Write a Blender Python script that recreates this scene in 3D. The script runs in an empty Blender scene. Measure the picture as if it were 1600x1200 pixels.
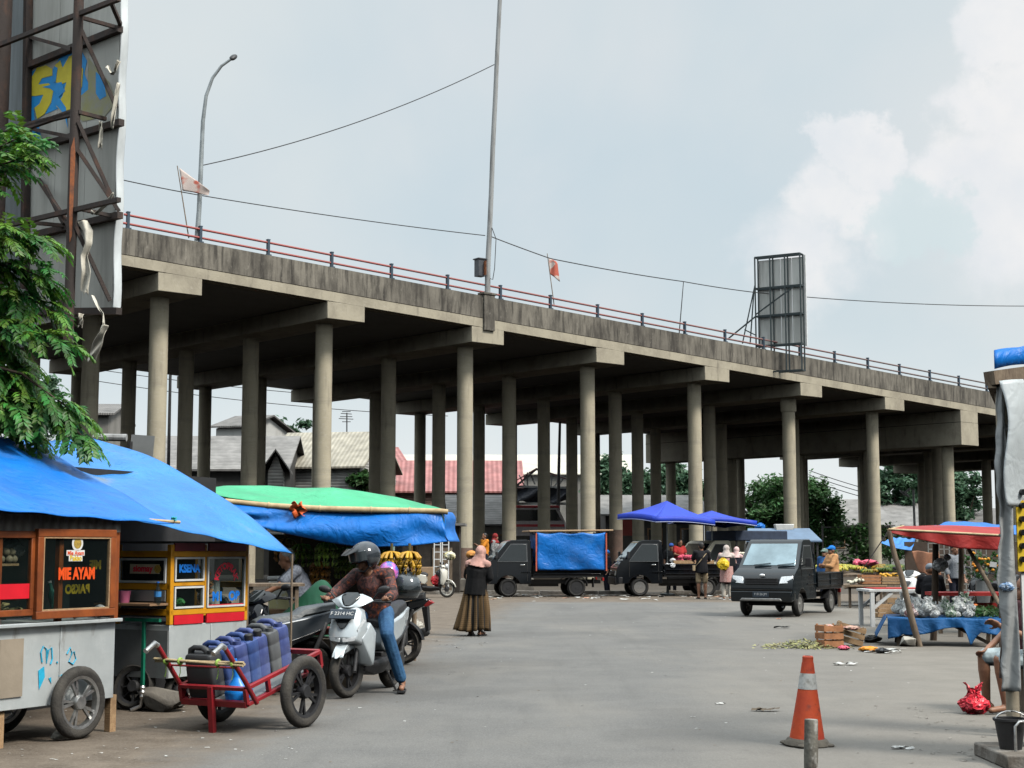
import bpy, bmesh, math, random
from mathutils import Vector, Matrix, Euler
R = math.radians
random.seed(7)
SC = bpy.context.scene
COL = SC.collection
F = 2400.0
PITCH = math.atan(258.0 / F)
CAM = Vector((0, 0, 1.5))
cp, sp = math.cos(PITCH), math.sin(PITCH)
def ray(px, py):
 u = (px - 800) / F
 v = (600 - py) / F
 return Vector((u, cp - v * sp, sp + v * cp))
def W(px, py, Y):
 d = ray(px, py)
 return CAM + d * (Y / d.y)
def G(px, py, z=0.0):
 d = ray(px, py)
 return CAM + d * ((z - 1.5) / d.z)
class MB:
 def __init__(self):
  self.v = []
  self.f = []
  self.m = []
 def add(self, vs, fs, mi=0):
  o = len(self.v)
  self.v += [tuple(p) for p in vs]
  for f in fs:
   self.f.append(tuple(o + i for i in f))
   self.m.append(mi)
  return self
 def box(self, c, s, rot=None, mi=0, top=(1, 1)):
  c = Vector(c)
  hx, hy, hz = s[0] / 2, s[1] / 2, s[2] / 2
  vs = []
  for z, k in ((-hz, (1, 1)), (hz, top)):
   for x, y in ((-hx, -hy), (hx, -hy), (hx, hy), (-hx, hy)):
    vs.append(Vector((x * k[0], y * k[1], z)))
  if rot is not None:
   mt = rot if isinstance(rot, Matrix) else Euler(rot).to_matrix()
   vs = [mt @ p for p in vs]
  vs = [p + c for p in vs]
  return self.add(vs, [(0, 3, 2, 1), (4, 5, 6, 7), (0, 1, 5, 4), (1, 2, 6, 5), (2, 3, 7, 6), (3, 0, 4, 7)], mi)
 def bar(self, p0, p1, w, h=None, mi=0):
  p0, p1 = Vector(p0), Vector(p1)
  h = h or w
  d = p1 - p0
  L = d.length
  if L < 1e-6:
   return self
  q = d.to_track_quat('X', 'Z').to_matrix()
  return self.box((p0 + p1) / 2, (L, w, h), q, mi)
 def tube(self, pts, r, n=8, mi=0, cap=True):
  pts = [Vector(p) for p in pts]
  rs = r if isinstance(r, (list, tuple)) else [r] * len(pts)
  rings = []
  up = None
  for i, p in enumerate(pts):
   t = (pts[min(i + 1, len(pts) - 1)] - pts[max(i - 1, 0)])
   if t.length < 1e-9:
    t = Vector((0, 0, 1))
   t.normalize()
   if up is None:
    up = Vector((0, 0, 1)) if abs(t.z) < .9 else Vector((1, 0, 0))
   a = t.cross(up)
   if a.length < 1e-6:
    a = t.cross(Vector((0, 1, 0)))
   a.normalize()
   b = t.cross(a).normalized()
   up = -b if False else up
   rings.append([p + (a * math.cos(2 * math.pi * k / n) + b * math.sin(2 * math.pi * k / n)) * rs[i] for k in range(n)])
  vs = [q for rg in rings for q in rg]
  fs = []
  for i in range(len(rings) - 1):
   for k in range(n):
    k2 = (k + 1) % n
    fs.append((i * n + k, i * n + k2, (i + 1) * n + k2, (i + 1) * n + k))
  if cap:
   fs.append(tuple(range(n))[::-1])
   fs.append(tuple((len(rings) - 1) * n + k for k in range(n)))
  return self.add(vs, fs, mi)
 def lathe(self, prof, n=20, c=(0, 0, 0), rot=None, mi=0, closed=False):
  c = Vector(c)
  mt = None
  if rot is not None:
   mt = rot if isinstance(rot, Matrix) else Euler(rot).to_matrix()
  vs = []
  for r, z in prof:
   for k in range(n):
    a = 2 * math.pi * k / n
    p = Vector((r * math.cos(a), r * math.sin(a), z))
    vs.append((mt @ p if mt else p) + c)
  fs = []
  m = len(prof)
  for i in range(m if closed else m - 1):
   j = (i + 1) % m
   for k in range(n):
    k2 = (k + 1) % n
    fs.append((i * n + k, i * n + k2, j * n + k2, j * n + k))
  if not closed:
   if prof[0][0] > 1e-5:
    fs.append(tuple(range(n))[::-1])
   if prof[-1][0] > 1e-5:
    fs.append(tuple((m - 1) * n + k for k in range(n)))
  return self.add(vs, fs, mi)
 def prism(self, poly, a, b, axis='x', mi=0, wfn=None):
  """poly: 2D points extruded along axis between a and b. wfn scales the half width at (p,q)."""
  n = len(poly)
  vs = []
  for t in (a, b):
   for (p, q) in poly:
    tt = t * (wfn(p, q) if wfn else 1)
    vs.append({'x': (tt, p, q), 'y': (p, tt, q), 'z': (p, q, tt)}[axis])
  fs = [tuple(range(n))[::-1], tuple(range(n, 2 * n))]
  for i in range(n):
   j = (i + 1) % n
   fs.append((i, j, n + j, n + i))
  return self.add(vs, fs, mi)
 def ell(self, c, r, rot=None, nu=14, nv=9, mi=0):
  c = Vector(c)
  if not isinstance(r, (tuple, list)):
   r = (r, r, r)
  mt = None
  if rot is not None:
   mt = rot if isinstance(rot, Matrix) else Euler(rot).to_matrix()
  vs = []
  for j in range(nv + 1):
   th = math.pi * j / nv
   for i in range(nu):
    a = 2 * math.pi * i / nu
    p = Vector((r[0] * math.sin(th) * math.cos(a), r[1] * math.sin(th) * math.sin(a), r[2] * math.cos(th)))
    vs.append((mt @ p if mt else p) + c)
  fs = []
  for j in range(nv):
   for i in range(nu):
    i2 = (i + 1) % nu
    if j == 0:
     fs.append((i, nu + i, nu + i2))
    elif j == nv - 1:
     fs.append((j * nu + i, (j + 1) * nu + i, j * nu + i2))
    else:
     fs.append((j * nu + i, (j + 1) * nu + i, (j + 1) * nu + i2, j * nu + i2))
  return self.add(vs, fs, mi)
 def caps(self, p0, p1, r0, r1, n=10):
  p0, p1 = Vector(p0), Vector(p1)
  self.tube([p0, p1], [r0, r1], n)
  self.ell(p0, r0, nu=n, nv=6)
  self.ell(p1, r1, nu=n, nv=6)
  return self
 def hull(self, pts, mirror=True, mi=0):
  P = [Vector(p) for p in pts]
  if mirror:
   P += [Vector((-p.x, p.y, p.z)) for p in P if abs(p.x) > 1e-6]
  bm = bmesh.new()
  for p in P:
   bm.verts.new(p)
  bmesh.ops.convex_hull(bm, input=bm.verts)
  loose = [v for v in bm.verts if not v.link_faces]
  bmesh.ops.delete(bm, geom=loose, context='VERTS')
  bmesh.ops.dissolve_limit(bm, angle_limit=R(3), verts=bm.verts, edges=bm.edges)
  bm.verts.index_update()
  vs = [v.co.copy() for v in bm.verts]
  fs = [tuple(v.index for v in f.verts) for f in bm.faces]
  bm.free()
  return self.add(vs, fs, mi)
 def grid(self, fn, nu, nv, mi=0):
  vs = [fn(i / nu, j / nv) for j in range(nv + 1) for i in range(nu + 1)]
  fs = []
  for j in range(nv):
   for i in range(nu):
    a = j * (nu + 1) + i
    fs.append((a, a + 1, a + nu + 2, a + nu + 1))
  return self.add(vs, fs, mi)
 def loft(self, secs, mi=0, cap=True):
  n = len(secs[0])
  vs = [p for s in secs for p in s]
  fs = []
  for i in range(len(secs) - 1):
   for k in range(n):
    k2 = (k + 1) % n
    fs.append((i * n + k, i * n + k2, (i + 1) * n + k2, (i + 1) * n + k))
  if cap:
   fs.append(tuple(range(n))[::-1])
   fs.append(tuple((len(secs) - 1) * n + k for k in range(n)))
  return self.add(vs, fs, mi)
 def mesh(self, name):
  me = bpy.data.meshes.new(name)
  me.from_pydata(self.v, [], self.f)
  me.polygons.foreach_set('material_index', self.m)
  bm = bmesh.new()
  bm.from_mesh(me)
  bmesh.ops.recalc_face_normals(bm, faces=bm.faces)
  bm.to_mesh(me)
  bm.free()
  me.update()
  return me
 def build(self, name, mats, parent=None, smooth=None, bevel=0, solid=0, sub=0, seg=2):
  me = self.mesh(name)
  for m in (mats if isinstance(mats, (list, tuple)) else [mats]):
   me.materials.append(m)
  o = bpy.data.objects.new(name, me)
  COL.objects.link(o)
  if parent is not None:
   o.parent = parent
  if solid:
   md = o.modifiers.new('solid', 'SOLIDIFY')
   md.thickness = solid
   md.offset = 0
  if bevel:
   md = o.modifiers.new('bevel', 'BEVEL')
   md.width = bevel
   md.segments = seg
   md.limit_method = 'ANGLE'
   md.angle_limit = R(30)
   smooth = smooth or 40
  if sub:
   md = o.modifiers.new('sub', 'SUBSURF')
   md.levels = sub
   md.render_levels = sub
  if smooth:
   me.shade_smooth()
   if smooth < 180:
    me.set_sharp_from_angle(angle=R(smooth))
  return o
def remeshed(mb, name, mats, parent, voxel=.01, iters=3):
 """One continuous surface out of overlapping limbs."""
 me = mb.mesh('tmp')
 t = bpy.data.objects.new('tmp', me)
 COL.objects.link(t)
 md = t.modifiers.new('r', 'REMESH')
 md.mode = 'VOXEL'
 md.voxel_size = voxel
 md = t.modifiers.new('s', 'SMOOTH')
 md.factor = .5
 md.iterations = iters
 dg = bpy.context.evaluated_depsgraph_get()
 m2 = bpy.data.meshes.new_from_object(t.evaluated_get(dg))
 bpy.data.objects.remove(t)
 bpy.data.meshes.remove(me)
 m2.name = name
 m2.materials.clear()
 m2.materials.append(mats)
 m2.shade_smooth()
 o = bpy.data.objects.new(name, m2)
 COL.objects.link(o)
 o.parent = parent
 return o
def tag(o, label=None, cat=None, group=None, kind=None):
 if label:
  o['label'] = label
 if cat:
  o['category'] = cat
 if group:
  o['group'] = group
 if kind:
  o['kind'] = kind
 return o
def thing(name, label, cat, loc=(0, 0, 0), rz=0, group=None, rot=None):
 o = bpy.data.objects.new(name, None)
 o.empty_display_size = .1
 COL.objects.link(o)
 o.location = loc
 o.rotation_euler = rot if rot else (0, 0, rz)
 return tag(o, label, cat, group)
def struct(o):
 o['kind'] = 'structure'
 return o
def kids(o):
 return [c for c in COL.objects if c.parent is o]
def dup(o, loc=None, rz=None, label=None, parent=None, allk=None):
 allk = allk if allk is not None else list(COL.objects)
 c = o.copy()
 COL.objects.link(c)
 if parent is not None:
  c.parent = parent
 if loc is not None:
  c.location = loc
 if rz is not None:
  c.rotation_euler.z = rz
 if label:
  c['label'] = label
 for ch in [k for k in allk if k.parent is o]:
  dup(ch, parent=c, allk=allk)
 return c
def text(body, name, mat, parent, size, loc, rot, extrude=.002, bold=.0, align='CENTER', sx=1.0, arc=None):
 cu = bpy.data.curves.new(name, 'FONT')
 cu.body = body
 cu.size = size
 cu.extrude = extrude
 cu.offset = bold
 cu.align_x = align
 cu.align_y = 'CENTER'
 cu.materials.append(mat)
 o = bpy.data.objects.new(name, cu)
 COL.objects.link(o)
 dg = bpy.context.evaluated_depsgraph_get()
 me = bpy.data.meshes.new_from_object(o.evaluated_get(dg))
 bpy.data.objects.remove(o)
 bpy.data.curves.remove(cu)
 if arc:
  for v in me.vertices:
   a = v.co.x / arc
   rr = arc + v.co.y
   v.co.x = rr * math.sin(a)
   v.co.y = rr * math.cos(a) - arc
 o = bpy.data.objects.new(name, me)
 COL.objects.link(o)
 o.parent = parent
 o.location = loc
 o.rotation_euler = rot
 o.scale = (sx, 1, 1)
 return o
MATS = {}
def nd(nt, typ, **kw):
 n = nt.nodes.new(typ)
 for k, v in kw.items():
  if isinstance(k, str) and hasattr(n, k):
   setattr(n, k, v)
 return n
def mat(name, col, rough=.6, metal=0.0, var=.25, scale=6.0, bump=.15, bscale=None, col2=None, stretch=(1, 1, 1), spec=.5, lo=.35, hi=.65,
  trans=0.0, alpha=1.0, coat=0.0, detail=6, island=0.0, thin=0.0):
 if name in MATS:
  return MATS[name]
 m = bpy.data.materials.new(name)
 m.use_nodes = True
 nt = m.node_tree
 b = nt.nodes['Principled BSDF']
 L = nt.links.new
 tc = nd(nt, 'ShaderNodeTexCoord')
 mp = nd(nt, 'ShaderNodeMapping')
 mp.inputs['Scale'].default_value = stretch
 L(tc.outputs['Object'], mp.inputs['Vector'])
 nz = nd(nt, 'ShaderNodeTexNoise')
 nz.inputs['Scale'].default_value = scale
 nz.inputs['Detail'].default_value = detail
 nz.inputs['Roughness'].default_value = .65
 L(mp.outputs['Vector'], nz.inputs['Vector'])
 cr = nd(nt, 'ShaderNodeValToRGB')
 c2 = col2 if col2 else tuple(c * (1 - var) for c in col)
 cr.color_ramp.elements[0].position = lo
 cr.color_ramp.elements[1].position = hi
 cr.color_ramp.elements[0].color = (*c2, 1)
 cr.color_ramp.elements[1].color = (*(col if col2 else tuple(min(1, c * (1 + var * .6)) for c in col)), 1)
 L(nz.outputs['Fac'], cr.inputs['Fac'])
 out = cr.outputs['Color']
 if island:
  ge = nd(nt, 'ShaderNodeNewGeometry')
  hs = nd(nt, 'ShaderNodeHueSaturation')
  mr = nd(nt, 'ShaderNodeMapRange')
  mr.inputs['To Min'].default_value = 1 - island
  mr.inputs['To Max'].default_value = 1 + island
  L(ge.outputs['Random Per Island'], mr.inputs['Value'])
  L(mr.outputs['Result'], hs.inputs['Value'])
  mr2 = nd(nt, 'ShaderNodeMapRange')
  mr2.inputs['To Min'].default_value = .5 - island * .06
  mr2.inputs['To Max'].default_value = .5 + island * .05
  L(ge.outputs['Random Per Island'], mr2.inputs['Value'])
  L(mr2.outputs['Result'], hs.inputs['Hue'])
  L(out, hs.inputs['Color'])
  out = hs.outputs['Color']
 L(out, b.inputs['Base Color'])
 b.inputs['Roughness'].default_value = rough
 b.inputs['Metallic'].default_value = metal
 b.inputs['Specular IOR Level'].default_value = spec
 b.inputs['Coat Weight'].default_value = coat
 b.inputs['Coat Roughness'].default_value = .08
 if trans:
  b.inputs['Transmission Weight'].default_value = trans
 b.inputs['Alpha'].default_value = alpha
 if bump:
  n2 = nd(nt, 'ShaderNodeTexNoise')
  n2.inputs['Scale'].default_value = bscale or scale * 5
  n2.inputs['Detail'].default_value = 4
  L(mp.outputs['Vector'], n2.inputs['Vector'])
  bp = nd(nt, 'ShaderNodeBump')
  bp.inputs['Strength'].default_value = bump
  bp.inputs['Distance'].default_value = .02
  L(n2.outputs['Fac'], bp.inputs['Height'])
  L(bp.outputs['Normal'], b.inputs['Normal'])
 if thin:
  tr = nd(nt, 'ShaderNodeBsdfTranslucent')
  L(out, tr.inputs['Color'])
  ms = nd(nt, 'ShaderNodeMixShader')
  ms.inputs['Fac'].default_value = thin
  L(b.outputs['BSDF'], ms.inputs[1])
  L(tr.outputs['BSDF'], ms.inputs[2])
  L(ms.outputs['Shader'], nt.nodes['Material Output'].inputs['Surface'])
 MATS[name] = m
 return m
def layered(name, base, layers, rough=.8, bump=.3, bscale=30, metal=0, spec=.4, bstretch=(1, 1, 1)):
 """base colour, then layers (colour, scale, stretch, lo, hi, strength) mixed on by noise: stains, wear, dust."""
 if name in MATS:
  return MATS[name]
 m = bpy.data.materials.new(name)
 m.use_nodes = True
 nt = m.node_tree
 b = nt.nodes['Principled BSDF']
 L = nt.links.new
 tc = nd(nt, 'ShaderNodeTexCoord')
 cur = None
 for k, (c, s, st, lo, hi, w) in enumerate(layers):
  mp = nd(nt, 'ShaderNodeMapping')
  mp.inputs['Scale'].default_value = st
  mp.inputs['Location'].default_value = (k * 3.7, k * 1.3, k * 2.1)
  L(tc.outputs['Object'], mp.inputs['Vector'])
  nz = nd(nt, 'ShaderNodeTexNoise')
  nz.inputs['Scale'].default_value = s
  nz.inputs['Detail'].default_value = 7
  nz.inputs['Roughness'].default_value = .62
  L(mp.outputs['Vector'], nz.inputs['Vector'])
  mr = nd(nt, 'ShaderNodeMapRange')
  mr.inputs['From Min'].default_value = lo
  mr.inputs['From Max'].default_value = hi
  mr.inputs['To Max'].default_value = w
  L(nz.outputs['Fac'], mr.inputs['Value'])
  mx = nd(nt, 'ShaderNodeMix', data_type='RGBA')
  L(mr.outputs['Result'], mx.inputs['Factor'])
  if cur is None:
   mx.inputs['A'].default_value = (*base, 1)
  else:
   L(cur, mx.inputs['A'])
  mx.inputs['B'].default_value = (*c, 1)
  cur = mx.outputs['Result']
 L(cur, b.inputs['Base Color'])
 b.inputs['Roughness'].default_value = rough
 b.inputs['Metallic'].default_value = metal
 b.inputs['Specular IOR Level'].default_value = spec
 mp = nd(nt, 'ShaderNodeMapping')
 mp.inputs['Scale'].default_value = bstretch
 L(tc.outputs['Object'], mp.inputs['Vector'])
 n2 = nd(nt, 'ShaderNodeTexNoise')
 n2.inputs['Scale'].default_value = bscale
 n2.inputs['Detail'].default_value = 5
 L(mp.outputs['Vector'], n2.inputs['Vector'])
 bp = nd(nt, 'ShaderNodeBump')
 bp.inputs['Strength'].default_value = bump
 bp.inputs['Distance'].default_value = .02
 L(n2.outputs['Fac'], bp.inputs['Height'])
 L(bp.outputs['Normal'], b.inputs['Normal'])
 MATS[name] = m
 return m
def banded(name, c1, c2, scale, axis='X', rough=.6, noise=.3, bump=.5, metal=0, sharp=None, prof='SIN'):
 """corrugation, planks or stripes along an axis"""
 if name in MATS:
  return MATS[name]
 m = bpy.data.materials.new(name)
 m.use_nodes = True
 nt = m.node_tree
 b = nt.nodes['Principled BSDF']
 L = nt.links.new
 tc = nd(nt, 'ShaderNodeTexCoord')
 wv = nd(nt, 'ShaderNodeTexWave', wave_type='BANDS', bands_direction=axis, wave_profile=prof)
 wv.inputs['Scale'].default_value = scale
 wv.inputs['Distortion'].default_value = noise
 wv.inputs['Detail'].default_value = 3
 L(tc.outputs['Object'], wv.inputs['Vector'])
 cr = nd(nt, 'ShaderNodeValToRGB')
 if sharp:
  cr.color_ramp.elements[0].position = sharp[0]
  cr.color_ramp.elements[1].position = sharp[1]
 cr.color_ramp.elements[0].color = (*c1, 1)
 cr.color_ramp.elements[1].color = (*c2, 1)
 L(wv.outputs['Fac'], cr.inputs['Fac'])
 nz = nd(nt, 'ShaderNodeTexNoise')
 nz.inputs['Scale'].default_value = 1.3
 nz.inputs['Detail'].default_value = 8
 L(tc.outputs['Object'], nz.inputs['Vector'])
 mr = nd(nt, 'ShaderNodeMapRange')
 mr.inputs['From Min'].default_value = .3
 mr.inputs['From Max'].default_value = .7
 mr.inputs['To Min'].default_value = .65
 mr.inputs['To Max'].default_value = 1.15
 L(nz.outputs['Fac'], mr.inputs['Value'])
 mx = nd(nt, 'ShaderNodeVectorMath', operation='SCALE')
 L(cr.outputs['Color'], mx.inputs[0])
 L(mr.outputs['Result'], mx.inputs['Scale'])
 L(mx.outputs['Vector'], b.inputs['Base Color'])
 b.inputs['Roughness'].default_value = rough
 b.inputs['Metallic'].default_value = metal
 bp = nd(nt, 'ShaderNodeBump')
 bp.inputs['Strength'].default_value = bump
 bp.inputs['Distance'].default_value = .03
 L(wv.outputs['Fac'], bp.inputs['Height'])
 L(bp.outputs['Normal'], b.inputs['Normal'])
 MATS[name] = m
 return m
def tarp(name, col, dark=.7, rough=.42, cr=5.0, strength=.36, fade=None, trans=.18):
 """woven plastic sheet: crinkles, worn pale patches, a little light coming through"""
 if name in MATS:
  return MATS[name]
 m = bpy.data.materials.new(name)
 m.use_nodes = True
 nt = m.node_tree
 b = nt.nodes['Principled BSDF']
 L = nt.links.new
 tc = nd(nt, 'ShaderNodeTexCoord')
 nz = nd(nt, 'ShaderNodeTexNoise')
 nz.inputs['Scale'].default_value = 1.6
 nz.inputs['Detail'].default_value = 8
 L(tc.outputs['Object'], nz.inputs['Vector'])
 rp = nd(nt, 'ShaderNodeValToRGB')
 rp.color_ramp.elements[0].position = .3
 rp.color_ramp.elements[0].color = (*(c * dark for c in col), 1)
 rp.color_ramp.elements[1].position = .62
 rp.color_ramp.elements[1].color = (*col, 1)
 if fade:
  e = rp.color_ramp.elements.new(.8)
  e.color = (*fade, 1)
 L(nz.outputs['Fac'], rp.inputs['Fac'])
 n4 = nd(nt, 'ShaderNodeTexNoise')
 n4.inputs['Scale'].default_value = .9
 n4.inputs['Detail'].default_value = 9
 n4.inputs['Roughness'].default_value = .7
 n4.inputs['Distortion'].default_value = .8
 L(tc.outputs['Object'], n4.inputs['Vector'])
 m4 = nd(nt, 'ShaderNodeMapRange')
 m4.inputs['From Min'].default_value = .52
 m4.inputs['From Max'].default_value = .74
 m4.inputs['To Max'].default_value = .5
 L(n4.outputs['Fac'], m4.inputs['Value'])
 x4 = nd(nt, 'ShaderNodeMix', data_type='RGBA')
 L(m4.outputs['Result'], x4.inputs['Factor'])
 L(rp.outputs['Color'], x4.inputs['A'])
 x4.inputs['B'].default_value = (*(c * .55 + .1 for c in col), 1)
 L(x4.outputs['Result'], b.inputs['Base Color'])
 b.inputs['Roughness'].default_value = rough
 v1 = nd(nt, 'ShaderNodeTexVoronoi', feature='DISTANCE_TO_EDGE')
 v1.inputs['Scale'].default_value = cr
 n3 = nd(nt, 'ShaderNodeTexNoise')
 n3.inputs['Scale'].default_value = cr * .8
 n3.inputs['Detail'].default_value = 5
 n3.inputs['Distortion'].default_value = 1.6
 L(tc.outputs['Object'], n3.inputs['Vector'])
 ad = nd(nt, 'ShaderNodeVectorMath', operation='ADD')
 L(tc.outputs['Object'], ad.inputs[0])
 sc = nd(nt, 'ShaderNodeVectorMath', operation='SCALE')
 sc.inputs['Scale'].default_value = .25
 L(n3.outputs['Color'], sc.inputs[0])
 L(sc.outputs['Vector'], ad.inputs[1])
 L(ad.outputs['Vector'], v1.inputs['Vector'])
 mt = nd(nt, 'ShaderNodeMath', operation='MULTIPLY_ADD')
 L(v1.outputs['Distance'], mt.inputs[0])
 mt.inputs[1].default_value = .8
 L(n3.outputs['Fac'], mt.inputs[2])
 bp = nd(nt, 'ShaderNodeBump')
 bp.inputs['Strength'].default_value = strength
 bp.inputs['Distance'].default_value = .06
 L(mt.outputs['Value'], bp.inputs['Height'])
 L(bp.outputs['Normal'], b.inputs['Normal'])
 if trans:
  tr = nd(nt, 'ShaderNodeBsdfTranslucent')
  L(rp.outputs['Color'], tr.inputs['Color'])
  ms = nd(nt, 'ShaderNodeMixShader')
  ms.inputs['Fac'].default_value = trans
  out = nt.nodes['Material Output']
  L(b.outputs['BSDF'], ms.inputs[1])
  L(tr.outputs['BSDF'], ms.inputs[2])
  L(ms.outputs['Shader'], out.inputs['Surface'])
 MATS[name] = m
 return m
def glass(name, tint=(.75, .85, .83), mixf=.75, rough=.03):
 """thin pane: mostly see-through, with real reflections"""
 if name in MATS:
  return MATS[name]
 m = bpy.data.materials.new(name)
 m.use_nodes = True
 nt = m.node_tree
 b = nt.nodes['Principled BSDF']
 b.inputs['Base Color'].default_value = (.02, .03, .03, 1)
 b.inputs['Roughness'].default_value = rough
 tr = nd(nt, 'ShaderNodeBsdfTransparent')
 tr.inputs['Color'].default_value = (*tint, 1)
 ms = nd(nt, 'ShaderNodeMixShader')
 ms.inputs['Fac'].default_value = mixf
 nt.links.new(b.outputs['BSDF'], ms.inputs[1])
 nt.links.new(tr.outputs['BSDF'], ms.inputs[2])
 nt.links.new(ms.outputs['Shader'], nt.nodes['Material Output'].inputs['Surface'])
 MATS[name] = m
 return m
m_black = mat('black_paint', (.012, .013, .015), .25, var=.3, scale=3, bump=.02, coat=.2)
m_blackdull = mat('black_plastic', (.018, .018, .02), .55, var=.3, scale=20)
m_rubber = mat('tyre_rubber', (.028, .027, .026), .85, var=.4, scale=12, bump=.3, bscale=60)
m_rubberdust = mat('dusty_tyre', (.075, .068, .058), .9, col2=(.028, .026, .024), scale=7, bump=.3, bscale=60)
m_steel = mat('worn_steel', (.45, .45, .44), .35, .85, var=.3, scale=14)
m_darksteel = mat('dark_steel', (.06, .06, .062), .5, .5, var=.4, scale=10)
m_glassdark = mat('dark_glass', (.015, .02, .022), .06, var=.1, scale=2, bump=0, spec=.7)
m_windscreen = mat('sky_toned_windscreen', (.25, .34, .38), .08, .42, var=.25, scale=1.6, bump=0, spec=.6)  # pale blue base colour imitates the sky reflected in the glass
m_skin = mat('brown_skin', (.30, .145, .085), .5, var=.18, scale=20, bump=.05)
m_hair = mat('black_hair', (.012, .01, .009), .5, var=.3, scale=60)
m_eye = mat('eye', (.02, .015, .012), .2, var=.1, bump=0)
m_white = mat('white_paint', (.72, .73, .72), .4, var=.12, scale=5, bump=.05)
m_whiteplastic = mat('white_plastic', (.75, .76, .75), .4, var=.1, scale=9)
m_wood = mat('raw_wood', (.33, .2, .11), .8, col2=(.2, .115, .06), scale=4, stretch=(1, 1, 8), bump=.3)
m_woodpale = mat('pale_wood', (.5, .33, .18), .8, col2=(.35, .21, .11), scale=5, stretch=(4, 1, 4), bump=.3)
m_woodgrey = mat('grey_weathered_wood', (.26, .2, .14), .85, col2=(.12, .085, .06), scale=6, stretch=(2, 2, .5), bump=.4)
m_bamboo = mat('bamboo', (.6, .47, .27), .55, col2=(.42, .3, .16), scale=7, stretch=(1, 1, 1), bump=.1)
m_blue = tarp('blue_tarp', (.006, .225, .80), fade=(.06, .34, .86))
m_bluelight = tarp('faded_blue_tarp', (.04, .3, .84), fade=(.3, .36, .36), rough=.36)
m_green = tarp('green_tarp', (.07, .58, .28), fade=(.1, .7, .35))
m_red = mat('red_cloth', (.5, .035, .03), .7, var=.3, scale=4)
m_clearglass = glass('cart_glass', (.86, .9, .88), .88)
m_chrome = mat('chrome', (.7, .7, .7), .15, 1.0, var=.1, scale=10, bump=0)
m_lamp = mat('headlight_lens', (.75, .78, .8), .08, .25, var=.25, scale=30, bump=.1, spec=.8)
cam = bpy.data.cameras.new('camera')
co = bpy.data.objects.new('camera', cam)
COL.objects.link(co)
co.location = CAM
co.rotation_euler = (math.pi / 2 + PITCH, 0, 0)
cam.sensor_width = 36
cam.lens = 36 * F / 1600
cam.clip_end = 5000
cam.clip_start = .1
SC.camera = co
SUN_EL, SUN_AZ = R(48), R(124)      # azimuth measured from +Y clockwise: behind the camera, to the right
sun = bpy.data.lights.new('sun', 'SUN')
sun.energy = 3.0
sun.angle = R(14)
sun.color = (1, .95, .87)
so = bpy.data.objects.new('sun', sun)
COL.objects.link(so)
sd = Vector((math.sin(SUN_AZ) * math.cos(SUN_EL), math.cos(SUN_AZ) * math.cos(SUN_EL), math.sin(SUN_EL)))
so.rotation_euler = (-sd).to_track_quat('-Z', 'Y').to_euler()
wd = bpy.data.worlds.new('World')
SC.world = wd
wd.use_nodes = True
nt = wd.node_tree
L = nt.links.new
bg = nt.nodes['Background']
bg.inputs['Strength'].default_value = .1
sky = nd(nt, 'ShaderNodeTexSky', sky_type='NISHITA')
sky.sun_disc = False
sky.sun_elevation = SUN_EL
sky.sun_rotation = SUN_AZ
sky.air_density = 1.2
sky.dust_density = 3
tc = nd(nt, 'ShaderNodeTexCoord')
DIR = tc.outputs['Generated']
def noise(scale, detail=6, vec=None, rough=.55, dist=0.0):
 n = nd(nt, 'ShaderNodeTexNoise')
 n.inputs['Scale'].default_value = scale
 n.inputs['Detail'].default_value = detail
 n.inputs['Roughness'].default_value = rough
 n.inputs['Distortion'].default_value = dist
 L(vec or DIR, n.inputs['Vector'])
 return n
def mrange(src, a, b, c=0, d=1, smooth=True):
 n = nd(nt, 'ShaderNodeMapRange')
 n.interpolation_type = 'SMOOTHSTEP' if smooth else 'LINEAR'
 for k, v in (('From Min', a), ('From Max', b), ('To Min', c), ('To Max', d)):
  n.inputs[k].default_value = v
 L(src, n.inputs['Value'])
 return n.outputs['Result']
def mixc(fac, a, b):
 n = nd(nt, 'ShaderNodeMix', data_type='RGBA')
 if isinstance(fac, float):
  n.inputs['Factor'].default_value = fac
 else:
  L(fac, n.inputs['Factor'])
 for s, v in (('A', a), ('B', b)):
  if isinstance(v, tuple):
   n.inputs[s].default_value = (*v, 1)
  else:
   L(v, n.inputs[s])
 return n.outputs['Result']
def math2(op, a, b):
 n = nd(nt, 'ShaderNodeMath', operation=op)
 for i, v in enumerate((a, b)):
  if isinstance(v, (int, float)):
   n.inputs[i].default_value = v
  else:
   L(v, n.inputs[i])
 return n.outputs['Value']
veil = mixc(mrange(noise(2.2, 5).outputs['Fac'], .3, .7), (5.3, 6.2, 6.7), (6.6, 7.0, 7.0))
veil = mixc(mrange(noise(4.5, 6, dist=.4).outputs['Fac'], .45, .75, 0, .5), veil, (6.9, 7.0, 7.1))
c0 = mixc(.88, sky.outputs['Color'], veil)
wob = nd(nt, 'ShaderNodeVectorMath', operation='SCALE')
nw = noise(26, 7, rough=.6)
sub = nd(nt, 'ShaderNodeVectorMath', operation='SUBTRACT')
L(nw.outputs['Color'], sub.inputs[0])
sub.inputs[1].default_value = (.5, .5, .5)
L(sub.outputs['Vector'], wob.inputs[0])
wob.inputs['Scale'].default_value = .075
wa = nd(nt, 'ShaderNodeVectorMath', operation='ADD')
L(DIR, wa.inputs[0])
L(wob.outputs['Vector'], wa.inputs[1])
def blob(px, py, rpx, soft=.45):
 d = ray(px, py).normalized()
 n = nd(nt, 'ShaderNodeVectorMath', operation='DISTANCE')
 L(wa.outputs['Vector'], n.inputs[0])
 n.inputs[1].default_value = d
 return mrange(n.outputs['Value'], rpx / F * (1 - soft), rpx / F * (1.05 + soft * .6), 1, 0)
cl = None
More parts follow.
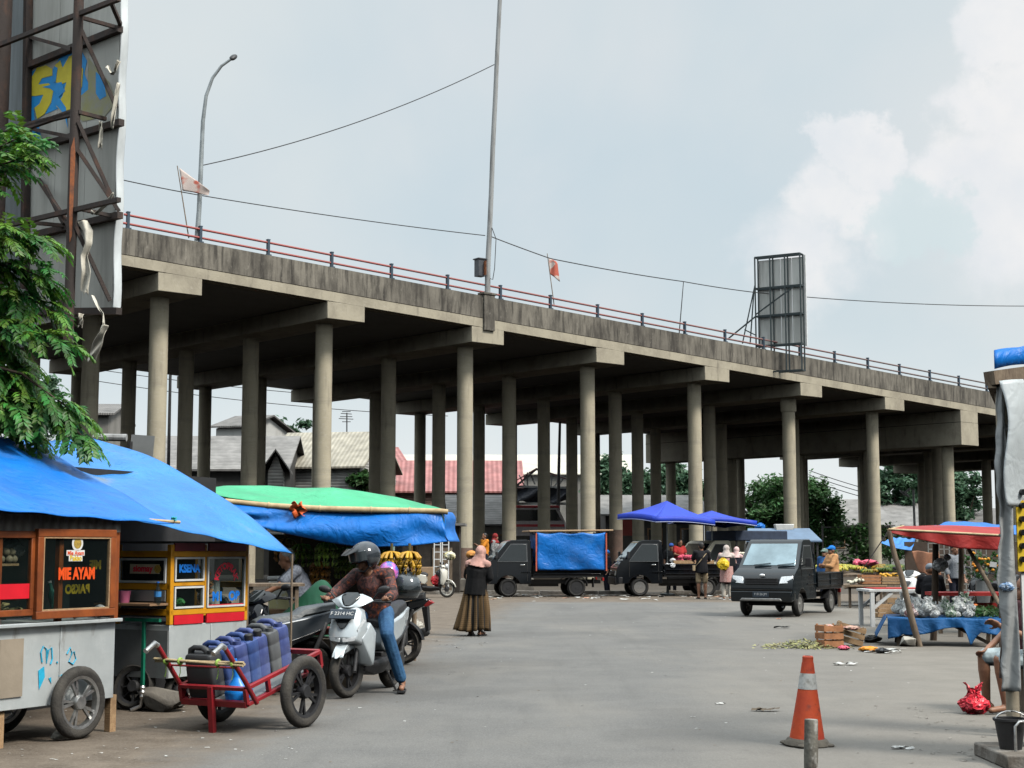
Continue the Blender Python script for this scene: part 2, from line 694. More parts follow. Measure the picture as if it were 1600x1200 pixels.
for (px, py, r, s) in ((1330, 215, 60, .2), (1372, 262, 52, .3), (1300, 320, 66, .5), (1250, 400, 80, .8), (1345, 330, 60, .6),
      (1580, 40, 75, .3), (1555, 170, 70, .35), (1600, 270, 120, .3), (1530, 275, 55, .3), (1470, 285, 50, .45), (1590, 360, 90, .6), (1700, 150, 160, .3)):
 b_ = blob(px, py, r, s)
 cl = b_ if cl is None else math2('MAXIMUM', cl, b_)
shade = mrange(noise(16, 6).outputs['Fac'], .3, .72)
cloudc = mixc(shade, (6.7, 6.95, 7.3), (7.95, 7.8, 7.75))
c1 = mixc(math2('MULTIPLY', cl, .8), c0, cloudc)
hole = blob(1415, 350, 62, .25)
hole = math2('MAXIMUM', hole, blob(1470, 370, 55, .3))
hole = math2('MULTIPLY', hole, .75)
c1 = mixc(hole, c1, (5.6, 6.5, 6.75))
sep = nd(nt, 'ShaderNodeSeparateXYZ')
L(DIR, sep.inputs[0])
low = mrange(sep.outputs['Z'], .0, .17, 1, 0)
c1 = mixc(math2('MULTIPLY', low, .75), c1, (7.7, 8.0, 8.0))
zen = mrange(sep.outputs['Z'], .36, 1.0, 1.0, 2.9)
sc_ = nd(nt, 'ShaderNodeVectorMath', operation='SCALE')
L(c1, sc_.inputs[0])
L(zen, sc_.inputs['Scale'])
L(sc_.outputs['Vector'], bg.inputs['Color'])
SC.view_settings.view_transform = 'Standard'
SC.view_settings.look = 'None'
SC.view_settings.exposure = .24
SC.view_settings.gamma = 1
SC.cycles.max_bounces = 8
SC.cycles.diffuse_bounces = 0
SC.cycles.transparent_max_bounces = 12
SC.cycles.use_denoising = True
def line_feat(ntree, tcout, p0, p1, lo, hi, nscale, namp):
 """0..1 going across the line p0->p1 (positive to its left), with a ragged edge"""
 d = (p1 - p0)
 d.z = 0
 d.normalize()
 nrm = Vector((-d.y, d.x, 0))
 dt = nd(ntree, 'ShaderNodeVectorMath', operation='DOT_PRODUCT')
 ntree.links.new(tcout, dt.inputs[0])
 dt.inputs[1].default_value = nrm
 nz_ = nd(ntree, 'ShaderNodeTexNoise')
 nz_.inputs['Scale'].default_value = nscale
 nz_.inputs['Detail'].default_value = 8
 nz_.inputs['Roughness'].default_value = .65
 ntree.links.new(tcout, nz_.inputs['Vector'])
 ma = nd(ntree, 'ShaderNodeMath', operation='MULTIPLY_ADD')
 ntree.links.new(nz_.outputs['Fac'], ma.inputs[0])
 ma.inputs[1].default_value = namp
 ntree.links.new(dt.outputs['Value'], ma.inputs[2])
 mr = nd(ntree, 'ShaderNodeMapRange')
 off = nrm.dot(p0) + namp * .5
 mr.inputs['From Min'].default_value = off + lo
 mr.inputs['From Max'].default_value = off + hi
 ntree.links.new(ma.outputs['Value'], mr.inputs['Value'])
 return mr.outputs['Result']
def road_mat():
 m = bpy.data.materials.new('asphalt_with_dusty_edges')
 m.use_nodes = True
 t = m.node_tree
 b = t.nodes['Principled BSDF']
 lk = t.links.new
 tcn = nd(t, 'ShaderNodeTexCoord')
 O = tcn.outputs['Object']
 def nz(s, d=6, st=None, rough=.6):
  v = O
  if st:
   mp = nd(t, 'ShaderNodeMapping')
   mp.inputs['Scale'].default_value = st
   lk(O, mp.inputs['Vector'])
   v = mp.outputs['Vector']
  n = nd(t, 'ShaderNodeTexNoise')
  n.inputs['Scale'].default_value = s
  n.inputs['Detail'].default_value = d
  n.inputs['Roughness'].default_value = rough
  lk(v, n.inputs['Vector'])
  return n.outputs['Fac']
 def mrg(src, a, bb, c=0, d=1):
  n = nd(t, 'ShaderNodeMapRange')
  for k, v in (('From Min', a), ('From Max', bb), ('To Min', c), ('To Max', d)):
   n.inputs[k].default_value = v
  lk(src, n.inputs['Value'])
  return n.outputs['Result']
 def mx(f, a, bb):
  n = nd(t, 'ShaderNodeMix', data_type='RGBA')
  lk(f, n.inputs['Factor'])
  for s, v in (('A', a), ('B', bb)):
   if isinstance(v, tuple):
    n.inputs[s].default_value = (*v, 1)
   else:
    lk(v, n.inputs[s])
  return n.outputs['Result']
 c = mx(mrg(nz(1.1), .35, .65), (.112, .110, .105), (.145, .141, .132))
 c = mx(mrg(nz(70, 3), .42, .7, 0, .55), c, (.25, .245, .235))          # stones in the asphalt
 c = mx(mrg(nz(.55, 8, (1, .35, 1)), .48, .7, 0, .55), c, (.22, .205, .18))   # dusty sweeps
 c = mx(mrg(nz(3.2, 8, (1, .5, 1), .75), .6, .72, 0, .7), c, (.085, .083, .08))   # oil and repair stains
 c = mx(mrg(nz(.9, 5, (3.2, .22, 1), .6),   .54, .72, 0, .28), c, (.085, .083, .078))   # tyre sweeps
 c = mx(mrg(nz(.23, 3, (1, 1, 1), .4), .56, .575, 0, .22), c, (.095, .093, .088))   # resurfaced patches
 c = mx(mrg(nz(9, 8, None, .8), .64, .72, 0, .6), c, (.07, .068, .062))
 vo = nd(t, 'ShaderNodeTexVoronoi', feature='DISTANCE_TO_EDGE')
 vo.inputs['Scale'].default_value = .45
 nn = nd(t, 'ShaderNodeTexNoise')
 nn.inputs['Scale'].default_value = 1.5
 nn.inputs['Detail'].default_value = 8
 lk(O, nn.inputs['Vector'])
 ad = nd(t, 'ShaderNodeVectorMath', operation='ADD')
 lk(O, ad.inputs[0])
 lk(nn.outputs['Color'], ad.inputs[1])
 lk(ad.outputs['Vector'], vo.inputs['Vector'])
 ck = mrg(vo.outputs['Distance'], .0, .008, .22, 0)
 c = mx(ck, c, (.07, .068, .065))
 dl = line_feat(t, O, G(330, 1205), G(745, 985), -.15, .75, 1.6, 1.6)
 dirt = mx(mrg(nz(2.3, 9, None, .7), .35, .65), (.10, .078, .058), (.185, .15, .115))
 dirt = mx(mrg(nz(40, 4), .5, .75, 0, .6), dirt, (.26, .225, .185))
 c = mx(dl, c, dirt)
 dr = line_feat(t, O, G(1240, 960), G(1420, 1215), -2.2, 1.2, .8, 2.4)
 dust = mx(mrg(nz(1.7, 9, None, .7), .35, .68), (.185, .168, .142), (.245, .222, .19))
 dust = mx(mrg(nz(45, 4), .5, .75, 0, .5), dust, (.31, .285, .25))
 mm = nd(t, 'ShaderNodeMath', operation='MULTIPLY')
 lk(dr, mm.inputs[0])
 mm.inputs[1].default_value = .8
 c = mx(mm.outputs['Value'], c, dust)
 dn = line_feat(t, O, G(1500, 942), G(300, 942), -1.0, 0.0, 1.0, 1.6)
 n_ = nd(t, 'ShaderNodeMath', operation='SUBTRACT')
 n_.inputs[0].default_value = 1
 lk(dn, n_.inputs[1])
 c = mx(n_.outputs['Value'], c, dirt)
 lk(c, b.inputs['Base Color'])
 b.inputs['Roughness'].default_value = .82
 b.inputs['Specular IOR Level'].default_value = .35
 bp = nd(t, 'ShaderNodeBump')
 bp.inputs['Strength'].default_value = .35
 bp.inputs['Distance'].default_value = .015
 lk(nz(55, 5), bp.inputs['Height'])
 lk(bp.outputs['Normal'], b.inputs['Normal'])
 return m
m_dirt = layered('dry_dirt', (.09, .075, .058), [((.055, .045, .035), .6, (1, 1, 1), .4, .65, .9), ((.13, .11, .09), 8, (1, 1, 1), .5, .7, .5)], bump=.5)
g = MB()
g.add([(-2200, -1500, -.012), (2200, -1500, -.012), (2200, 2500, -.012), (-2200, 2500, -.012)], [(0, 1, 2, 3)])
struct(g.build('ground', m_dirt))
g = MB()
rnd = random.Random(3)
def roadz(x, y):
 return .012 * math.sin(x * .9 + y * .35) + .008 * math.sin(y * 1.3 - x * .5)
g.grid(lambda u, v: (-16 + 34 * u, 2 + 50 * v, 0.004 + .0 * roadz(-16 + 34 * u, 2 + 50 * v)), 4, 6)
struct(g.build('road', road_mat()))
m_kerb = layered('kerb_concrete', (.3, .28, .25), [((.12, .1, .08), 3, (1, 1, 1), .4, .6, .9)], bump=.5)
kb = MB()
x = -7.0
while x < 13:
 Lk = rnd.uniform(.8, 1.3)
 if rnd.random() < .85:
  kb.box((x + Lk / 2, 51.6 + rnd.uniform(-.05, .05), .06), (Lk - .03, .22, .13), (0, rnd.uniform(-.02, .02), rnd.uniform(-.02, .02)))
 x += Lk
struct(kb.build('kerb', m_kerb, bevel=.015))
D = Vector((.753, .659, 0)).normalized()
N = Vector((-D.y, D.x, 0))              # away from the viewer, across the deck
SP = 7.40
Z0 = 56.8
C0 = Vector((-557 / F * Z0, Z0, 0))
ROW = 5.57
OV = 1.55
NROW = 5
WID = OV * 2 + ROW * (NROW - 1)
def zc(i):          # underside of the cross beams
 return 10.83 - .278 * i
def bp_(i, t, z):   # point of the bridge: bent number, metres back from the first column row, height
 p = C0 + D * (SP * i) + N * t
 return Vector((p.x, p.y, z))
m_conc = layered('column_concrete', (.46, .41, .30), [((.31, .275, .21), 1.1, (1, 1, .5), .42, .75, .75), ((.3, .27, .21), 1.0, (.15, .15, 2.6), .52, .6, .4), ((.52, .48, .4), 6, (1, 1, 2.5), .5, .75, .45), ((.17, .15, .125), 1.7, (2.5, 2.5, .3), .56, .76, .65)], bump=.3, bscale=14)
m_concdark = layered('parapet_concrete', (.22, .2, .165), [((.12, .108, .09), .35, (1, 1, 1), .38, .6, .8), ((.05, .044, .037), 1.3, (1.3, 1.3, .45), .44, .66, .88), ((.035, .031, .026), 4.2, (1.4, 1.4, .16), .47, .66, .88), ((.38, .35, .3), 7, (1.2, 1.2, .5), .6, .8, .6)], bump=.35, bscale=12)
m_conccap = layered('beam_concrete', (.40, .36, .275), [((.25, .22, .17), 1.0, (1, 1, 1), .42, .65, .7), ((.13, .115, .095), 2.2, (1.6, 1.6, .3), .57, .75, .75), ((.45, .41, .34), 7, (1, 1, 1), .55, .75, .5)], bump=.3, bscale=12)
m_joint = mat('dark_joint', (.03, .028, .026), .9)
m_rail = mat('faded_red_rail', (.36, .1, .085), .6, col2=(.25, .12, .1), scale=3, bump=.05)
def rail_mat():
 m = bpy.data.materials.new('faded_red_rail')
 m.use_nodes = True
 t = m.node_tree
 b = t.nodes['Principled BSDF']
 tcn = nd(t, 'ShaderNodeTexCoord')
 sx = nd(t, 'ShaderNodeSeparateXYZ')
 t.links.new(tcn.outputs['Object'], sx.inputs[0])
 n = nd(t, 'ShaderNodeTexNoise')
 n.inputs['Scale'].default_value = .7
 n.inputs['Detail'].default_value = 6
 t.links.new(tcn.outputs['Object'], n.inputs['Vector'])
 ma = nd(t, 'ShaderNodeMath', operation='MULTIPLY_ADD')
 ma.inputs[1].default_value = 14
 t.links.new(n.outputs['Fac'], ma.inputs[0])
 t.links.new(sx.outputs['X'], ma.inputs[2])
 cr_ = nd(t, 'ShaderNodeMapRange')
 cr_.inputs['From Min'].default_value = 8
 cr_.inputs['From Max'].default_value = 44
 t.links.new(ma.outputs['Value'], cr_.inputs['Value'])
 mx_ = nd(t, 'ShaderNodeMix', data_type='RGBA')
 t.links.new(cr_.outputs['Result'], mx_.inputs['Factor'])
 mx_.inputs['A'].default_value = (.36, .09, .08, 1)
 mx_.inputs['B'].default_value = (.16, .13, .125, 1)
 t.links.new(mx_.outputs['Result'], b.inputs['Base Color'])
 b.inputs['Roughness'].default_value = .6
 return m
m_rail = rail_mat()
m_post = mat('dark_blue_rail_post', (.035, .06, .09), .5, var=.3, scale=8)
bridge = thing('flyover', 'long grey concrete flyover on rows of round columns descending to the right', 'bridge', C0)
def bl(v):
 return Vector(v) - C0
I0, I1 = -2.3, 11.4
def deck_prism(t0, t1, zlo, zhi, name, m, i0=I0, i1=I1, bevel=0, step=1.0):
 """a strip along the deck between t0..t1, zlo/zhi offsets above the beam underside"""
 mb = MB()
 n = max(2, int((i1 - i0) / step))
 secs = []
 for k in range(n + 1):
  i = i0 + (i1 - i0) * k / n
  z = zc(i)
  secs.append([bl(bp_(i, t0, z + zlo)), bl(bp_(i, t1, z + zlo)), bl(bp_(i, t1, z + zhi)), bl(bp_(i, t0, z + zhi))])
 mb.loft(secs)
 return mb.build(name, m, bridge, bevel=bevel)
m_slabshade = layered('shade_dark_slab_concrete', (.075, .072, .066), [((.045, .042, .038), .5, (1, 1, 1), .4, .65, .8)], bump=.2)  # darkened copy of the deck concrete: underside shade put into the colour
deck_prism(-OV + .6, WID - OV - .6, .672, 1.05, 'deck_slab', m_slabshade)
deck_prism(-OV, -OV + .6, .67, 1.052, 'deck_edge', m_conccap)
deck_prism(WID - OV - .6, WID - OV, .67, 1.052, 'deck_edge', m_conccap)
deck_prism(-OV - .012, -OV + .28, 1.075, 2.03, 'parapet', m_concdark)
deck_prism(WID - OV - .28, WID - OV + .012, 1.075, 2.03, 'parapet', m_concdark)
deck_prism(-OV + .02, -OV + .2, 1.045, 1.08, 'joint', m_joint)
for i in range(-2, 12):
 mb = MB()
 deep = (i == 7)
 zl = -1.35 if deep else 0.0
 hw = .9
 ctr = [bl(bp_(i, -OV + .004, zc(i))), bl(bp_(i, WID - OV - .004, zc(i)))]
 q = []
 for (s, t, z) in ((-1, 0, zl), (1, 0, zl), (1, 0, .675), (-1, 0, .675)):
  q.append((s, z))
 secs = []
 for c in ctr:
  secs.append([c + D * (s * hw) + Vector((0, 0, z - (.278 / SP) * 0)) for s, z in q])
 mb.loft(secs)
 cb = mb.build('cross_beam', m_conccap, bridge, bevel=.02)
 if deep:
  m2 = MB()
  m2.loft([[c + D * (s * (hw + .012)) + Vector((0, 0, z)) for s, z in ((-1, -.03), (1, -.03), (1, .0), (-1, .0))] for c in ctr])
  m2.build('joint', m_joint, cb)
cm = MB()
cm.lathe([(.36, 0), (.345, .3), (.345, 11.6)], 24)
colmesh = cm.mesh('column')
colmesh.materials.append(m_conc)
colmesh.shade_smooth()
colmesh.set_sharp_from_angle(angle=R(40))
m_col2 = layered('painted_column_base', (.2, .13, .1), [((.12, .085, .07), 2, (1, 1, 1), .4, .6, .8), ((.3, .26, .22), 5, (1, 1, 1), .6, .7, .7)], bump=.3)
m_teal = mat('teal_paint_drips', (.1, .42, .4), .8, col2=(.4, .4, .34), scale=9, stretch=(3, 3, .4), lo=.42, hi=.55)
band = {(2, 0): (0, 1.55, m_col2), (2, 1): (1.45, 2.3, m_teal), (4, 1): (0, 2.5, m_col2), (3, 1): (0, 1.9, m_col2)}
for i in range(-2, 11):
 for r in range(NROW):
  o = bpy.data.objects.new('column', colmesh)
  COL.objects.link(o)
  o.parent = bridge
  p = bl(bp_(i, r * ROW, 0))
  top = zc(i) + (-1.35 if i == 7 else 0)
  o.location = p + Vector((0, 0, -.05))
  o.rotation_euler = (0, 0, random.uniform(0, 6))
  o.scale = (1, 1, (top + .06) / 11.6)
  if i == 5 and r == 0:
   cl_ = MB()
   cl_.lathe([(.40, 0), (.42, .06), (.42, .62), (.40, .7)], 24)
   k_ = cl_.build('column_collar', m_conc, bridge, smooth=40)
   k_.location = p + Vector((0, 0, top - .71))
  if (i, r) in band:
   z0_, z1_, mm_ = band[(i, r)]
   cl_ = MB()
   cl_.lathe([(.352, z0_), (.352, z1_)], 28)
   cl_.f = [f for f in cl_.f if len(f) == 4]
   cl_.m = [0] * len(cl_.f)
   k_ = cl_.build('painted_band', mm_, bridge, smooth=180)
   k_.location = p + Vector((0, 0, 0))
rb = MB()
rz = []
for zo in (2.23, 2.55):
 pts = [bl(bp_(I0 + (I1 - I0) * k / 40, -OV + .13, zc(I0 + (I1 - I0) * k / 40) + zo)) for k in range(41)]
 m_ = MB()
 m_.tube(pts, .045, 8)
 m_.build('rail', m_rail, bridge, smooth=60)
pm = MB()
pm.box((0, 0, .3), (.1, .12, .62))
pm.box((0, 0, .03), (.2, .2, .05))
pm.box((0, 0, .63), (.12, .14, .04))
pmesh = pm.mesh('railing_post')
pmesh.materials.append(m_post)
s_ = -.62
step = 2.95 / SP
k = 0
i_ = 0.115 - 4 * step
while i_ < 11:
 o = bpy.data.objects.new('railing_post', pmesh)
 COL.objects.link(o)
 o.parent = bridge
 o.location = bl(bp_(i_, -OV + .13, zc(i_) + 2.028))
 o.rotation_euler.z = math.atan2(D.y, D.x)
 i_ += step
ip = None
def on_edge(px, t=-OV):
 """bent number i whose edge point projects to column px of the photo"""
 lo, hi = -3.0, 12.0
 for _ in range(50):
  mid = (lo + hi) / 2
  p = bp_(mid, t, zc(mid) + 1.6)
  d = p - CAM
  u = d.x / (d.y * cp + d.z * sp) * F + 800
  if u < px:
   lo = mid
  else:
   hi = mid
 return lo
ip = on_edge(763)
mb = MB()
for (w, z0_, z1_, dp) in ((.3, .55, 2.1, .1), (.36, 2.1, 2.2, .14)):
 secs = []
 for s in (-w, w):
  a = ip + s / SP
  secs.append([bl(bp_(a, -OV - dp, zc(ip) + z0_)), bl(bp_(a, -OV + .3, zc(ip) + z0_)), bl(bp_(a, -OV + .3, zc(ip) + z1_)), bl(bp_(a, -OV - dp, zc(ip) + z1_))])
 mb.loft(secs)
mb.build('pilaster', m_concdark, bridge, bevel=.02)
m_galv = mat('galvanised_pole', (.3, .33, .34), .5, .4, var=.3, scale=3)
m_polegrey = layered('weathered_pole', (.33, .34, .34), [((.17, .165, .16), 2.5, (3, 3, .4), .45, .65, .8)], rough=.7, bump=.2)
lp = on_edge(309, -OV + .2)
base = bp_(lp, -OV + .3, zc(lp) + 2.03)
st = thing('street_lamp', 'tall thin curved street lamp on the flyover edge with a dark lamp head', 'street lamp', base)
Yl = base.y
top = W(367, 88, Yl + .3) - base
mid = [Vector((0, 0, 0)), W(311, 330, Yl) - base, W(314, 260, Yl) - base, W(317, 190, Yl) - base, W(322, 150, Yl) - base, W(332, 122, Yl) - base, W(346, 103, Yl) - base, W(360, 93, Yl) - base]
m_ = MB()
m_.tube(mid, [.1, .09, .085, .075, .065, .06, .055, .05], 10)
m_.lathe([(.16, 0), (.16, .06), (.1, .1)], 12)
m_.build('pole', m_galv, st, smooth=50)
m_ = MB()
e = mid[-1]
dv = (top - e)
m_.ell(e + dv * .65, (.24, .13, .1), Vector((dv.x, dv.y, dv.z)).to_track_quat('X', 'Z').to_matrix())
m_.build('lamp_head', m_darksteel, st, smooth=180)
pb = bp_(ip, -OV + .05, zc(ip) + 2.2)
tp = thing('utility_pole', 'tall bare pole on the flyover parapet reaching past the top', 'pole', pb)
Yp = pb.y
pts = [W(x, y, Yp) - pb for x, y in ((760, 456), (762, 420), (765, 360), (768, 290), (770, 230), (774, 150), (777, 80), (781, 0), (784, -60))]
pts[0] = Vector((0, 0, -.02))
m_ = MB()
m_.tube(pts, [.13, .12, .115, .11, .11, .105, .1, .095, .09], 10)
m_.build('pole', m_polegrey, tp, smooth=50)
m_ = MB()
m_.tube([pts[2] + Vector((.1, -.1, .1)), pts[2] + Vector((.28, -.1, -.4)), pts[1] + Vector((.3, -.12, .0)), pts[1] + Vector((.22, -.12, -.5)), pts[1] + Vector((.12, -.1, -.45))], .018, 6)
m_.build('loose_cable', m_blackdull, tp, smooth=60)
bx = W(750, 419, Yp - .1) - pb
pc = MB()
pc.box(bx, (.36, .36, .74), (0, 0, .6))
pc.box(bx + Vector((0, 0, .39)), (.46, .46, .05), (0, 0, .6))
bo = tag(pc.build('meter_box', mat('dark_grey_cabinet', (.06, .065, .075), .5), None, bevel=.01), 'dark metal meter box with a rusty side strapped to the tall pole', 'meter box')
bo.location = pb
pd = MB()
pd.box(bx + Vector((.186, -.12, -.02)), (.012, .3, .62), (0, 0, .6))
pd.build('rusty_panel', mat('rust_orange', (.45, .16, .06), .8, col2=(.25, .09, .05), scale=6), bo)
def wire(label, pts, r=.018, sag=0.0, n=18, name='cable'):
 P = []
 for a, b in zip(pts[:-1], pts[1:]):
  for k in range(n):
   t = k / n
   p = a.lerp(b, t)
   p.z -= sag * 4 * t * (1 - t) * (b - a).length / 20
   P.append(p)
 P.append(pts[-1])
 m_ = MB()
 m_.tube(P, r, 5)
 return tag(m_.build(name, m_blackdull, None, smooth=60), label, 'cable')
wire('thin cable from the tall pole down to the curved street lamp', [W(772, 101, Yp), W(318, 258, Yl)], .02, .55)
wire('thin cable running left from the tall pole past the flags', [W(758, 368, Yp), W(330, 308, 58), W(110, 262, 50)], .02, .12)
wire('thin cable running right from the tall pole past the roof billboard', [W(768, 370, Yp), W(860, 404, 66), W(1068, 440, 74), W(1180, 457, 78), W(1440, 475, 86), W(1640, 478, 90)], .024, .1)
def flag(px0, py0, px1, py1, shape, label, Yf, design):
 b = W(px1, py1, Yf)
 t = W(px0, py0, Yf)
 f_ = thing('flag', label, 'flag', b)
 m_ = MB()
 m_.tube([(0, 0, 0), t - b], [.025, .018], 6)
 m_.build('flagpole', m_woodgrey, f_, smooth=60)
 m_ = MB()
 P = [W(x, y, Yf) - b for x, y in shape]     # top-left, top-right, bottom-right, bottom-left
 def fn(u, v):
  p = P[0].lerp(P[1], u).lerp(P[3].lerp(P[2], u), v)
  return p + Vector((0, .09 * math.sin(u * 7 + v * 2) * u, 0))
 m_.grid(fn, 14, 10)
 c_ = m_.build('cloth', design, f_, smooth=180, solid=.006)
 return f_
def flagmat(name, seed):
 m = bpy.data.materials.new(name)
 m.use_nodes = True
 t = m.node_tree
 b = t.nodes['Principled BSDF']
 tcn = nd(t, 'ShaderNodeTexCoord')
 mp = nd(t, 'ShaderNodeMapping')
 mp.inputs['Location'].default_value = (seed, seed, 0)
 t.links.new(tcn.outputs['Object'], mp.inputs['Vector'])
 n = nd(t, 'ShaderNodeTexNoise')
 n.inputs['Scale'].default_value = 1.8
 n.inputs['Detail'].default_value = 2
 t.links.new(mp.outputs['Vector'], n.inputs['Vector'])
 cr = nd(t, 'ShaderNodeValToRGB')
 cr.color_ramp.interpolation = 'EASE'
 cr.color_ramp.elements[0].position = .42
 cr.color_ramp.elements[0].color = (.5, .12, .08, 1)
 cr.color_ramp.elements[1].position = .5
 cr.color_ramp.elements[1].color = (.62, .52, .47, 1)
 e = cr.color_ramp.elements.new(.68)
 e.color = (.6, .5, .46, 1)
 e = cr.color_ramp.elements.new(.72)
 e.color = (.75, .35, .03, 1)
 t.links.new(n.outputs['Fac'], cr.inputs['Fac'])
 t.links.new(cr.outputs['Color'], b.inputs['Base Color'])
 b.inputs['Roughness'].default_value = .8
 return m
fi = on_edge(295, -OV + .1)
flag(277, 259, 295, 372, [(280, 262), (327, 297), (325, 305), (285, 298)], 'faded white and red flag on a leaning stick next to the street lamp', bp_(fi, -OV + .3, 0).y, flagmat('flag_cloth', 1.2))
fi = on_edge(865, -OV + .1)
flag(855, 396, 866, 478, [(857, 402), (871, 410), (875, 440), (859, 428)], 'small white and orange flag on a stick right of the tall pole', bp_(fi, -OV + .3, 0).y, flagmat('flag_cloth_small', 4.7))
fi = on_edge(1066, -OV + .1)
b_ = bp_(fi, -OV + .3, zc(fi) + 2.03)
m_ = MB()
m_.tube([(0, 0, 0), W(1068, 440, b_.y) - b_], [.03, .02], 6)
o = tag(m_.build('cable_stay', m_darksteel, None, smooth=60), 'thin upright rod on the flyover railing holding up the cable', 'rod')
o.location = b_
bi = on_edge(1217)
bY = bp_(bi, -OV - .6, 0).y
o0 = W(1217, 560, bY)
bb = thing('billboard', 'grey panelled billboard on a dark steel frame fixed over the flyover edge', 'billboard', o0)
fx = Vector((W(1253, 400, bY) - W(1181, 405, bY)))
fx.z = 0
wid = fx.length
ax = (D * .55 + Vector((1, 0, 0)) * .3 + Vector((0, -.55, 0))).normalized()
ax = Vector((.86, -.5, 0))
hw_ = wid / 2 / .97
zt, zb = (W(1217, 402, bY) - o0).z, (W(1217, 538, bY) - o0).z
zf = (W(1217, 580, bY) - o0).z
back = Vector((.5, .86, 0))
m_bbp = layered('grey_billboard_sheet', (.62, .63, .6), [((.42, .425, .4), .8, (2, 2, .3), .45, .6, .8), ((.7, .7, .66), 2, (3, 3, .2), .5, .7, .6)], rough=.5, bump=.1)
m_ = MB()
bt = .5
for k in range(4):
 a0, a1 = -hw_ + 2 * hw_ * k / 4, -hw_ + 2 * hw_ * (k + 1) / 4 - .03
 p0, p1 = ax * a0 + back * bt, ax * a1 + back * bt
 m_.loft([[p0 + Vector((0, 0, zb)), p0 + back * .05 + Vector((0, 0, zb)), p0 + back * .05 + Vector((0, 0, zt)), p0 + Vector((0, 0, zt))],
    [p1 + Vector((0, 0, zb)), p1 + back * .05 + Vector((0, 0, zb)), p1 + back * .05 + Vector((0, 0, zt)), p1 + Vector((0, 0, zt))]])
m_.build('panel', m_bbp, bb)
m_bf = mat('dark_green_steel', (.035, .05, .055), .55, .3)
m_ = MB()
for a in (-1, -.33, .33, 1):
 for q in (0, bt - .06):
  p = ax * (a * hw_) + back * q
  m_.bar(p + Vector((0, 0, zf)), p + Vector((0, 0, zt + .1)), .07)
for z in (zt + .1, zb + (zt - zb) * .66, zb + (zt - zb) * .34, zb - .02, zf):
 for q in (0, bt - .06):
  m_.bar(ax * -hw_ + back * q + Vector((0, 0, z)), ax * hw_ + back * q + Vector((0, 0, z)), .075)
 for a in (-1, -.33, .33, 1):
  m_.bar(ax * (a * hw_) + Vector((0, 0, z)), ax * (a * hw_) + back * bt + Vector((0, 0, z)), .06)
m_.bar(ax * (-hw_) + Vector((0, 0, zb + (zt - zb) * .36)), ax * (hw_ * .8) + Vector((0, 0, zb + (zt - zb) * .66)), .06)
l0 = ax * -hw_
m_.bar(l0 + Vector((0, 0, zb + (zt - zb) * .34)), W(1137, 530, bY + 2) - o0, .06)
m_.bar(l0 + Vector((0, 0, zt * .75)), W(1160, 537, bY + 1) - o0, .05)
m_.bar(W(1163, 515, bY + .6) - o0, l0 + Vector((0, 0, zb + .55)), .05)
m_.bar(W(1172, 538, bY + .6) - o0, W(1178, 455, bY + .3) - o0, .05)
m_.build('frame', m_bf, bb)
m_ = MB()
m_.box(ax * hw_ + back * (bt + .05) + Vector((.06, 0, (zt + zb) / 2)), (.12, .1, zt - zb + .2), (0, 0, -.5))
m_.build('edge_trim', m_white, bb)
m_tile = banded('old_grey_roof', (.13, .125, .12), (.22, .21, .2), 2.2, 'X', .8, 1.0, .6)
m_tileh = banded('grey_sheet_roof', (.17, .165, .16), (.3, .29, .275), 1.3, 'Y', .8, 1.5, .5)
m_corr = banded('pale_corrugated_roof', (.31, .285, .225), (.42, .39, .32), 1.1, 'X', .7, .4, .5)
m_redroof = banded('red_metal_roof', (.30, .11, .10), (.44, .19, .18), .9, 'X', .6, .3, .5)
m_plank = banded('white_plank_wall', (.28, .27, .25), (.52, .51, .48), 1.6, 'Z', .8, .5, .5, sharp=(.1, .35))
m_brickw = banded('brown_plank_wall', (.2, .12, .09), (.38, .25, .2), 1.6, 'Z', .8, .5, .5, sharp=(.1, .3))
m_wallw = layered('white_wall', (.5, .5, .48), [((.3, .29, .27), .8, (1, 1, .4), .5, .7, .7)], bump=.1)
m_wallb = layered('blue_grey_wall', (.2, .25, .3), [((.12, .15, .18), .8, (1, 1, .4), .5, .7, .7)], bump=.1)
m_wallg = layered('grey_wall', (.24, .23, .21), [((.13, .125, .11), .8, (1, 1, .4), .45, .7, .8)], bump=.2)
m_darkwall = layered('dark_wall', (.06, .058, .055), [((.03, .03, .03), .8, (1, 1, .4), .45, .7, .8)], bump=.2)
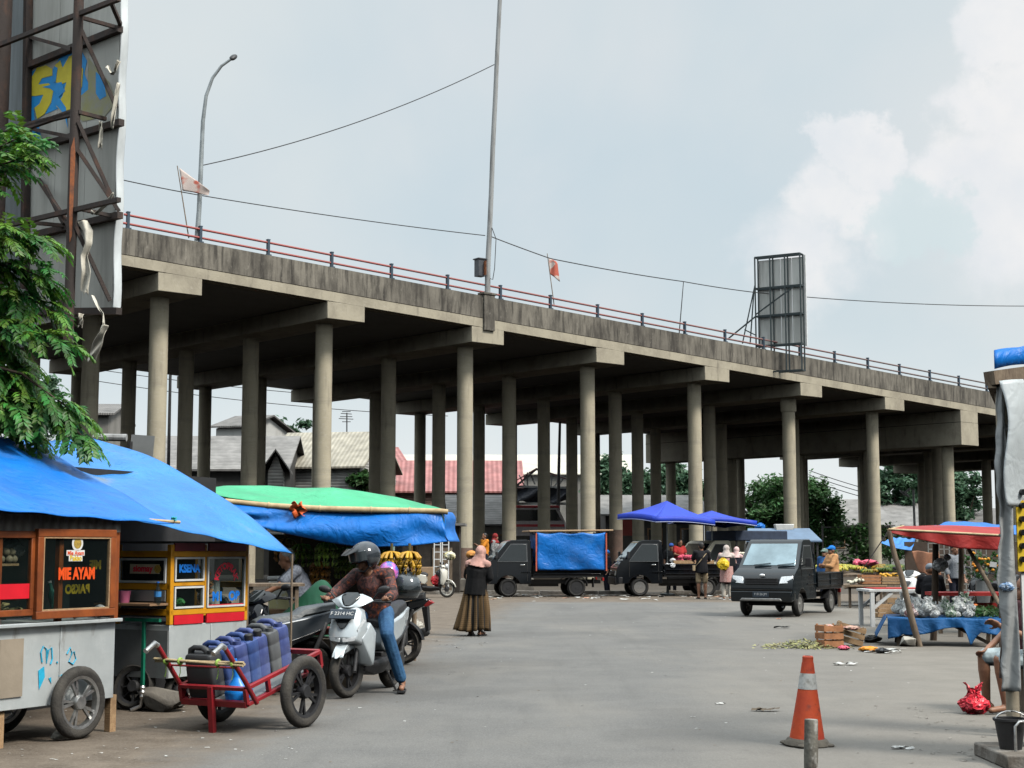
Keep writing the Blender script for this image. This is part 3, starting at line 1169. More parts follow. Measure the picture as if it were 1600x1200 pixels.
def house(label, px0, px1, pe, pr, Y, dep, roof, wall, ridge='x', yaw=0.0, over=.4, win=0, name='house', drop=0.0, cat='house', door=False):
 """eave line at py=pe, ridge at py=pr, spans px0..px1 at depth Y. ridge 'x': roof slope faces the viewer; 'y': gable faces the viewer"""
 a, b = W(px0, pe, Y), W(px1, pe, Y)
 c = (a + b) / 2
 hw = (b.x - a.x) / 2
 he = a.z
 hr = W((px0 + px1) / 2, pr, Y + (dep / 2 if ridge == 'x' else 0)).z
 t = thing(name, label, cat, (c.x, Y, 0), yaw)
 mb = MB()
 if ridge == 'x':
  mb.box((0, dep / 2, he / 2), (2 * hw - 2 * over, dep - 2 * over, he - .02))
  gp = [(over, he - .02), (dep - over, he - .02), (dep / 2, hr - .12)]
  mb.prism(gp, -hw + over, hw - over, 'x')
  mb.build('wall', wall, t)
  r_ = MB()
  th = .12
  for s in (0, 1):
   y0, y1 = (0, dep / 2) if s == 0 else (dep, dep / 2)
   r_.loft([[Vector((-hw, y0, he)), Vector((hw, y0, he)), Vector((hw, y0, he + th)), Vector((-hw, y0, he + th))],
      [Vector((-hw, y1, hr)), Vector((hw, y1, hr)), Vector((hw, y1, hr + th)), Vector((-hw, y1, hr + th))]])
  r_.build('roof', roof, t)
 else:
  mb.box((0, dep / 2, he / 2), (2 * hw - 2 * over, dep - 2 * over, he - .02))
  mb.prism([(-hw + over, he - .02), (hw - over, he - .02), (0, hr - .12)], over, dep - over, 'y')
  mb.build('wall', wall, t)
  r_ = MB()
  th = .12
  for s in (-1, 1):
   x0 = s * hw
   r_.loft([[Vector((x0, 0, he)), Vector((x0, dep, he)), Vector((x0, dep, he + th)), Vector((x0, 0, he + th))],
      [Vector((0, 0, hr)), Vector((0, dep, hr)), Vector((0, dep, hr + th)), Vector((0, 0, hr + th))]])
  r_.build('roof', roof, t)
 for k in range(win):
  x = -hw + over + (2 * hw - 2 * over) * (k + .5) / win
  w = MB()
  w.box((x, over - .01, he * .62), (1.1, .1, 1.2))
  f_ = w.build('window', m_wood, t)
  w = MB()
  w.box((x, over - .065, he * .62), (.9, .03, 1.0))
  w.build('pane', m_glassdark, f_)
 if door:
  w = MB()
  w.box((hw * .35, over - .01, 1.05), (1.0, .1, 2.1))
  w.build('door', m_woodgrey, t)
 return t
house('grey two storey house corner at far left behind a brown column', 96, 178, 648, 634, 92, 9, m_tile, m_wallg, 'x', .1, win=2)
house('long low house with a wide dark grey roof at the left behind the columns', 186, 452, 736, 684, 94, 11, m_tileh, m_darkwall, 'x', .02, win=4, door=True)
house('white and blue grey gabled house top above the grey roof', 322, 392, 668, 652, 108, 8, m_tile, m_wallw, 'x', -.3, win=2)
house('white plank house under a pale yellow corrugated roof', 406, 572, 732, 678, 100, 10, m_corr, m_plank, 'x', -.18, win=3, door=True)
house('small shed with a sagging grey tiled roof beside the white plank house', 408, 452, 736, 704, 92.5, 5, m_tile, m_plank, 'y', .1)
house('house with a bright red metal roof right of the corrugated roof', 500, 640, 726, 700, 112, 9, m_redroof, m_wallb, 'x', .25, win=3)
house('brown plank house with a long red roof behind the middle columns', 596, 820, 770, 722, 108, 10, m_redroof, m_brickw, 'x', .03, win=5, door=True)
house('very long pale warehouse roof on the skyline', 560, 1010, 742, 712, 168, 30, mat('pale_roof_sheet', (.55, .52, .44), .7, var=.15, scale=.5, bump=.05), m_wallg, 'x', 0, name='warehouse', cat='warehouse', win=10)
house('low grey roofed house left of the truss shed', 700, 812, 822, 776, 98, 8, m_tileh, m_wallg, 'x', .1, win=3)
house('grey layered roof house right of the big tree', 1256, 1400, 822, 782, 136, 12, m_tileh, m_wallg, 'x', .05, win=4)
house('grey sheet roof house with a pale ridge between the right columns', 1376, 1490, 826, 788, 142, 14, m_tileh, m_wallw, 'x', -.12, win=4)
house('low white house below the right end of the flyover', 1470, 1600, 826, 796, 148, 14, m_tile, m_wallw, 'x', 0, win=4)
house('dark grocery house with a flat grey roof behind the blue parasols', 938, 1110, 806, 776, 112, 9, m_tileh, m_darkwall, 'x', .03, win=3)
house('red painted kiosk behind the column by the black pickup', 962, 990, 812, 806, 101, 3, mat('red_kiosk_roof', (.4, .07, .06), .6), mat('red_kiosk_wall', (.46, .09, .07), .6, var=.2, scale=1), 'x', 0, over=.06, name='kiosk', cat='kiosk', door=True)
Yt = 104
tb = W(848, 800, Yt)
ts = thing('truss_shed', 'open shed with white roof trusses and a torn black tarpaulin', 'shed', (tb.x, Yt, 0))
def tl(px, py, dy=0):
 p = W(px, py, Yt + dy)
 return Vector((p.x - tb.x, p.y - Yt, p.z))
for dy in (0, 4):
 mb = MB()
 mb.bar(tl(806, 760, dy), tl(838, 733, dy), .14)
 mb.bar(tl(838, 733, dy), tl(886, 748, dy), .14)
 mb.bar(tl(806, 760, dy), tl(886, 762, dy), .14)
 for a, b in (((811, 742), (820, 760)), ((824, 738), (824, 760)), ((827, 737), (836, 757)), ((862, 740), (861, 762)), ((872, 752), (864, 763)), ((845, 740), (850, 762)), ((880, 748), (870, 762))):
  mb.bar(tl(*a, dy), tl(*b, dy), .09)
 mb.build('truss', m_white, ts)
mb = MB()
for x in (806, 850, 886):
 for dy in (0, 4):
  p = tl(x, 760, dy)
  mb.bar((p.x, p.y, 0), p, .16)
mb.build('post', m_darksteel, ts)
mb = MB()
P0, P1, P2, P3 = tl(804, 762, -.2), tl(888, 762, -.2), tl(884, 784, -.4), tl(806, 786, -.4)
mb.grid(lambda u, v: P0.lerp(P1, u).lerp(P3.lerp(P2, u), v) + Vector((0, .3 * math.sin(u * 9 + v * 4), .12 * math.sin(u * 14) * v)), 24, 8)
mb.build('tarpaulin', tarp('black_tarp', (.03, .035, .05), strength=.8, trans=0), ts, smooth=180, solid=.02)
mb = MB()
mb.loft([[tl(838, 733, -.5), tl(838, 733, 4.5), tl(838, 731, 4.5), tl(838, 731, -.5)], [tl(790, 762, -.5), tl(790, 762, 4.5), tl(790, 760, 4.5), tl(790, 760, -.5)]])
mb.loft([[tl(838, 733, -.5), tl(838, 733, 4.5), tl(838, 731, 4.5), tl(838, 731, -.5)], [tl(892, 752, -.5), tl(892, 752, 4.5), tl(892, 750, 4.5), tl(892, 750, -.5)]])
mb.build('roof', m_redroof, ts)
mb = MB()
mb.bar(tl(804, 787, -.4), tl(886, 787, -.4), .25, .16)
mb.build('beam', m_wallw, ts)
Yb = 97
b0 = W(842, 820, Yb)
bus = thing('minibus', 'red and white minibus parked behind the columns above the blue truck tarp', 'minibus', (b0.x, Yb, 0), 0)
def bv(px, py, dy=0):
 p = W(px, py, Yb + dy)
 return Vector((p.x - b0.x, dy, p.z))
zt_ = bv(842, 790).z
hwb = (bv(884, 800).x - bv(800, 800).x) / 2
mb = MB()
mb.prism([(-hwb, .5), (hwb, .5), (hwb, zt_ - 1.1), (hwb * .72, zt_ - .1), (-hwb * .95, zt_ - .1), (-hwb, zt_ - .3)], 0, 2, 'y')
mb.build('body', mat('white_red_paint', (.62, .55, .55), .35, var=.1, coat=.4), bus, bevel=.08)
mb = MB()
mb.box((-.1, 1, zt_ - .06), (hwb * 1.66, 2.05, .16))
mb.build('roof', mat('bright_red_paint', (.6, .03, .04), .35, coat=.4), bus, bevel=.05)
mb = MB()
mb.prism([(-hwb * .93, zt_ - .95), (hwb * .86, zt_ - .95), (hwb * .62, zt_ - .25), (-hwb * .9, zt_ - .25)], -.02, 0.004, 'y')
mb.build('window', m_glassdark, bus)
mb = MB()
mb.box((0, -.015, zt_ - 1.25), (hwb * 1.9, .03, .16))
mb.build('red_stripe', mat('bright_red_paint', (.6, .03, .04)), bus)
for s in (-1, 1):
 mb = MB()
 mb.lathe([(.12, -.1), (.33, -.1), (.35, -.06), (.35, .06), (.33, .1), (.12, .1)], 18, (s * hwb * .6, .1, .35), (math.pi / 2, 0, 0))
 mb.build('wheel', m_rubber, bus, smooth=40)
mb = MB()
mb.box((0, 0, 1.1), (46, .2, 2.2))
mb.box((0, 0, 2.24), (46, .3, .1))
w_ = tag(mb.build('block_wall', layered('grimy_block', (.15, .14, .125), [((.07, .065, .06), .8, (1, 1, .4), .42, .65, .8)], bump=.3)), 'long low grey block wall running behind the flyover columns', 'wall')
w_.location = (-15, 91, 0)
for label, pts, Yq, r in (('thin dark lamp pole between the two leftmost columns', [(263, 735), (266, 590), (268, 560)], 88, .1),
       ('tall dark pole rising between the middle columns beside the truss shed', [(872, 822), (873, 740), (875, 655), (876, 620)], 101, .12)):
 b0 = W(*pts[0], Yq)
 b0.z = 0
 mb = MB()
 mb.tube([Vector((0, 0, 0))] + [W(x, y, Yq) - b0 for x, y in pts], [r * 1.3] + [r * (1 - .15 * k) for k in range(len(pts))], 8)
 o = tag(mb.build('lamp_pole', m_darksteel, None, smooth=60), label, 'pole')
 o.location = b0
b0 = W(543, 712, 113)
b0.z = 0
an = thing('television_antenna', 'spindly television antenna mast above the red roof', 'antenna', b0)
mb = MB()
mb.tube([Vector((0, 0, 3)), W(542, 645, 113) - b0], .05, 6)
mb.build('mast', m_darksteel, an)
mb = MB()
for k, (y, w) in enumerate(((643, .35), (647, .45), (651, .5), (655, .6), (659, .35))):
 c = W(542, y, 113) - b0
 mb.tube([c + Vector((-w, 0, .05 * (k % 2))), c + Vector((w * .8, 0, 0))], .03, 5)
mb.build('dipoles', m_darksteel, an)
b0 = W(1429, 800, 122)
b0.z = 0
sl = thing('street_lamp', 'distant white street lamp with an angled arm in front of dark trees', 'street lamp', b0)
mb = MB()
mb.tube([Vector((0, 0, 0)), W(1427, 765, 122) - b0, W(1422, 763, 122) - b0, W(1413, 771, 122) - b0], [.12, .09, .08, .1], 8)
mb.build('pole', m_white, sl)
mb = MB()
mb.ell(W(1413, 771, 122) - b0, (.5, .2, .12), (0, .6, 0))
mb.build('lamp_head', m_white, sl, smooth=180)
for k, (a, b) in enumerate((((1264, 735), (1400, 775)), ((1264, 742), (1400, 782)), ((1264, 750), (1400, 789)))):
 wire('far power line drooping over the grey roofs, strand ' + ('highest', 'middle', 'lowest')[k], [W(*a, 120), W(*b, 124)], .03, .3, name='power_line')
for k, (a, b) in enumerate((((130, 574), (700, 628)), ((130, 592), (700, 650)))):
 wire(('upper', 'lower')[k] + ' far power line crossing the sky between the left columns', [W(*a, 120), W(*b, 124)], .03, .3, name='power_line')
m_bark = mat('bark', (.12, .085, .06), .9, col2=(.06, .045, .032), scale=5, stretch=(2, 2, .4), bump=.5)
m_leafd = mat('leaf_dark', (.075, .17, .055), .55, var=.3, scale=.8, bump=0, island=.4, thin=.35)
m_leafm = mat('leaf_mid', (.05, .13, .035), .55, var=.3, scale=.8, bump=0, island=.4, thin=.35)
m_leaffar = mat('leaf_far', (.09, .18, .10), .6, var=.3, scale=.8, bump=0, island=.35, thin=.35)
def leafcloud(mb, c, r, n, size, rnd, flat=.0, clusters=26):
 C = []
 while len(C) < clusters:
  p = Vector((rnd.uniform(-1, 1), rnd.uniform(-1, 1), rnd.uniform(-1, 1)))
  if .25 < p.length < 1:
   C.append((Vector((p.x * r[0], p.y * r[1], p.z * r[2])), rnd.uniform(.16, .36)))
 for _ in range(n):
  cc, k = C[rnd.randrange(clusters)]
  p = Vector((rnd.gauss(0, .5), rnd.gauss(0, .5), rnd.gauss(0, .42)))
  p = Vector((p.x * r[0], p.y * r[1], p.z * r[2] * (1 - flat))) * k * 1.15 + cc + Vector(c)
  s = size * rnd.uniform(.6, 1.3)
  a = Euler((rnd.uniform(-.9, .9), rnd.uniform(-.9, .9), rnd.uniform(0, 6.28))).to_matrix()
  q = [a @ Vector(v) * s for v in ((-1, 0, 0), (0, -.45, .12), (1, 0, 0), (0, .45, .12))]
  mb.add([p + v for v in q], [(0, 1, 2, 3)])
def tree(label, px, py, rpx, rpy, Y, n, size, leaf, seed, name='tree', cat='tree', flat=0, deep=.8, clusters=26):
 rnd = random.Random(seed)
 c = W(px, py, Y)
 rx, rz = rpx / F * Y, rpy / F * Y
 t = thing(name, label, cat, (c.x, Y, 0))
 cz = c.z
 mb = MB()
 tr = max(.12, rx * .06)
 mb.tube([(0, 0, 0), (rnd.uniform(-.2, .2), 0, cz * .4), (rnd.uniform(-.3, .3), 0, cz * .9)], [tr * 1.4, tr, tr * .7], 10)
 for k in range(7):
  a = k * .9 + rnd.uniform(-.3, .3)
  e = Vector((math.cos(a) * rx * .7, math.sin(a) * rx * deep * .7, cz + rnd.uniform(-.4, .7) * rz))
  s = Vector((0, 0, cz * rnd.uniform(.4, .8)))
  mb.tube([s, s.lerp(e, .5) + Vector((0, 0, -.1 * rz)), e], [tr * .55, tr * .35, tr * .12], 6)
 mb.build('trunk', m_bark, t, smooth=60)
 mb = MB()
 leafcloud(mb, (0, 0, cz), (rx, rx * deep, rz), n, size, rnd, flat, clusters)
 mb.build('crown', leaf, t)
 return t
tree('far rounded tree behind the pale corrugated roof', 452, 684, 44, 30, 124, 5200, .27, m_leaffar, 1)
tree('far feathery green tree seen between the middle columns', 960, 758, 42, 42, 130, 5200, .27, m_leaffar, 2)
tree('far tall green tree left of the fifth front column', 1028, 752, 38, 38, 134, 4800, .27, m_leaffar, 3)
tree('pale green tree peeking behind the parasols and columns', 1076, 772, 34, 34, 126, 4000, .27, m_leaffar, 4)
tree('big spreading dark green tree behind the moving black pickup', 1206, 790, 66, 52, 130, 17000, .22, m_leafd, 5, flat=.35, clusters=44)
tree('drooping leafy tree right of the column behind the pickup', 1272, 806, 38, 62, 128, 9000, .22, m_leafd, 6, clusters=34)
tree('dense dark tree beyond the right columns behind the lamp', 1402, 764, 42, 46, 150, 7200, .32, m_leaffar, 7)
tree('far dark tree seen through the last gap under the flyover', 1498, 778, 40, 40, 152, 6000, .32, m_leaffar, 8)
tree('dark far tree left of the leftmost columns', 40, 640, 70, 60, 130, 5000, .32, m_leaffar, 9)
tree('low dark bush beside the white plank house', 566, 752, 20, 20, 100, 700, .3, m_leafd, 10, name='bush', cat='bush')
b0 = W(1338, 850, 92)
ff = thing('net_fence', 'dark green creeper covered net fence right of the moving pickup', 'fence', (b0.x, 92, 0))
mb = MB()
for x in (-2.0, 0, 2.0):
 mb.bar((x, 0, 0), (x, 0, 2.9), .09)
mb.bar((-2, 0, 2.8), (2, 0, 2.8), .06)
mb.bar((-2, 0, 1.4), (2, 0, 1.4), .06)
mb.build('frame', m_darksteel, ff)
mb = MB()
leafcloud(mb, (0, .1, 1.6), (2.6, .5, 1.6), 2200, .17, random.Random(5), 0, 30)
mb.build('creeper', m_leafd, ff)
def lerp3(a, b, t):
 return Vector(a).lerp(Vector(b), t)
STAND = dict(pelvis=(0, 0, .95), chest=(0, .01, 1.27), neck=(0, .01, 1.44), head=(0, -.01, 1.58), face=(0, -1, 0),
    shL=(.18, .01, 1.4), elL=(.24, .04, 1.12), wrL=(.23, -.06, .88), shR=(-.18, .01, 1.4), elR=(-.24, .04, 1.12), wrR=(-.23, -.06, .88),
    hiL=(.09, 0, .92), knL=(.1, -.01, .5), anL=(.1, .02, .09), hiR=(-.09, 0, .92), knR=(-.1, -.01, .5), anR=(-.1, .02, .09),
    toL=(.12, -.16, .03), toR=(-.12, -.16, .03), hdL=None, hdR=None)
def hand(mb, w, d, side, curl=.5, palmdir=None):
 """palm, four unequal bent fingers and a thumb, growing from wrist w along d"""
 w, d = Vector(w), Vector(d).normalized()
 u = Vector(palmdir) if palmdir else Vector((0, -1, 0))
 a = d.cross(u)
 if a.length < .1:
  a = d.cross(Vector((1, 0, 0)))
 a.normalize()
 u = a.cross(d).normalized()
 mb.ell(w + d * .045, (.05, .042, .02), Matrix((d, a, u)).transposed(), 10, 6)
 for k, (off, ln) in enumerate(((-.03, .062), (-.01, .074), (.011, .07), (.03, .055))):
  b = w + d * .078 + a * off
  m1 = b + (d * math.cos(curl * .7) + u * math.sin(curl * .7)) * ln * .5
  m2 = m1 + (d * math.cos(curl * 1.9) + u * math.sin(curl * 1.9)) * ln * .5
  mb.caps(b, m1, .0105, .0095, 8)
  mb.caps(m1, m2, .0095, .008, 8)
 s = -1 if side == 'L' else 1
 t0 = w + d * .025 + a * s * .035
 t1 = t0 + (d * .7 + a * s * .6 + u * .35).normalized() * .036
 t2 = t1 + (d * .9 + u * .5).normalized() * .03
 mb.caps(t0, t1, .013, .011, 8)
 mb.caps(t1, t2, .011, .009, 8)
def person(label, loc, rz, pose=None, H=1.65, top=None, sleeve=.5, bottom=None, leglen=1.0, hair='short', voxel=.011, skin=None, slim=1.0,
   shoes=None, parent=None, hem=.0, curl=.5, group=None, loose=1.0):
 J = dict(STAND)
 J.update(pose or {})
 ab = J.pop('abs', False)
 k = H / 1.70
 for n_ in J:
  if J[n_] is not None and n_ not in ('face', 'hdL', 'hdR'):
   J[n_] = Vector(J[n_]) * (1 if ab else k)
 face = Vector(J['face']).normalized()
 t = thing('person', label, 'person', loc, rz, group)
 sk = skin or m_skin
 mb = MB()
 V = {n_: (Vector(p) if p is not None else None) for n_, p in J.items()}
 w = slim
 pel, ch, nk, hd = V['pelvis'], V['chest'], V['neck'], V['head']
 sidev = (V['shL'] - V['shR']).normalized()
 mb.ell(pel, (.155 * w, .115 * w, .12))
 mb.tube([pel, pel.lerp(ch, .5), ch, ch.lerp(nk, .6)], [.13 * w, .118 * w, .135 * w, .1 * w], 14)
 mb.ell(ch, (.165 * w, .11 * w, .17))
 for s in 'LR':
  mb.caps(ch.lerp(nk, .55), V['sh' + s], .07, .062)
  mb.caps(V['sh' + s], V['el' + s], .054, .041)
  mb.caps(V['el' + s], V['wr' + s], .04, .026)
  hdv = V['hd' + s] if V['hd' + s] is not None else (V['wr' + s] - V['el' + s])
  hand(mb, V['wr' + s], hdv, s, curl)
  mb.caps(V['hi' + s], V['kn' + s], .088 * w, .056)
  mb.caps(V['kn' + s], V['kn' + s].lerp(V['an' + s], .3), .054, .058)
  mb.caps(V['kn' + s].lerp(V['an' + s], .3), V['an' + s], .056, .036)
  mb.caps(V['an' + s], V['an' + s] + Vector((0, 0, -.03)), .038, .036)
  ft = (V['to' + s] - V['an' + s])
  mb.caps(V['an' + s] + Vector((0, 0, -.045)) - ft * .2, V['to' + s] + Vector((0, 0, .012)), .035, .028)
 mb.caps(nk - Vector((0, 0, .05)), hd - Vector((0, 0, .05)), .058, .052)
 ez = Vector((0, 0, 1))
 fy = -face
 fxx = face.cross(ez).normalized() * -1
 fz = fxx.cross(fy).normalized()
 if fz.z < 0:
  fz = -fz
 Rm = Matrix((fxx, fy, fz)).transposed()
 def hp(x, y, z):
  return hd + Rm @ Vector((x, y, z))
 mb.ell(hp(0, .012, .02), (.075, .093, .1), Rm)
 mb.ell(hp(0, -.025, -.045), (.058, .066, .068), Rm)
 mb.ell(hp(0, -.075, -.09), (.025, .02, .016), Rm)
 mb.caps(hp(0, -.085, .0), hp(0, -.102, -.03), .009, .014, 8)
 mb.caps(hp(-.02, -.085, -.062), hp(.02, -.085, -.062), .008, .008, 8)
 for s in (-1, 1):
  mb.ell(hp(s * .078, .005, -.01), (.012, .022, .032), Rm, 8, 6)
 body = remeshed(mb, 'body', sk, t, voxel)
 if face.y < .8:
  for s in (-1, 1):
   e = MB()
   e.ell(hp(s * .03, -.083, .008), (.013, .008, .008), Rm, 8, 6)
   e.build('eye', m_eye, t, smooth=180)
 if top is not None:
  mb = MB()
  o_ = .02 * loose
  mb.ell(pel + Vector((0, 0, -.02 - hem * .5)), (.165 * w + o_, .125 * w + o_, .1 + hem * .6))
  mb.tube([pel + Vector((0, 0, -.08 - hem)), pel.lerp(ch, .5), ch, ch.lerp(nk, .62)], [.15 * w + o_ * 1.5, .135 * w + o_ * 1.2, .142 * w + o_, .1 * w + o_ * .5], 14)
  mb.ell(ch, (.17 * w + o_, .115 * w + o_, .17 + o_))
  for s in 'LR':
   mb.caps(ch.lerp(nk, .5), V['sh' + s], .075, .07 + o_ * .3)
   if sleeve <= 1:
    mb.caps(V['sh' + s], lerp3(V['sh' + s], V['el' + s], sleeve), .068 + o_ * .2, .06 + o_ * .5)
   else:
    mb.caps(V['sh' + s], V['el' + s], .068 + o_ * .2, .055 + o_ * .3)
    mb.caps(V['el' + s], lerp3(V['el' + s], V['wr' + s], sleeve - 1), .055 + o_ * .3, .043 + o_ * .4)
  remeshed(mb, 'shirt', top, t, voxel)
 if bottom is not None:
  mb = MB()
  mb.ell(pel + Vector((0, 0, -.03)), (.168 * w, .13 * w, .13))
  for s in 'LR':
   hi, kn, an = V['hi' + s], V['kn' + s], V['an' + s]
   if leglen <= .55:
    mb.caps(hi, lerp3(hi, kn, leglen / .5 * .92), .1 * w, .085)
   else:
    mb.caps(hi, kn, .1 * w, .072)
    mb.caps(kn, lerp3(kn, an, (leglen - .5) / .5), .072, .062)
  remeshed(mb, 'trousers' if leglen > .55 else 'shorts', bottom, t, voxel)
 if shoes is not None:
  for s in 'LR':
   ft = (V['to' + s] - V['an' + s])
   ft.z = 0
   c_ = (V['an' + s] + V['to' + s]) / 2
   mb = MB()
   mb.box((c_.x - ft.x * .1, c_.y - ft.y * .1, V['to' + s].z - .018), (.085, .25, .025), (0, 0, math.atan2(-ft.x, ft.y) if ft.length else 0))
   mb.tube([(c_.x - .045, c_.y, V['to' + s].z - .01), (c_.x, c_.y - .02, V['to' + s].z + .055), (c_.x + .045, c_.y, V['to' + s].z - .01)], .012, 6)
   mb.build('sandal', shoes, t, bevel=.008)
 if hair == 'short':
  mb = MB()
  mb.ell(hp(0, .028, .045), (.083, .09, .083), Rm)
  mb.ell(hp(0, .05, .0), (.074, .07, .075), Rm)
  remeshed(mb, 'hair', m_hair, t, .012)
 elif hair and hair[0] == 'hijab':
  mb = MB()
  mb.ell(hp(0, .02, .03), (.098, .11, .115), Rm)
  mb.ell(hp(0, .04, -.05), (.09, .095, .11), Rm)
  mb.tube([hp(0, .03, -.05), nk + Vector((0, .02, .02)), ch.lerp(nk, .45) + Vector((0, .015, 0))], [.1, .12, .185], 16)
  for s in 'LR':
   mb.caps(nk + Vector((0, .02, -.02)), V['sh' + s] + Vector((0, .02, -.02)), .085, .085)
  remeshed(mb, 'headscarf', hair[1], t, .012)
 elif hair and hair[0] == 'cap':
  mb = MB()
  mb.ell(hp(0, .012, .05), (.09, .108, .085), Rm)
  mb.ell(hp(0, -.11, .05), (.07, .07, .014), Rm)
  remeshed(mb, 'cap', hair[1], t, .011)
 return t, V
def fabric(name, c, c2=None, scale=9, **k):
 return mat(name, c, .85, col2=c2, scale=scale, bump=.25, bscale=25, spec=.2, **k)
def wheel_parts(parent, c, r, tw, name='wheel', tyre=None, rimm=None, spokes=5, axis=None, rr=None):
 """tyre ring with a rim (sub-part); axle along local X"""
 rot = (0, math.pi / 2, 0)
 rr = rr or r * .72
 mb = MB()
 prof = [(rr, -tw * .7), (rr + (r - rr) * .5, -tw), (r - tw * .45, -tw * .85), (r, -tw * .35), (r, tw * .35), (r - tw * .45, tw * .85), (rr + (r - rr) * .5, tw), (rr, tw * .7)]
 mb.lathe(prof, 32, c, rot, closed=True)
 o = mb.build(name, tyre or m_rubberdust, parent, smooth=50)
 mb = MB()
 mb.lathe([(rr * .9, -tw * .6), (rr + .004, -tw * .75), (rr + .004, tw * .75), (rr * .9, tw * .6)], 32, c, rot, closed=True)
 mb.lathe([(.0, -tw * .9), (.05, -tw * .9), (.06, -tw * .5), (.06, tw * .5), (.05, tw * .9), (.0, tw * .9)], 16, c, rot)
 for k in range(spokes):
  a = 2 * math.pi * k / spokes
  for da in (-.16, .16) if spokes < 8 else (0,):
   p0 = Vector(c) + Vector((0, math.cos(a) * .05, math.sin(a) * .05))
   p1 = Vector(c) + Vector((0, math.cos(a + da) * rr * .93, math.sin(a + da) * rr * .93))
   mb.bar(p0, p1, tw * .45, .022 if spokes < 8 else .008)
 mb.build('rim', rimm or m_blackdull, o, smooth=40)
 return o
def arcband(cy, cz, r0, r1, a0, a1, n=12):
 A = [(cy + math.cos(a0 + (a1 - a0) * k / n) * r1, cz + math.sin(a0 + (a1 - a0) * k / n) * r1) for k in range(n + 1)]
 B = [(cy + math.cos(a0 + (a1 - a0) * k / n) * r0, cz + math.sin(a0 + (a1 - a0) * k / n) * r0) for k in range(n + 1)]
 return A + B[::-1]
def scooter(label, loc, rz, paint, accent, seatm, style='sharp', plate=None, wheelm=None, steer=0.0, mirrors=True, cat='scooter', name='motor_scooter', cowlm=None):
 t = thing(name, label, cat, loc, rz)
 fw, rw = -.64, .62
 r = .27
 wf = wheel_parts(t, (0, 0, 0), r, .05, 'front_wheel', rimm=wheelm)
 wf.location = (0, fw, r)
 wf.rotation_euler = (0, 0, steer)
 wr = wheel_parts(t, (0, 0, 0), r, .06, 'rear_wheel', rimm=wheelm)
 wr.location = (0, rw, r)
 retro = style == 'retro'
 mb = MB()
 for s in (-1, 1):
  mb.tube([(s * .085, fw, r), (s * .085, fw + .06, r + .22), (s * .06, fw + .13, .66)], .024, 8)
 mb.lathe([(.0, -.09), (.09, -.085), (.09, -.075), (0, -.07)], 18, (0, fw, r), (0, math.pi / 2, 0))
 mb.build('fork', m_darksteel, t, smooth=50)
 mb = MB()
 if retro:
  mb.prism(arcband(fw, r, .285, .31, R(35), R(170)), -.075, .075, 'x')
  mb.hull([(.075, fw - .05, .56), (.075, fw + .18, .5), (.05, fw + .1, .66), (.06, fw - .2, .45), (.02, fw - .27, .4)])
 else:
  mb.prism(arcband(fw, r, .285, .3, R(40), R(150)), -.062, .062, 'x')
  mb.hull([(.075, fw - .02, .575), (.085, fw + .12, .52), (.06, fw - .2, .49), (.015, fw - .3, .41), (.05, fw + .14, .62)])
 mb.build('front_fender', paint, t, bevel=.014)
 mb = MB()
 if retro:
  mb.hull([(.12, -.66, .62), (.2, -.56, .6), (.21, -.5, .78), (.12, -.56, .92), (.05, -.66, .84), (.2, -.44, .4), (.12, -.54, .38), (.16, -.42, .9)])
 else:
  mb.hull([(.05, -.80, .60), (.15, -.755, .58), (.17, -.72, .66), (.09, -.745, .80), (.15, -.62, .86), (.08, -.60, .93), (.2, -.56, .70), (.17, -.56, .52), (.06, -.74, .53), (.14, -.5, .88)])
  mb.hull([(.17, -.66, .6), (.24, -.52, .56), (.235, -.42, .66), (.2, -.5, .76), (.22, -.44, .30), (.15, -.5, .33), (.16, -.42, .5)])
 mb.build('front_shield', paint, t, bevel=.018)
 if not retro:
  mb = MB()
  mb.hull([(.085, -.758, .785), (.02, -.79, .70), (.10, -.70, .83), (.03, -.73, .82)])
  mb.build('nose_insert', m_black, t, bevel=.006)
  mb = MB()
  mb.hull([(.10, -.48, .36), (.13, -.44, .55), (.1, -.3, .5), (.14, -.36, .30), (.12, -.52, .62)])
  mb.hull([(.09, -.57, .5), (.09, -.5, .36), (.05, -.55, .6), (.1, -.46, .5)])
  mb.build('inner_shield', m_blackdull, t, bevel=.012)
 else:
  mb = MB()
  mb.hull([(.19, -.5, .42), (.19, -.42, .86), (.14, -.38, .84), (.16, -.36, .36)])
  mb.build('inner_shield', m_blackdull, t, bevel=.012)
 if retro:
  mb = MB()
  mb.ell((0, -.62, .98), (.085, .06, .085))
  mb.build('headlight', m_lamp, t, smooth=180)
 else:
  for s in (-1, 1):
   mb = MB()
   mb.hull([(s * .012, -.808, .565), (s * .012, -.805, .61), (s * .12, -.772, .60), (s * .15, -.752, .63), (s * .13, -.765, .575), (s * .02, -.78, .56)], mirror=False)
   mb.build('headlight', m_lamp, t, bevel=.006)
   mb = MB()
   mb.hull([(s * .155, -.735, .66), (s * .19, -.60, .78), (s * .17, -.63, .80), (s * .15, -.742, .69), (s * .14, -.7, .7)], mirror=False)
   mb.build('indicator', m_lamp, t, bevel=.004)
 mb = MB()
 if retro:
  mb.hull([(.12, -.6, .94), (.1, -.54, 1.03), (.2, -.5, .97), (.17, -.45, 1.0), (.06, -.42, .95)])
 else:
  mb.hull([(.03, -.66, .905), (.12, -.60, .90), (.24, -.50, .97), (.19, -.44, 1.0), (.1, -.48, 1.045), (.04, -.40, .96), (.12, -.56, .99)])
 cw = mb.build('handlebar_cowl', cowlm or paint, t, bevel=.012)
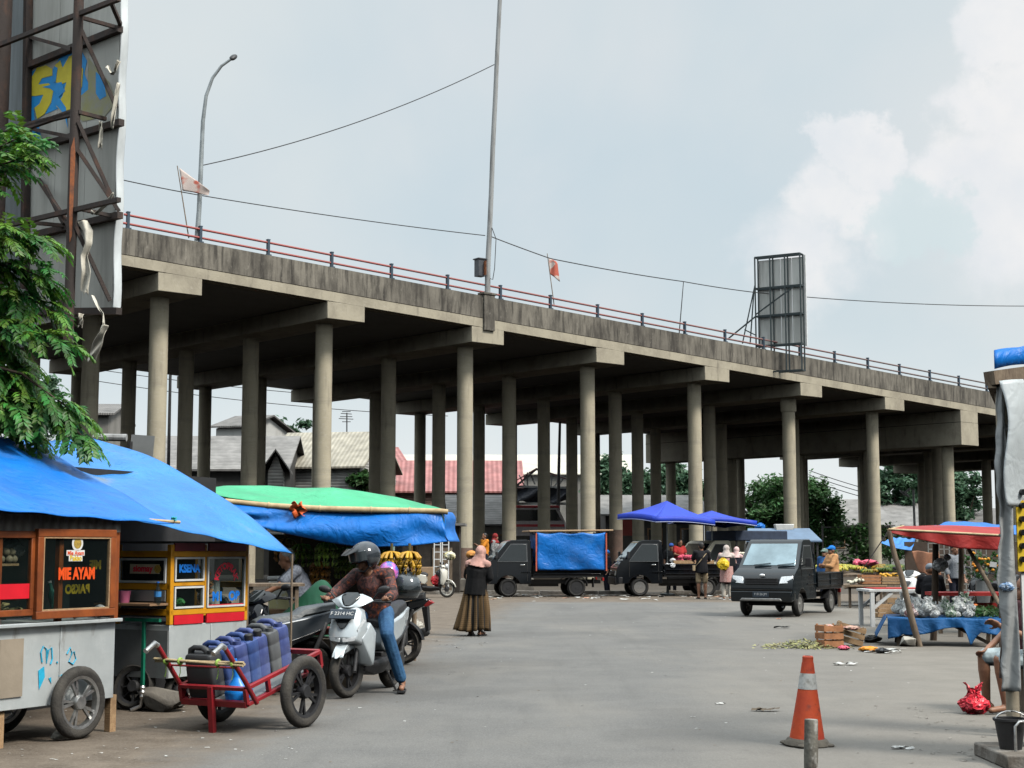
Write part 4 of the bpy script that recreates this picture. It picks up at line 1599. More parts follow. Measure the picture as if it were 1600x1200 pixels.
 if not retro:
  mb = MB()
  mb.hull([(.02, -.655, .925), (.085, -.60, .935), (.105, -.535, 1.03), (.06, -.5, 1.058), (.04, -.48, 1.02)])
  mb.build('instrument_visor', m_glassdark, cw, bevel=.006)
 mb = MB()
 mb.tube([(-.2, -.45, .965), (.2, -.45, .965)], .014, 8)
 for s in (-1, 1):
  mb.tube([(s * .15, -.45, .965), (s * .24, -.42, .97), (s * .37, -.36, .955)], [.014, .016, .017], 8)
  mb.tube([(s * .2, -.46, .965), (s * .33, -.43, .955)], .008, 6)
 mb.build('handlebar', m_blackdull, t, smooth=50)
 if mirrors:
  for s in (-1, 1):
   mb = MB()
   mb.tube([(s * .2, -.44, .98), (s * .25, -.45, 1.04), (s * .29, -.46, 1.075)], .009, 6)
   mb.ell((s * .325, -.46, 1.085), (.07, .03, .038), (0, s * -.2, 0))
   mb.build('mirror', m_blackdull, t, smooth=60)
 mb = MB()
 mb.hull([(.15, -.40, .33), (.17, -.1, .30), (.17, .18, .32), (.11, -.42, .26), (.1, .16, .2), (.1, -.1, .19), (.14, .2, .38)])
 mb.hull([(.1, -.45, .38), (.09, -.4, .22), (.08, -.1, .2)])
 mb.build('floorboard', m_blackdull, t, bevel=.015)
 mb = MB()
 mb.hull([(.13, .06, .70), (.17, .2, .72), (.16, .55, .78), (.10, .95, .86), (.06, 1.02, .84), (.185, .3, .55), (.19, .45, .52), (.15, .1, .42), (.14, .62, .56), (.11, .9, .74), (.12, .04, .5)])
 mb.build('side_panel', paint, t, bevel=.02)
 mb = MB()
 mb.hull([(.195, .2, .5), (.2, .42, .56), (.17, .75, .66), (.19, .32, .46)])
 mb.build('side_stripe', accent, t, bevel=.006)
 mb = MB()
 mb.loft([[Vector((x * sx, y, z)) for x, z in ((-1, -.03), (-.85, .035), (-.35, .055), (.35, .055), (.85, .035), (1, -.03))] for y, sx, z in ()] or
   [[Vector((x * sx, y, z0 + z)) for x, z in ((-1, -.03), (-.85, .035), (-.35, .055), (.35, .055), (.85, .035), (1, -.03))]
    for y, sx, z0 in ((.02, .10, .70), (.12, .135, .745), (.3, .15, .76), (.48, .14, .78), (.55, .14, .83), (.75, .12, .86), (.93, .08, .88))])
 mb.build('seat', seatm, t, bevel=.01)
 mb = MB()
 mb.hull([(.07, .98, .85), (.09, .9, .78), (.04, 1.06, .80), (.05, .96, .74)])
 mb.build('tail_light', mat('red_lens', (.4, .02, .02), .2, var=.2), t, bevel=.008)
 mb = MB()
 mb.hull([(.05, .9, .74), (.06, .98, .76), (.07, 1.0, .45), (.06, .96, .42)])
 mb.prism(arcband(rw, r, .29, .305, R(10), R(150)), -.07, .07, 'x')
 mb.build('rear_fender', m_blackdull, t, bevel=.008)
 mb = MB()
 mb.hull([(.12, .05, .42), (.11, .1, .24), (.13, .45, .42), (.12, .62, .34), (.1, .66, .24), (.1, .3, .2)])
 mb.tube([(.11, .62, .3), (.12, .75, .6), (.11, .8, .72)], .03, 8)
 mb.lathe([(.0, 0), (.1, 0), (.1, .05), (.0, .05)], 18, (.11, .55, .3), (0, math.pi / 2, 0))
 mb.build('engine', m_darksteel, t, bevel=.012)
 mb = MB()
 mb.tube([(-.13, .25, .25), (-.15, .42, .26), (-.16, .5, .3), (-.17, .92, .42), (-.17, .95, .43)], [.02, .025, .055, .06, .04], 12)
 mb.build('exhaust', m_darksteel, t, smooth=50)
 mb = MB()
 mb.tube([(.16, .1, .22), (.24, .16, .012)], .012, 6)
 mb.bar((.22, .13, .012), (.28, .18, .012), .03, .01)
 mb.build('kickstand', m_darksteel, t)
 if plate is not None:
  mb = MB()
  mb.box((0, -.77, .845), (.28, .012, .11), (-.55, 0, 0))
  p_ = mb.build('number_plate', mat('dark_plate', (.035, .05, .07), .4, var=.1), t, bevel=.004)
  if plate:
   text(plate, 'plate_number', m_white, p_, .056, (0, -.779, .85), (math.pi / 2 - .55, 0, 0), .001, .0)
 return t
def hw_at(y, z):
 if z < 1.0:
  return 1.0
 return 1.0 - .13 * (z - 1.0) / .85
def pickup(label, loc, rz, paint, prof='new', wheelm=None, bedh=.36, plate=None, L=4.2, front_axle=-1.35, rear_axle=1.3, win=True, name='pickup_truck', cat='pickup', bed=True, noseglass=None):
 t = thing(name, label, cat, loc, rz)
 HW = .82
 yF = -L / 2
 if prof == 'new':
  P = [(yF, .40), (yF - .02, .62), (yF + .02, .86), (yF + .12, 1.0), (yF + .46, 1.16), (yF + .52, 1.18), (yF + 1.08, 1.80), (yF + 1.22, 1.86), (yF + 1.75, 1.87), (yF + 1.86, 1.80), (yF + 1.90, 1.1), (yF + 1.88, .42)]
  wind = [(yF + .56, 1.235), (yF + 1.04, 1.765)]
  sidew = [(yF + .80, 1.22), (yF + 1.16, 1.70), (yF + 1.70, 1.70), (yF + 1.72, 1.16), (yF + .78, 1.16)]
 else:
  P = [(yF, .40), (yF - .02, .62), (yF + .03, .9), (yF + .16, 1.12), (yF + .22, 1.15), (yF + .72, 1.72), (yF + .86, 1.78), (yF + 1.4, 1.79), (yF + 1.48, 1.74), (yF + 1.5, 1.1), (yF + 1.48, .42)]
  wind = [(yF + .27, 1.205), (yF + .69, 1.69)]
  sidew = [(yF + .48, 1.18), (yF + .84, 1.64), (yF + 1.32, 1.64), (yF + 1.33, 1.12), (yF + .44, 1.12)]
 yC = P[-1][0]
 ar = .385
 arch = [(front_axle + ar * math.cos(a), .29 + ar * math.sin(a)) for a in [math.pi * k / 10 for k in range(11)]]
 arch = [(y, max(z, .405)) for y, z in arch]
 poly = P[:-1] + [(P[-1][0], .405)] + [(y, z) for y, z in arch if y < P[-1][0] - .02] + [(P[0][0] + .02, .402)]
 mb = MB()
 mb.prism(poly, -HW, HW, 'x', wfn=hw_at)
 mb.build('cab', paint, t, bevel=.085, seg=5)
 (y0, z0), (y1, z1) = wind
 w0, w1 = HW * hw_at(0, z0) - .09, HW * hw_at(0, z1) - .1
 nrm = Vector((0, -(z1 - z0), (y1 - y0))).normalized()
 q = [Vector((-w0, y0, z0)), Vector((w0, y0, z0)), Vector((w1, y1, z1)), Vector((-w1, y1, z1))]
 a_, b_ = None, None
 for (p, q2) in zip(P[:-1], P[1:]):
  if p[0] <= y0 + .02 and q2[0] >= y1 - .05 and q2[1] - p[1] > .3:
   a_, b_ = Vector((0, *p)), Vector((0, *q2))
 off = 0
 if a_ is not None:
  dseg = (b_ - a_).normalized()
  nrm = Vector((0, -dseg.z, dseg.y))
  mid = (q[0] + q[2]) / 2
  off = -((mid - a_).dot(nrm)) + .006
 q = [p + nrm * off for p in q]
 mb = MB()
 mb.loft([[p - nrm * .02 for p in q], q])
 ws = mb.build('windscreen', noseglass or m_windscreen, t, bevel=.02)
 mb = MB()
 e0 = (q[0] + q[1]) / 2
 for x0 in (-.5, .12):
  p0 = q[0].lerp(q[1], .5) + Vector((x0 + .12, 0, 0)) + nrm * .015
  p1 = p0 + Vector((.42, 0, 0)) + (q[3] - q[0]) * .08 + nrm * .0
  mb.bar(p0, p1, .018, .012)
 mb.build('wiper', m_blackdull, ws)
 for s in (-1, 1):
  mb = MB()
  mb.prism(sidew, s * (HW - .02), s * (HW + .004), 'x', wfn=hw_at)
  sw = mb.build('side_window', m_glassdark, t, bevel=.004)
  cy_ = sum(p[0] for p in sidew) / 5
  cz_ = sum(p[1] for p in sidew) / 5
  mb = MB()
  mb.prism([(cy_ + (p[0] - cy_) * 1.08, cz_ + (p[1] - cz_) * 1.09) for p in sidew], s * (HW - .02), s * (HW + .0018), 'x', wfn=hw_at)
  mb.build('window_rubber', mat('grey_rubber', (.07, .075, .08), .5), t)
  mb = MB()
  mb.box((s * (HW + .004), (P[-1][0] + front_axle + .4) / 2, .78), (.012, P[-1][0] - front_axle - .42, .035))
  mb.build('side_crease', paint, t, bevel=.005)
  ys, ye = sidew[-1][0] - .0, sidew[2][0] + .04
  for (p, q2) in (((ye, .5), (ye, 1.7)), ((ys - .02, .62), (ys - .02, 1.12))):
   mb = MB()
   mb.prism([(p[0] - .006, p[1]), (p[0] + .006, p[1]), (q2[0] + .006, q2[1]), (q2[0] - .006, q2[1])], s * (HW - .01), s * (HW + .0025), 'x', wfn=hw_at)
   mb.build('door_gap', m_joint, t)
  mb = MB()
  mb.box((s * (HW + .012), ye - .16, 1.0), (.03, .14, .035))
  mb.build('door_handle', m_chrome if prof != 'new' else paint, t, bevel=.008)
  mb = MB()
  mb.tube([(s * HW * .96, sidew[0][0] - .02, 1.22), (s * (HW + .14), sidew[0][0] - .1, 1.27)], .018, 6)
  mb.box((s * (HW + .19), sidew[0][0] - .12, 1.31), (.15, .07, .21))
  mb.build('mirror', m_blackdull, t, bevel=.02)
 for s in (-1, 1):
  mb = MB()
  if prof == 'new':
   mb.hull([(s * .46, yF - .035, .80), (s * .79, yF + .03, .82), (s * .80, yF + .09, .99), (s * .5, yF + .05, .97), (s * .79, yF + .2, .98), (s * .79, yF + .2, .84), (s * .46, yF + .1, .82)], mirror=False)
  else:
   mb.hull([(s * .5, yF - .03, .66), (s * .79, yF - .02, .66), (s * .79, yF + .03, .82), (s * .5, yF + .0, .82), (s * .79, yF + .12, .68), (s * .79, yF + .12, .8), (s * .5, yF + .1, .7)], mirror=False)
  mb.build('headlight', m_lamp, t, bevel=.012)
 mb = MB()
 if prof == 'new':
  for z in (.80, .855, .91):
   mb.box((0, yF - .005, z), (.84, .05, .028))
  mb.box((0, yF + .012, .855), (.86, .05, .16))
 else:
  mb.box((0, yF - .0, .74), (.9, .05, .1))
 mb.build('grille', m_blackdull, t, bevel=.006)
 mb = MB()
 mb.hull([(.80, yF - .06, .42), (.80, yF - .06, .62), (.835, yF + .2, .62), (.835, yF + .2, .42), (.78, yF - .04, .36)])
 mb.build('bumper', paint if prof == 'new' else m_blackdull, t, bevel=.025)
 if prof == 'new':
  mb = MB()
  mb.hull([(.5, yF - .085, .45), (.56, yF - .08, .40), (.46, yF - .085, .42), (.5, yF - .05, .46), (.56, yF - .05, .39)])
  mb.build('bumper_guard', m_steel, t, bevel=.008)
  mb = MB()
  mb.ell((0, yF + .055, 1.0), (.075, .03, .04), (-.5, 0, 0))
  mb.build('emblem', m_chrome, t, smooth=180)
  mb = MB()
  mb.box((0, yF - .022, .655), (1.6, .03, .012))
  mb.build('bumper_seam', m_joint, t)
 if plate is not None:
  mb = MB()
  mb.box((0, yF - .075, .54), (.42, .014, .135))
  p_ = mb.build('number_plate', mat('dark_plate', (.035, .05, .07), .4, var=.1), t, bevel=.004)
  if plate:
   text(plate, 'plate_number', m_white, p_, .08, (0, yF - .084, .55), (math.pi / 2, 0, 0), .001)
 mb = MB()
 for s in (-1, 1):
  mb.box((s * .38, .3, .47), (.1, L - .6, .12))
  mb.box((s * .6, rear_axle + .55, .45), (.3, .02, .3))
 mb.tube([(-.62, rear_axle, .3), (.62, rear_axle, .3)], .06, 8)
 mb.tube([(-.62, front_axle, .3), (.62, front_axle, .3)], .05, 8)
 mb.box((0, .1, .42), (.5, .9, .2))
 mb.build('chassis', m_blackdull, t)
 for y in (front_axle, rear_axle):
  for s in (-1, 1):
   w = wheel_parts(t, (0, 0, 0), .29, .085, 'wheel', m_rubber, wheelm or m_steel, 8, rr=.185)
   w.location = (s * .68, y, .29)
   d_ = MB()
   d_.lathe([(.0, .06), (.05, .075), (.07, .05), (.13, .03), (.17, .06), (.183, .07)], 24, (0, 0, 0), (0, s * math.pi / 2, 0))
   for k in range(8):
    a_ = k * math.pi / 4
    d_.ell((s * .048, .125 * math.cos(a_), .125 * math.sin(a_)), (.012, .03, .03), None, 8, 5, mi=1)
   d_.build('hub_disc', [wheelm or m_steel, m_blackdull], w, smooth=50)
 if bed:
  yb0, yb1 = yC + .05, L / 2
  mb = MB()
  mb.box((0, (yb0 + yb1) / 2, .66), (1.6, yb1 - yb0, .08))
  mb.build('bed_floor', m_blackdull, t)
  for s in (-1, 1):
   mb = MB()
   mb.box((s * .81, (yb0 + yb1) / 2, .68 + bedh / 2), (.045, yb1 - yb0 - .02, bedh))
   for z in (.72, .68 + bedh * .5, .66 + bedh):
    mb.box((s * .838, (yb0 + yb1) / 2, z), (.022, yb1 - yb0 - .04, .035))
   for y in (yb0 + .03, (yb0 + yb1) / 2, yb1 - .04):
    mb.box((s * .84, y, .68 + bedh / 2), (.026, .05, bedh))
   mb.build('side_gate', paint, t, bevel=.006)
  mb = MB()
  mb.box((0, yb1 + .02, .68 + bedh / 2), (1.62, .04, bedh))
  mb.box((0, yb1 + .045, .66 + bedh), (1.62, .02, .04))
  mb.build('tailgate', paint, t, bevel=.006)
  mb = MB()
  mb.box((0, yb0 - .02, .68 + bedh / 2 + .1), (1.58, .03, bedh + .2))
  mb.bar((-.76, yb0 - .02, .7), (-.76, yb0 - .02, 1.5), .04)
  mb.bar((.76, yb0 - .02, .7), (.76, yb0 - .02, 1.5), .04)
  mb.bar((-.76, yb0 - .02, 1.5), (.76, yb0 - .02, 1.5), .04)
  mb.build('headboard', paint, t)
  for s in (-1, 1):
   mb = MB()
   mb.box((s * .62, L / 2 + .03, .55), (.28, .05, .1))
   mb.build('tail_lamp', mat('red_lens', (.4, .02, .02), .2), t, bevel=.008)
  for s in (-1, 1):
   mb = MB()
   mb.prism(arcband(rear_axle, .29, .36, .375, R(15), R(165)), s * .58, s * .78, 'x')
   mb.build('mudguard', m_blackdull, t)
 return t
def gl(px, py):
 p = G(px, py)
 return Vector((p.x, p.y, 0.004))
def local(t, px, py, Y=None, z=None):
 """pixel -> the local frame of an upright thing t"""
 p = W(px, py, Y) if Y is not None else G(px, py, z or 0)
 mt = Matrix.Translation(t.location) @ t.rotation_euler.to_matrix().to_4x4()
 return mt.inverted() @ p
m_blackcar = mat('glossy_black_paint', (.005, .006, .008), .07, var=.1, scale=2, bump=.0, spec=.4)
m_tealcar = mat('glossy_dark_grey_green_paint', (.007, .011, .014), .07, var=.1, scale=2, bump=.0, spec=.45)
m_cream = mat('cream_paint', (.62, .58, .45), .35, var=.1, scale=2, bump=.02, coat=.5)
pc_ = pickup('black pickup driving towards the viewer with an empty drop side bed', (6.43, 36.0, .004), R(-28), m_tealcar, 'new', plate='F 8126 JM')
pc_.scale = (.88, .92, .92)
p1 = pickup('parked black pickup carrying a box of blue tarpaulin', (.9, 49.4, .004), R(-83), m_blackcar, 'old', wheelm=m_blackdull, L=3.75, front_axle=-1.12, rear_axle=1.05, bedh=.3)
m_plywood = mat('plywood_sheet', (.52, .36, .22), .7, col2=(.4, .26, .15), scale=3, stretch=(.4, 4, 1))
tb_ = thing('tarpaulin_box', 'bright blue tarpaulin box with a plywood lid standing on the bed of the parked pickup', 'cargo cover', p1.location, R(-83))
y0, y1 = -.22, 1.95
zb0, zt0 = .86, 2.02
rn = random.Random(4)
mb = MB()
def sheet(a, b, z0, z1, face, ph):
 def fn(u, v):
  p = Vector(a).lerp(Vector(b), u)
  n_ = Vector(face)
  w = .02 * math.sin(u * 16 + ph + 3 * math.sin(v * 3)) * (1 - v) + .018 * math.sin(u * 7 + v * 9 + ph)
  sag = .05 * math.sin(math.pi * ((u * 3) % 1)) * (v > .93)
  return Vector((p.x, p.y, z0 + (z1 - z0) * v - sag)) + n_ * w
 return fn
mb.grid(sheet((.885, y0, 0), (.885, y1, 0), zb0 - .02, zt0, (1, 0, 0), 0), 40, 20)
mb.grid(sheet((-.83, y0, 0), (-.83, y1, 0), zb0, zt0, (-1, 0, 0), 2), 30, 12)
mb.grid(sheet((-.83, y0, 0), (.885, y0, 0), zb0 + .2, zt0, (0, -1, 0), 4), 30, 12)
mb.grid(sheet((-.83, y1, 0), (.885, y1, 0), zb0 + .2, zt0, (0, 1, 0), 5), 30, 12)
mb.build('sheet', m_blue, tb_, smooth=180, solid=.008)
mb = MB()
for x in (-.74, .74):
 for y in (y0 + .07, y1 - .07, .85):
  mb.bar((x, y, .7), (x, y, 2.04), .05)
mb.build('frame', m_wood, tb_)
mb = MB()
mb.box((0, .87, 2.075), (1.8, 2.68, .05), (.012, 0, 0))
mb.build('lid', m_plywood, tb_, bevel=.01)
mb = MB()
for y in (y0 - .03, y1 + .03):
 mb = MB()
 mb.bar((.905, y, zb0 - .05), (.905, y, 2.0), .04, .06)
 mb.build('red_strap', mat('orange_red_strap', (.55, .12, .07), .7), tb_)
pass
p2 = pickup('parked black pickup used as a stall with pink bags on its bed', (5.12, 50.0, .004), R(-86), m_blackcar, 'old', wheelm=m_chrome, L=3.75, front_axle=-1.12, rear_axle=1.05, bedh=.34)
p3 = pickup('cream coloured van cab facing left behind the shoppers', (7.4, 53.0, .004), R(-62), m_cream, 'old', wheelm=m_blackdull, L=3.75, front_axle=-1.12, rear_axle=1.05, name='delivery_van', cat='van', bed=False, noseglass=m_glassdark)
mb = MB()
mb.box((0, .75, .95), (1.62, 2.1, .9))
mb.build('cargo_body', m_cream, p3, bevel=.03)
mb = MB()
mb.box((0, .8, 1.95), (1.75, 2.2, .34))
mb.build('canopy', mat('navy_canvas', (.03, .045, .08), .8), p3, bevel=.03)
mb = MB()
for x in (-.78, .78):
 for y in (-.2, 1.75):
  mb.bar((x, y, 1.35), (x, y, 1.82), .05)
mb.build('canopy_post', m_darksteel, p3)
m_pink = mat('pink_plastic_bag', (.85, .12, .2), .35, var=.35, scale=14, bump=.6, bscale=30, island=.25)
m_whitebag = mat('white_plastic_bag', (.74, .75, .76), .35, var=.15, scale=14, bump=.7, bscale=26, island=.1)
def crinkle(me, a, rnd):
 """crumpled film: every vertex nudged, facets left sharp"""
 for v in me.vertices:
  v.co += Vector((rnd.gauss(0, a), rnd.gauss(0, a), rnd.gauss(0, a)))
def bag_mesh(name, r, seed, m, knot=True):
 rnd = random.Random(seed)
 b = MB()
 ph = [rnd.uniform(0, 6) for _ in range(6)]
 def fn(u, v):
  th = u * 2 * math.pi
  f = math.sin(math.pi * min(1, v * 1.0)) ** .5 if v < .75 else math.sin(math.pi * .75) ** .5 * (1 - (v - .75) / .25 * .8)
  rr = r * (f + .02) * (1 + .1 * math.sin(th * 3 + ph[0] + v * 4) + .07 * math.sin(th * 7 + ph[1] - v * 6))
  z = r * (1.5 * v if v < .75 else 1.5 * .75 + (v - .75) * 1.6)
  return Vector((rr * math.cos(th), rr * math.sin(th) * .85, z + .02 * r * math.sin(th * 5 + ph[2])))
 b.grid(fn, 22, 13)
 me = b.mesh(name)
 crinkle(me, r * .055, rnd)
 me.materials.append(m)
 return me
pinkbag = bag_mesh('goods_bag', .11, 1, m_pink)
whitebag = bag_mesh('goods_bag', .12, 2, m_whitebag)
def place_mesh(me, name, loc, rz, label, cat, group=None, s=1.0, parent=None):
 o = bpy.data.objects.new(name, me)
 COL.objects.link(o)
 o.location = loc
 o.rotation_euler.z = rz
 o.scale = (s, s, s)
 if parent is not None:
  o.parent = parent
  return o
 return tag(o, label, cat, group)
def wpt(t, p):
 return Matrix.Translation(t.location) @ t.rotation_euler.to_matrix().to_4x4() @ Vector(p)
tray = MB()
tray.box((0, 0, .02), (1.3, .5, .04))
for s in (-1, 1):
 tray.box((0, s * .24, .06), (1.3, .03, .1))
 tray.box((s * .64, 0, .06), (.03, .45, .1))
ty = thing('wooden_tray', 'shallow wooden tray of pink bags on the side of the stall pickup', 'tray', wpt(p2, (.55, .62, 1.03)), R(4))
tray.build('tray', m_woodpale, ty)
rn = random.Random(11)
for k in range(16):
 q = wpt(p2, (.55 + rn.uniform(-.2, .2), .62 + rn.uniform(-.6, .35), 1.075 + (.1 if k > 9 else 0)))
 place_mesh(pinkbag, 'goods_bag', q, rn.uniform(0, 6), 'knotted pink plastic bag heaped on the wooden tray of the stall pickup', 'bag', 'pink bags on the tray of the stall pickup', rn.uniform(.75, 1.0))
for k in range(7):
 q = wpt(p2, (.6 + rn.uniform(-.12, .15), -.16 + rn.uniform(-.14, .16), .7 + (k // 3) * .17))
 place_mesh(whitebag, 'goods_bag', q, rn.uniform(0, 6), 'white plastic bag stacked right behind the cab of the stall pickup', 'bag', 'white bags behind the cab of the stall pickup', rn.uniform(.9, 1.1))
for k in range(4):
 q = wpt(p2, (.6 + rn.uniform(-.1, .1), 1.0 + rn.uniform(-.12, .2), 1.07))
 place_mesh(whitebag, 'goods_bag', q, rn.uniform(0, 6), 'white plastic bag at the end of the wooden tray beside the pink ones', 'bag', 'white bags at the end of the wooden tray', rn.uniform(.7, .9))
m_parasol = mat('royal_blue_canvas', (.012, .05, .50), .6, var=.15, scale=3, bump=.1)
m_piping = mat('pale_piping', (.45, .5, .75), .6, var=.1)
def parasol(label, base, R_, zr, zt, rot, tilt):
 t = thing('parasol', label, 'parasol', base, rot)
 mb = MB()
 mb.tube([(0, 0, 0), (0, 0, zt)], .022, 8)
 mb.lathe([(.25, 0), (.25, .05), (.05, .08), (.04, .3)], 14)
 mb.build('pole', m_galv, t, smooth=40)
 top = Vector((0, 0, zt))
 cs = [Vector((sx * R_, sy * R_, zr)) for sx, sy in ((-1, -1), (1, -1), (1, 1), (-1, 1))]
 tm = Euler((tilt[0], tilt[1], 0)).to_matrix()
 mb = MB()
 for k in range(4):
  a, b = cs[k], cs[(k + 1) % 4]
  def fn(u, v, a=a, b=b):
   e = a.lerp(b, u)
   p = top.lerp(e, v)
   p.z += -.10 * math.sin(math.pi * u) * v * v * -1 * .0 + .06 * math.sin(math.pi * v) * 0 - .05 * math.sin(math.pi * v)
   dr = .05 * math.sin(math.pi * u) * v * v
   p.z += dr
   return tm @ (p - top) + top
  mb.grid(fn, 10, 8)
  mb.grid(lambda u, v, a=a, b=b: tm @ (a.lerp(b, u) + Vector((0, 0, .05 * math.sin(math.pi * u) - .17 * v)) - top) + top, 10, 2)
 c_ = mb.build('canopy', m_parasol, t, smooth=35, solid=.008)
 mb = MB()
 for k in range(4):
  a, b = cs[k], cs[(k + 1) % 4]
  pts = [tm @ (a.lerp(b, j / 10) + Vector((0, 0, .05 * math.sin(math.pi * j / 10) - .165)) - top) + top for j in range(11)]
  mb.tube(pts, .012, 5)
 mb.build('piping', m_piping, c_)
 mb = MB()
 for k in range(4):
  mb.tube([top - Vector((0, 0, .05)), tm @ (cs[k] * .97 + Vector((0, 0, -.02)) - top) + top], .012, 5)
  e = cs[k].lerp(cs[(k + 1) % 4], .5)
  mb.tube([top - Vector((0, 0, .05)), tm @ (e * .97 + Vector((0, 0, .02)) - top) + top], .012, 5)
 mb.build('rib', m_galv, t)
 return t
b0 = W(1042, 800, 50.6)
parasol('royal blue parasol over the stall pickup, the taller one in front', (b0.x, 50.6, 0), 1.15, W(1042, 812, 50.6).z + .08, W(1042, 785, 50.6).z + .05, R(28), (R(3), R(2)))
b0 = W(1112, 800, 52.2)
parasol('royal blue parasol standing lower and farther right over the shoppers', (b0.x, 52.2, 0), 1.12, W(1100, 815, 52.2).z + .05, W(1100, 798, 52.2).z, R(20), (R(-1), R(3)))
m_blacktee = fabric('black_tshirt', (.015, .015, .018))
m_khaki = fabric('khaki_cloth', (.42, .32, .2))
m_beige = fabric('beige_cloth', (.62, .56, .48))
m_rosecloth = fabric('rose_patterned_cloth', (.46, .2, .18), (.6, .42, .38), 30)
m_hijabw = fabric('pale_headscarf', (.58, .5, .46))
m_hijabp = fabric('dusty_pink_headscarf', (.58, .33, .28))
m_navycloth = fabric('navy_cloth', (.02, .022, .035))
REACH = dict(elL=(.26, -.12, 1.16), wrL=(.18, -.34, 1.12), elR=(-.26, -.1, 1.15), wrR=(-.16, -.3, 1.1))
P_ = gl(1097, 936)
_, V_ = person('man in a black t-shirt and khaki shorts standing at the stall with a shoulder strap', (P_.x, P_.y, 0), R(180), REACH, 1.7, m_blacktee, .75, m_khaki, .5, 'short', shoes=m_blackdull, hem=.08, loose=1.5, voxel=.013)
mb = MB()
mb.tube([(-.19, .02, 1.43), (-.05, .165, 1.28), (.1, .17, 1.1), (.2, .1, .98)], .014, 6)
mb.tube([(-.19, .02, 1.43), (-.06, -.14, 1.3), (.08, -.16, 1.1), (.2, .0, .98)], .014, 6)
mb.box((.24, .02, .93), (.07, .2, .16))
o = tag(mb.build('shoulder_bag', m_khaki, None, bevel=.01), 'small tan bag on a strap across the man in the black t-shirt', 'bag')
o.location = (P_.x, P_.y, 0)
o.rotation_euler.z = R(180)
P_ = gl(1136, 937)
person('woman in a rose tunic, pale headscarf and beige trousers seen from behind', (P_.x, P_.y, 0), R(175), REACH, 1.6, m_rosecloth, 1.8, m_beige, .96, ('hijab', m_hijabw), shoes=m_whiteplastic, hem=.3, loose=2.2, voxel=.013)
m_yellow = mat('yellow_plastic_bag', (.8, .55, .02), .4, var=.15, scale=10, bump=.5, bscale=20)
yb = place_mesh(bag_mesh('yellow_bag', .19, 5, m_yellow), 'yellow_bag', (P_.x - .13, P_.y - .27, .88), .4, 'bright yellow bag hanging on the back of the woman in the rose tunic', 'bag')
yb.scale = (1, .7, 1.25)
P_ = gl(1152, 930)
person('woman in dark clothes with a light pink headscarf at the end of the stall', (P_.x, P_.y, 0), R(150), REACH, 1.55, m_navycloth, 1.9, m_navycloth, .98, ('hijab', fabric('light_pink_headscarf', (.72, .5, .48))), shoes=m_blackdull, hem=.4, loose=2.2, voxel=.013)
SIT = dict(pelvis=(0, 0, .55), chest=(0, -.03, .86), neck=(0, -.05, 1.04), head=(0, -.09, 1.17), shL=(.18, -.03, 1.0), shR=(-.18, -.03, 1.0), elL=(.24, -.1, .76), elR=(-.24, -.1, .76),
   wrL=(.14, -.32, .72), wrR=(-.14, -.3, .72), hiL=(.1, 0, .52), hiR=(-.1, 0, .52), knL=(.14, -.42, .55), knR=(-.14, -.42, .55), anL=(.14, -.4, .1), anR=(-.14, -.4, .1), toL=(.15, -.6, .04), toR=(-.15, -.6, .04))
SIT['face'] = (.2, -1, -.3)
q = wpt(p2, (-.1, .55, .72))
person('seller with dark curly hair in a red shirt sitting among the pink bags', (q.x - .25, q.y, .66), R(25), SIT, 1.5, fabric('red_shirt', (.45, .04, .04)), .6, m_navycloth, 1, 'short', voxel=.014)
P_ = W(971, 860, 53.5)
person('man in dark clothes standing behind the cab of the stall pickup', (P_.x + .35, 53.5, 0), R(10), None, 1.68, m_navycloth, .7, m_navycloth, 1, 'short', voxel=.014)
P_ = W(1049, 860, 54)
person('man in a blue cap standing behind the pink bags under the parasol', (P_.x, 54, 0), R(-10), None, 1.7, m_blacktee, .7, m_navycloth, 1, ('cap', fabric('blue_cap_cloth', (.03, .08, .3))), voxel=.014)
P_ = W(757, 850, 55.5)
person('person in an orange shirt with dark hair behind the first parked pickup', (P_.x, 55.5, .45), R(-60), dict(elL=(.2, -.2, 1.15), wrL=(.1, -.38, 1.25)), 1.62, fabric('orange_shirt', (.72, .26, .03)), 1.5, m_navycloth, 1, 'short', voxel=.014)
P_ = W(774, 850, 56.3)
person('person in a checked shirt with a red headscarf next to the orange shirt', (P_.x, 56.3, .45), R(70), None, 1.6, fabric('checked_shirt', (.5, .5, .5), (.03, .03, .03), 40), 1.5, m_navycloth, 1, ('hijab', fabric('dark_red_headscarf', (.25, .03, .03))), voxel=.014)
P_ = W(948, 880, 52.0)
person('person in a blue face mask and dark clothes between the two parked pickups', (P_.x, 52.0, 0), R(-70), None, 1.45, m_navycloth, 1.5, m_navycloth, 1, ('cap', fabric('bright_blue_cap', (.02, .2, .65))), voxel=.014)
mb = MB()
mb.box((0, 0, .22), (3.2, 1.8, .44))
o = tag(mb.build('raised_platform', layered('platform_concrete', (.22, .2, .17), [((.1, .09, .08), 2, (1, 1, 1), .4, .6, .8)]), None, bevel=.03), 'low concrete platform behind the first parked pickup', 'platform')
o.location = (W(765, 870, 56).x, 56, 0)
m_pleat = None
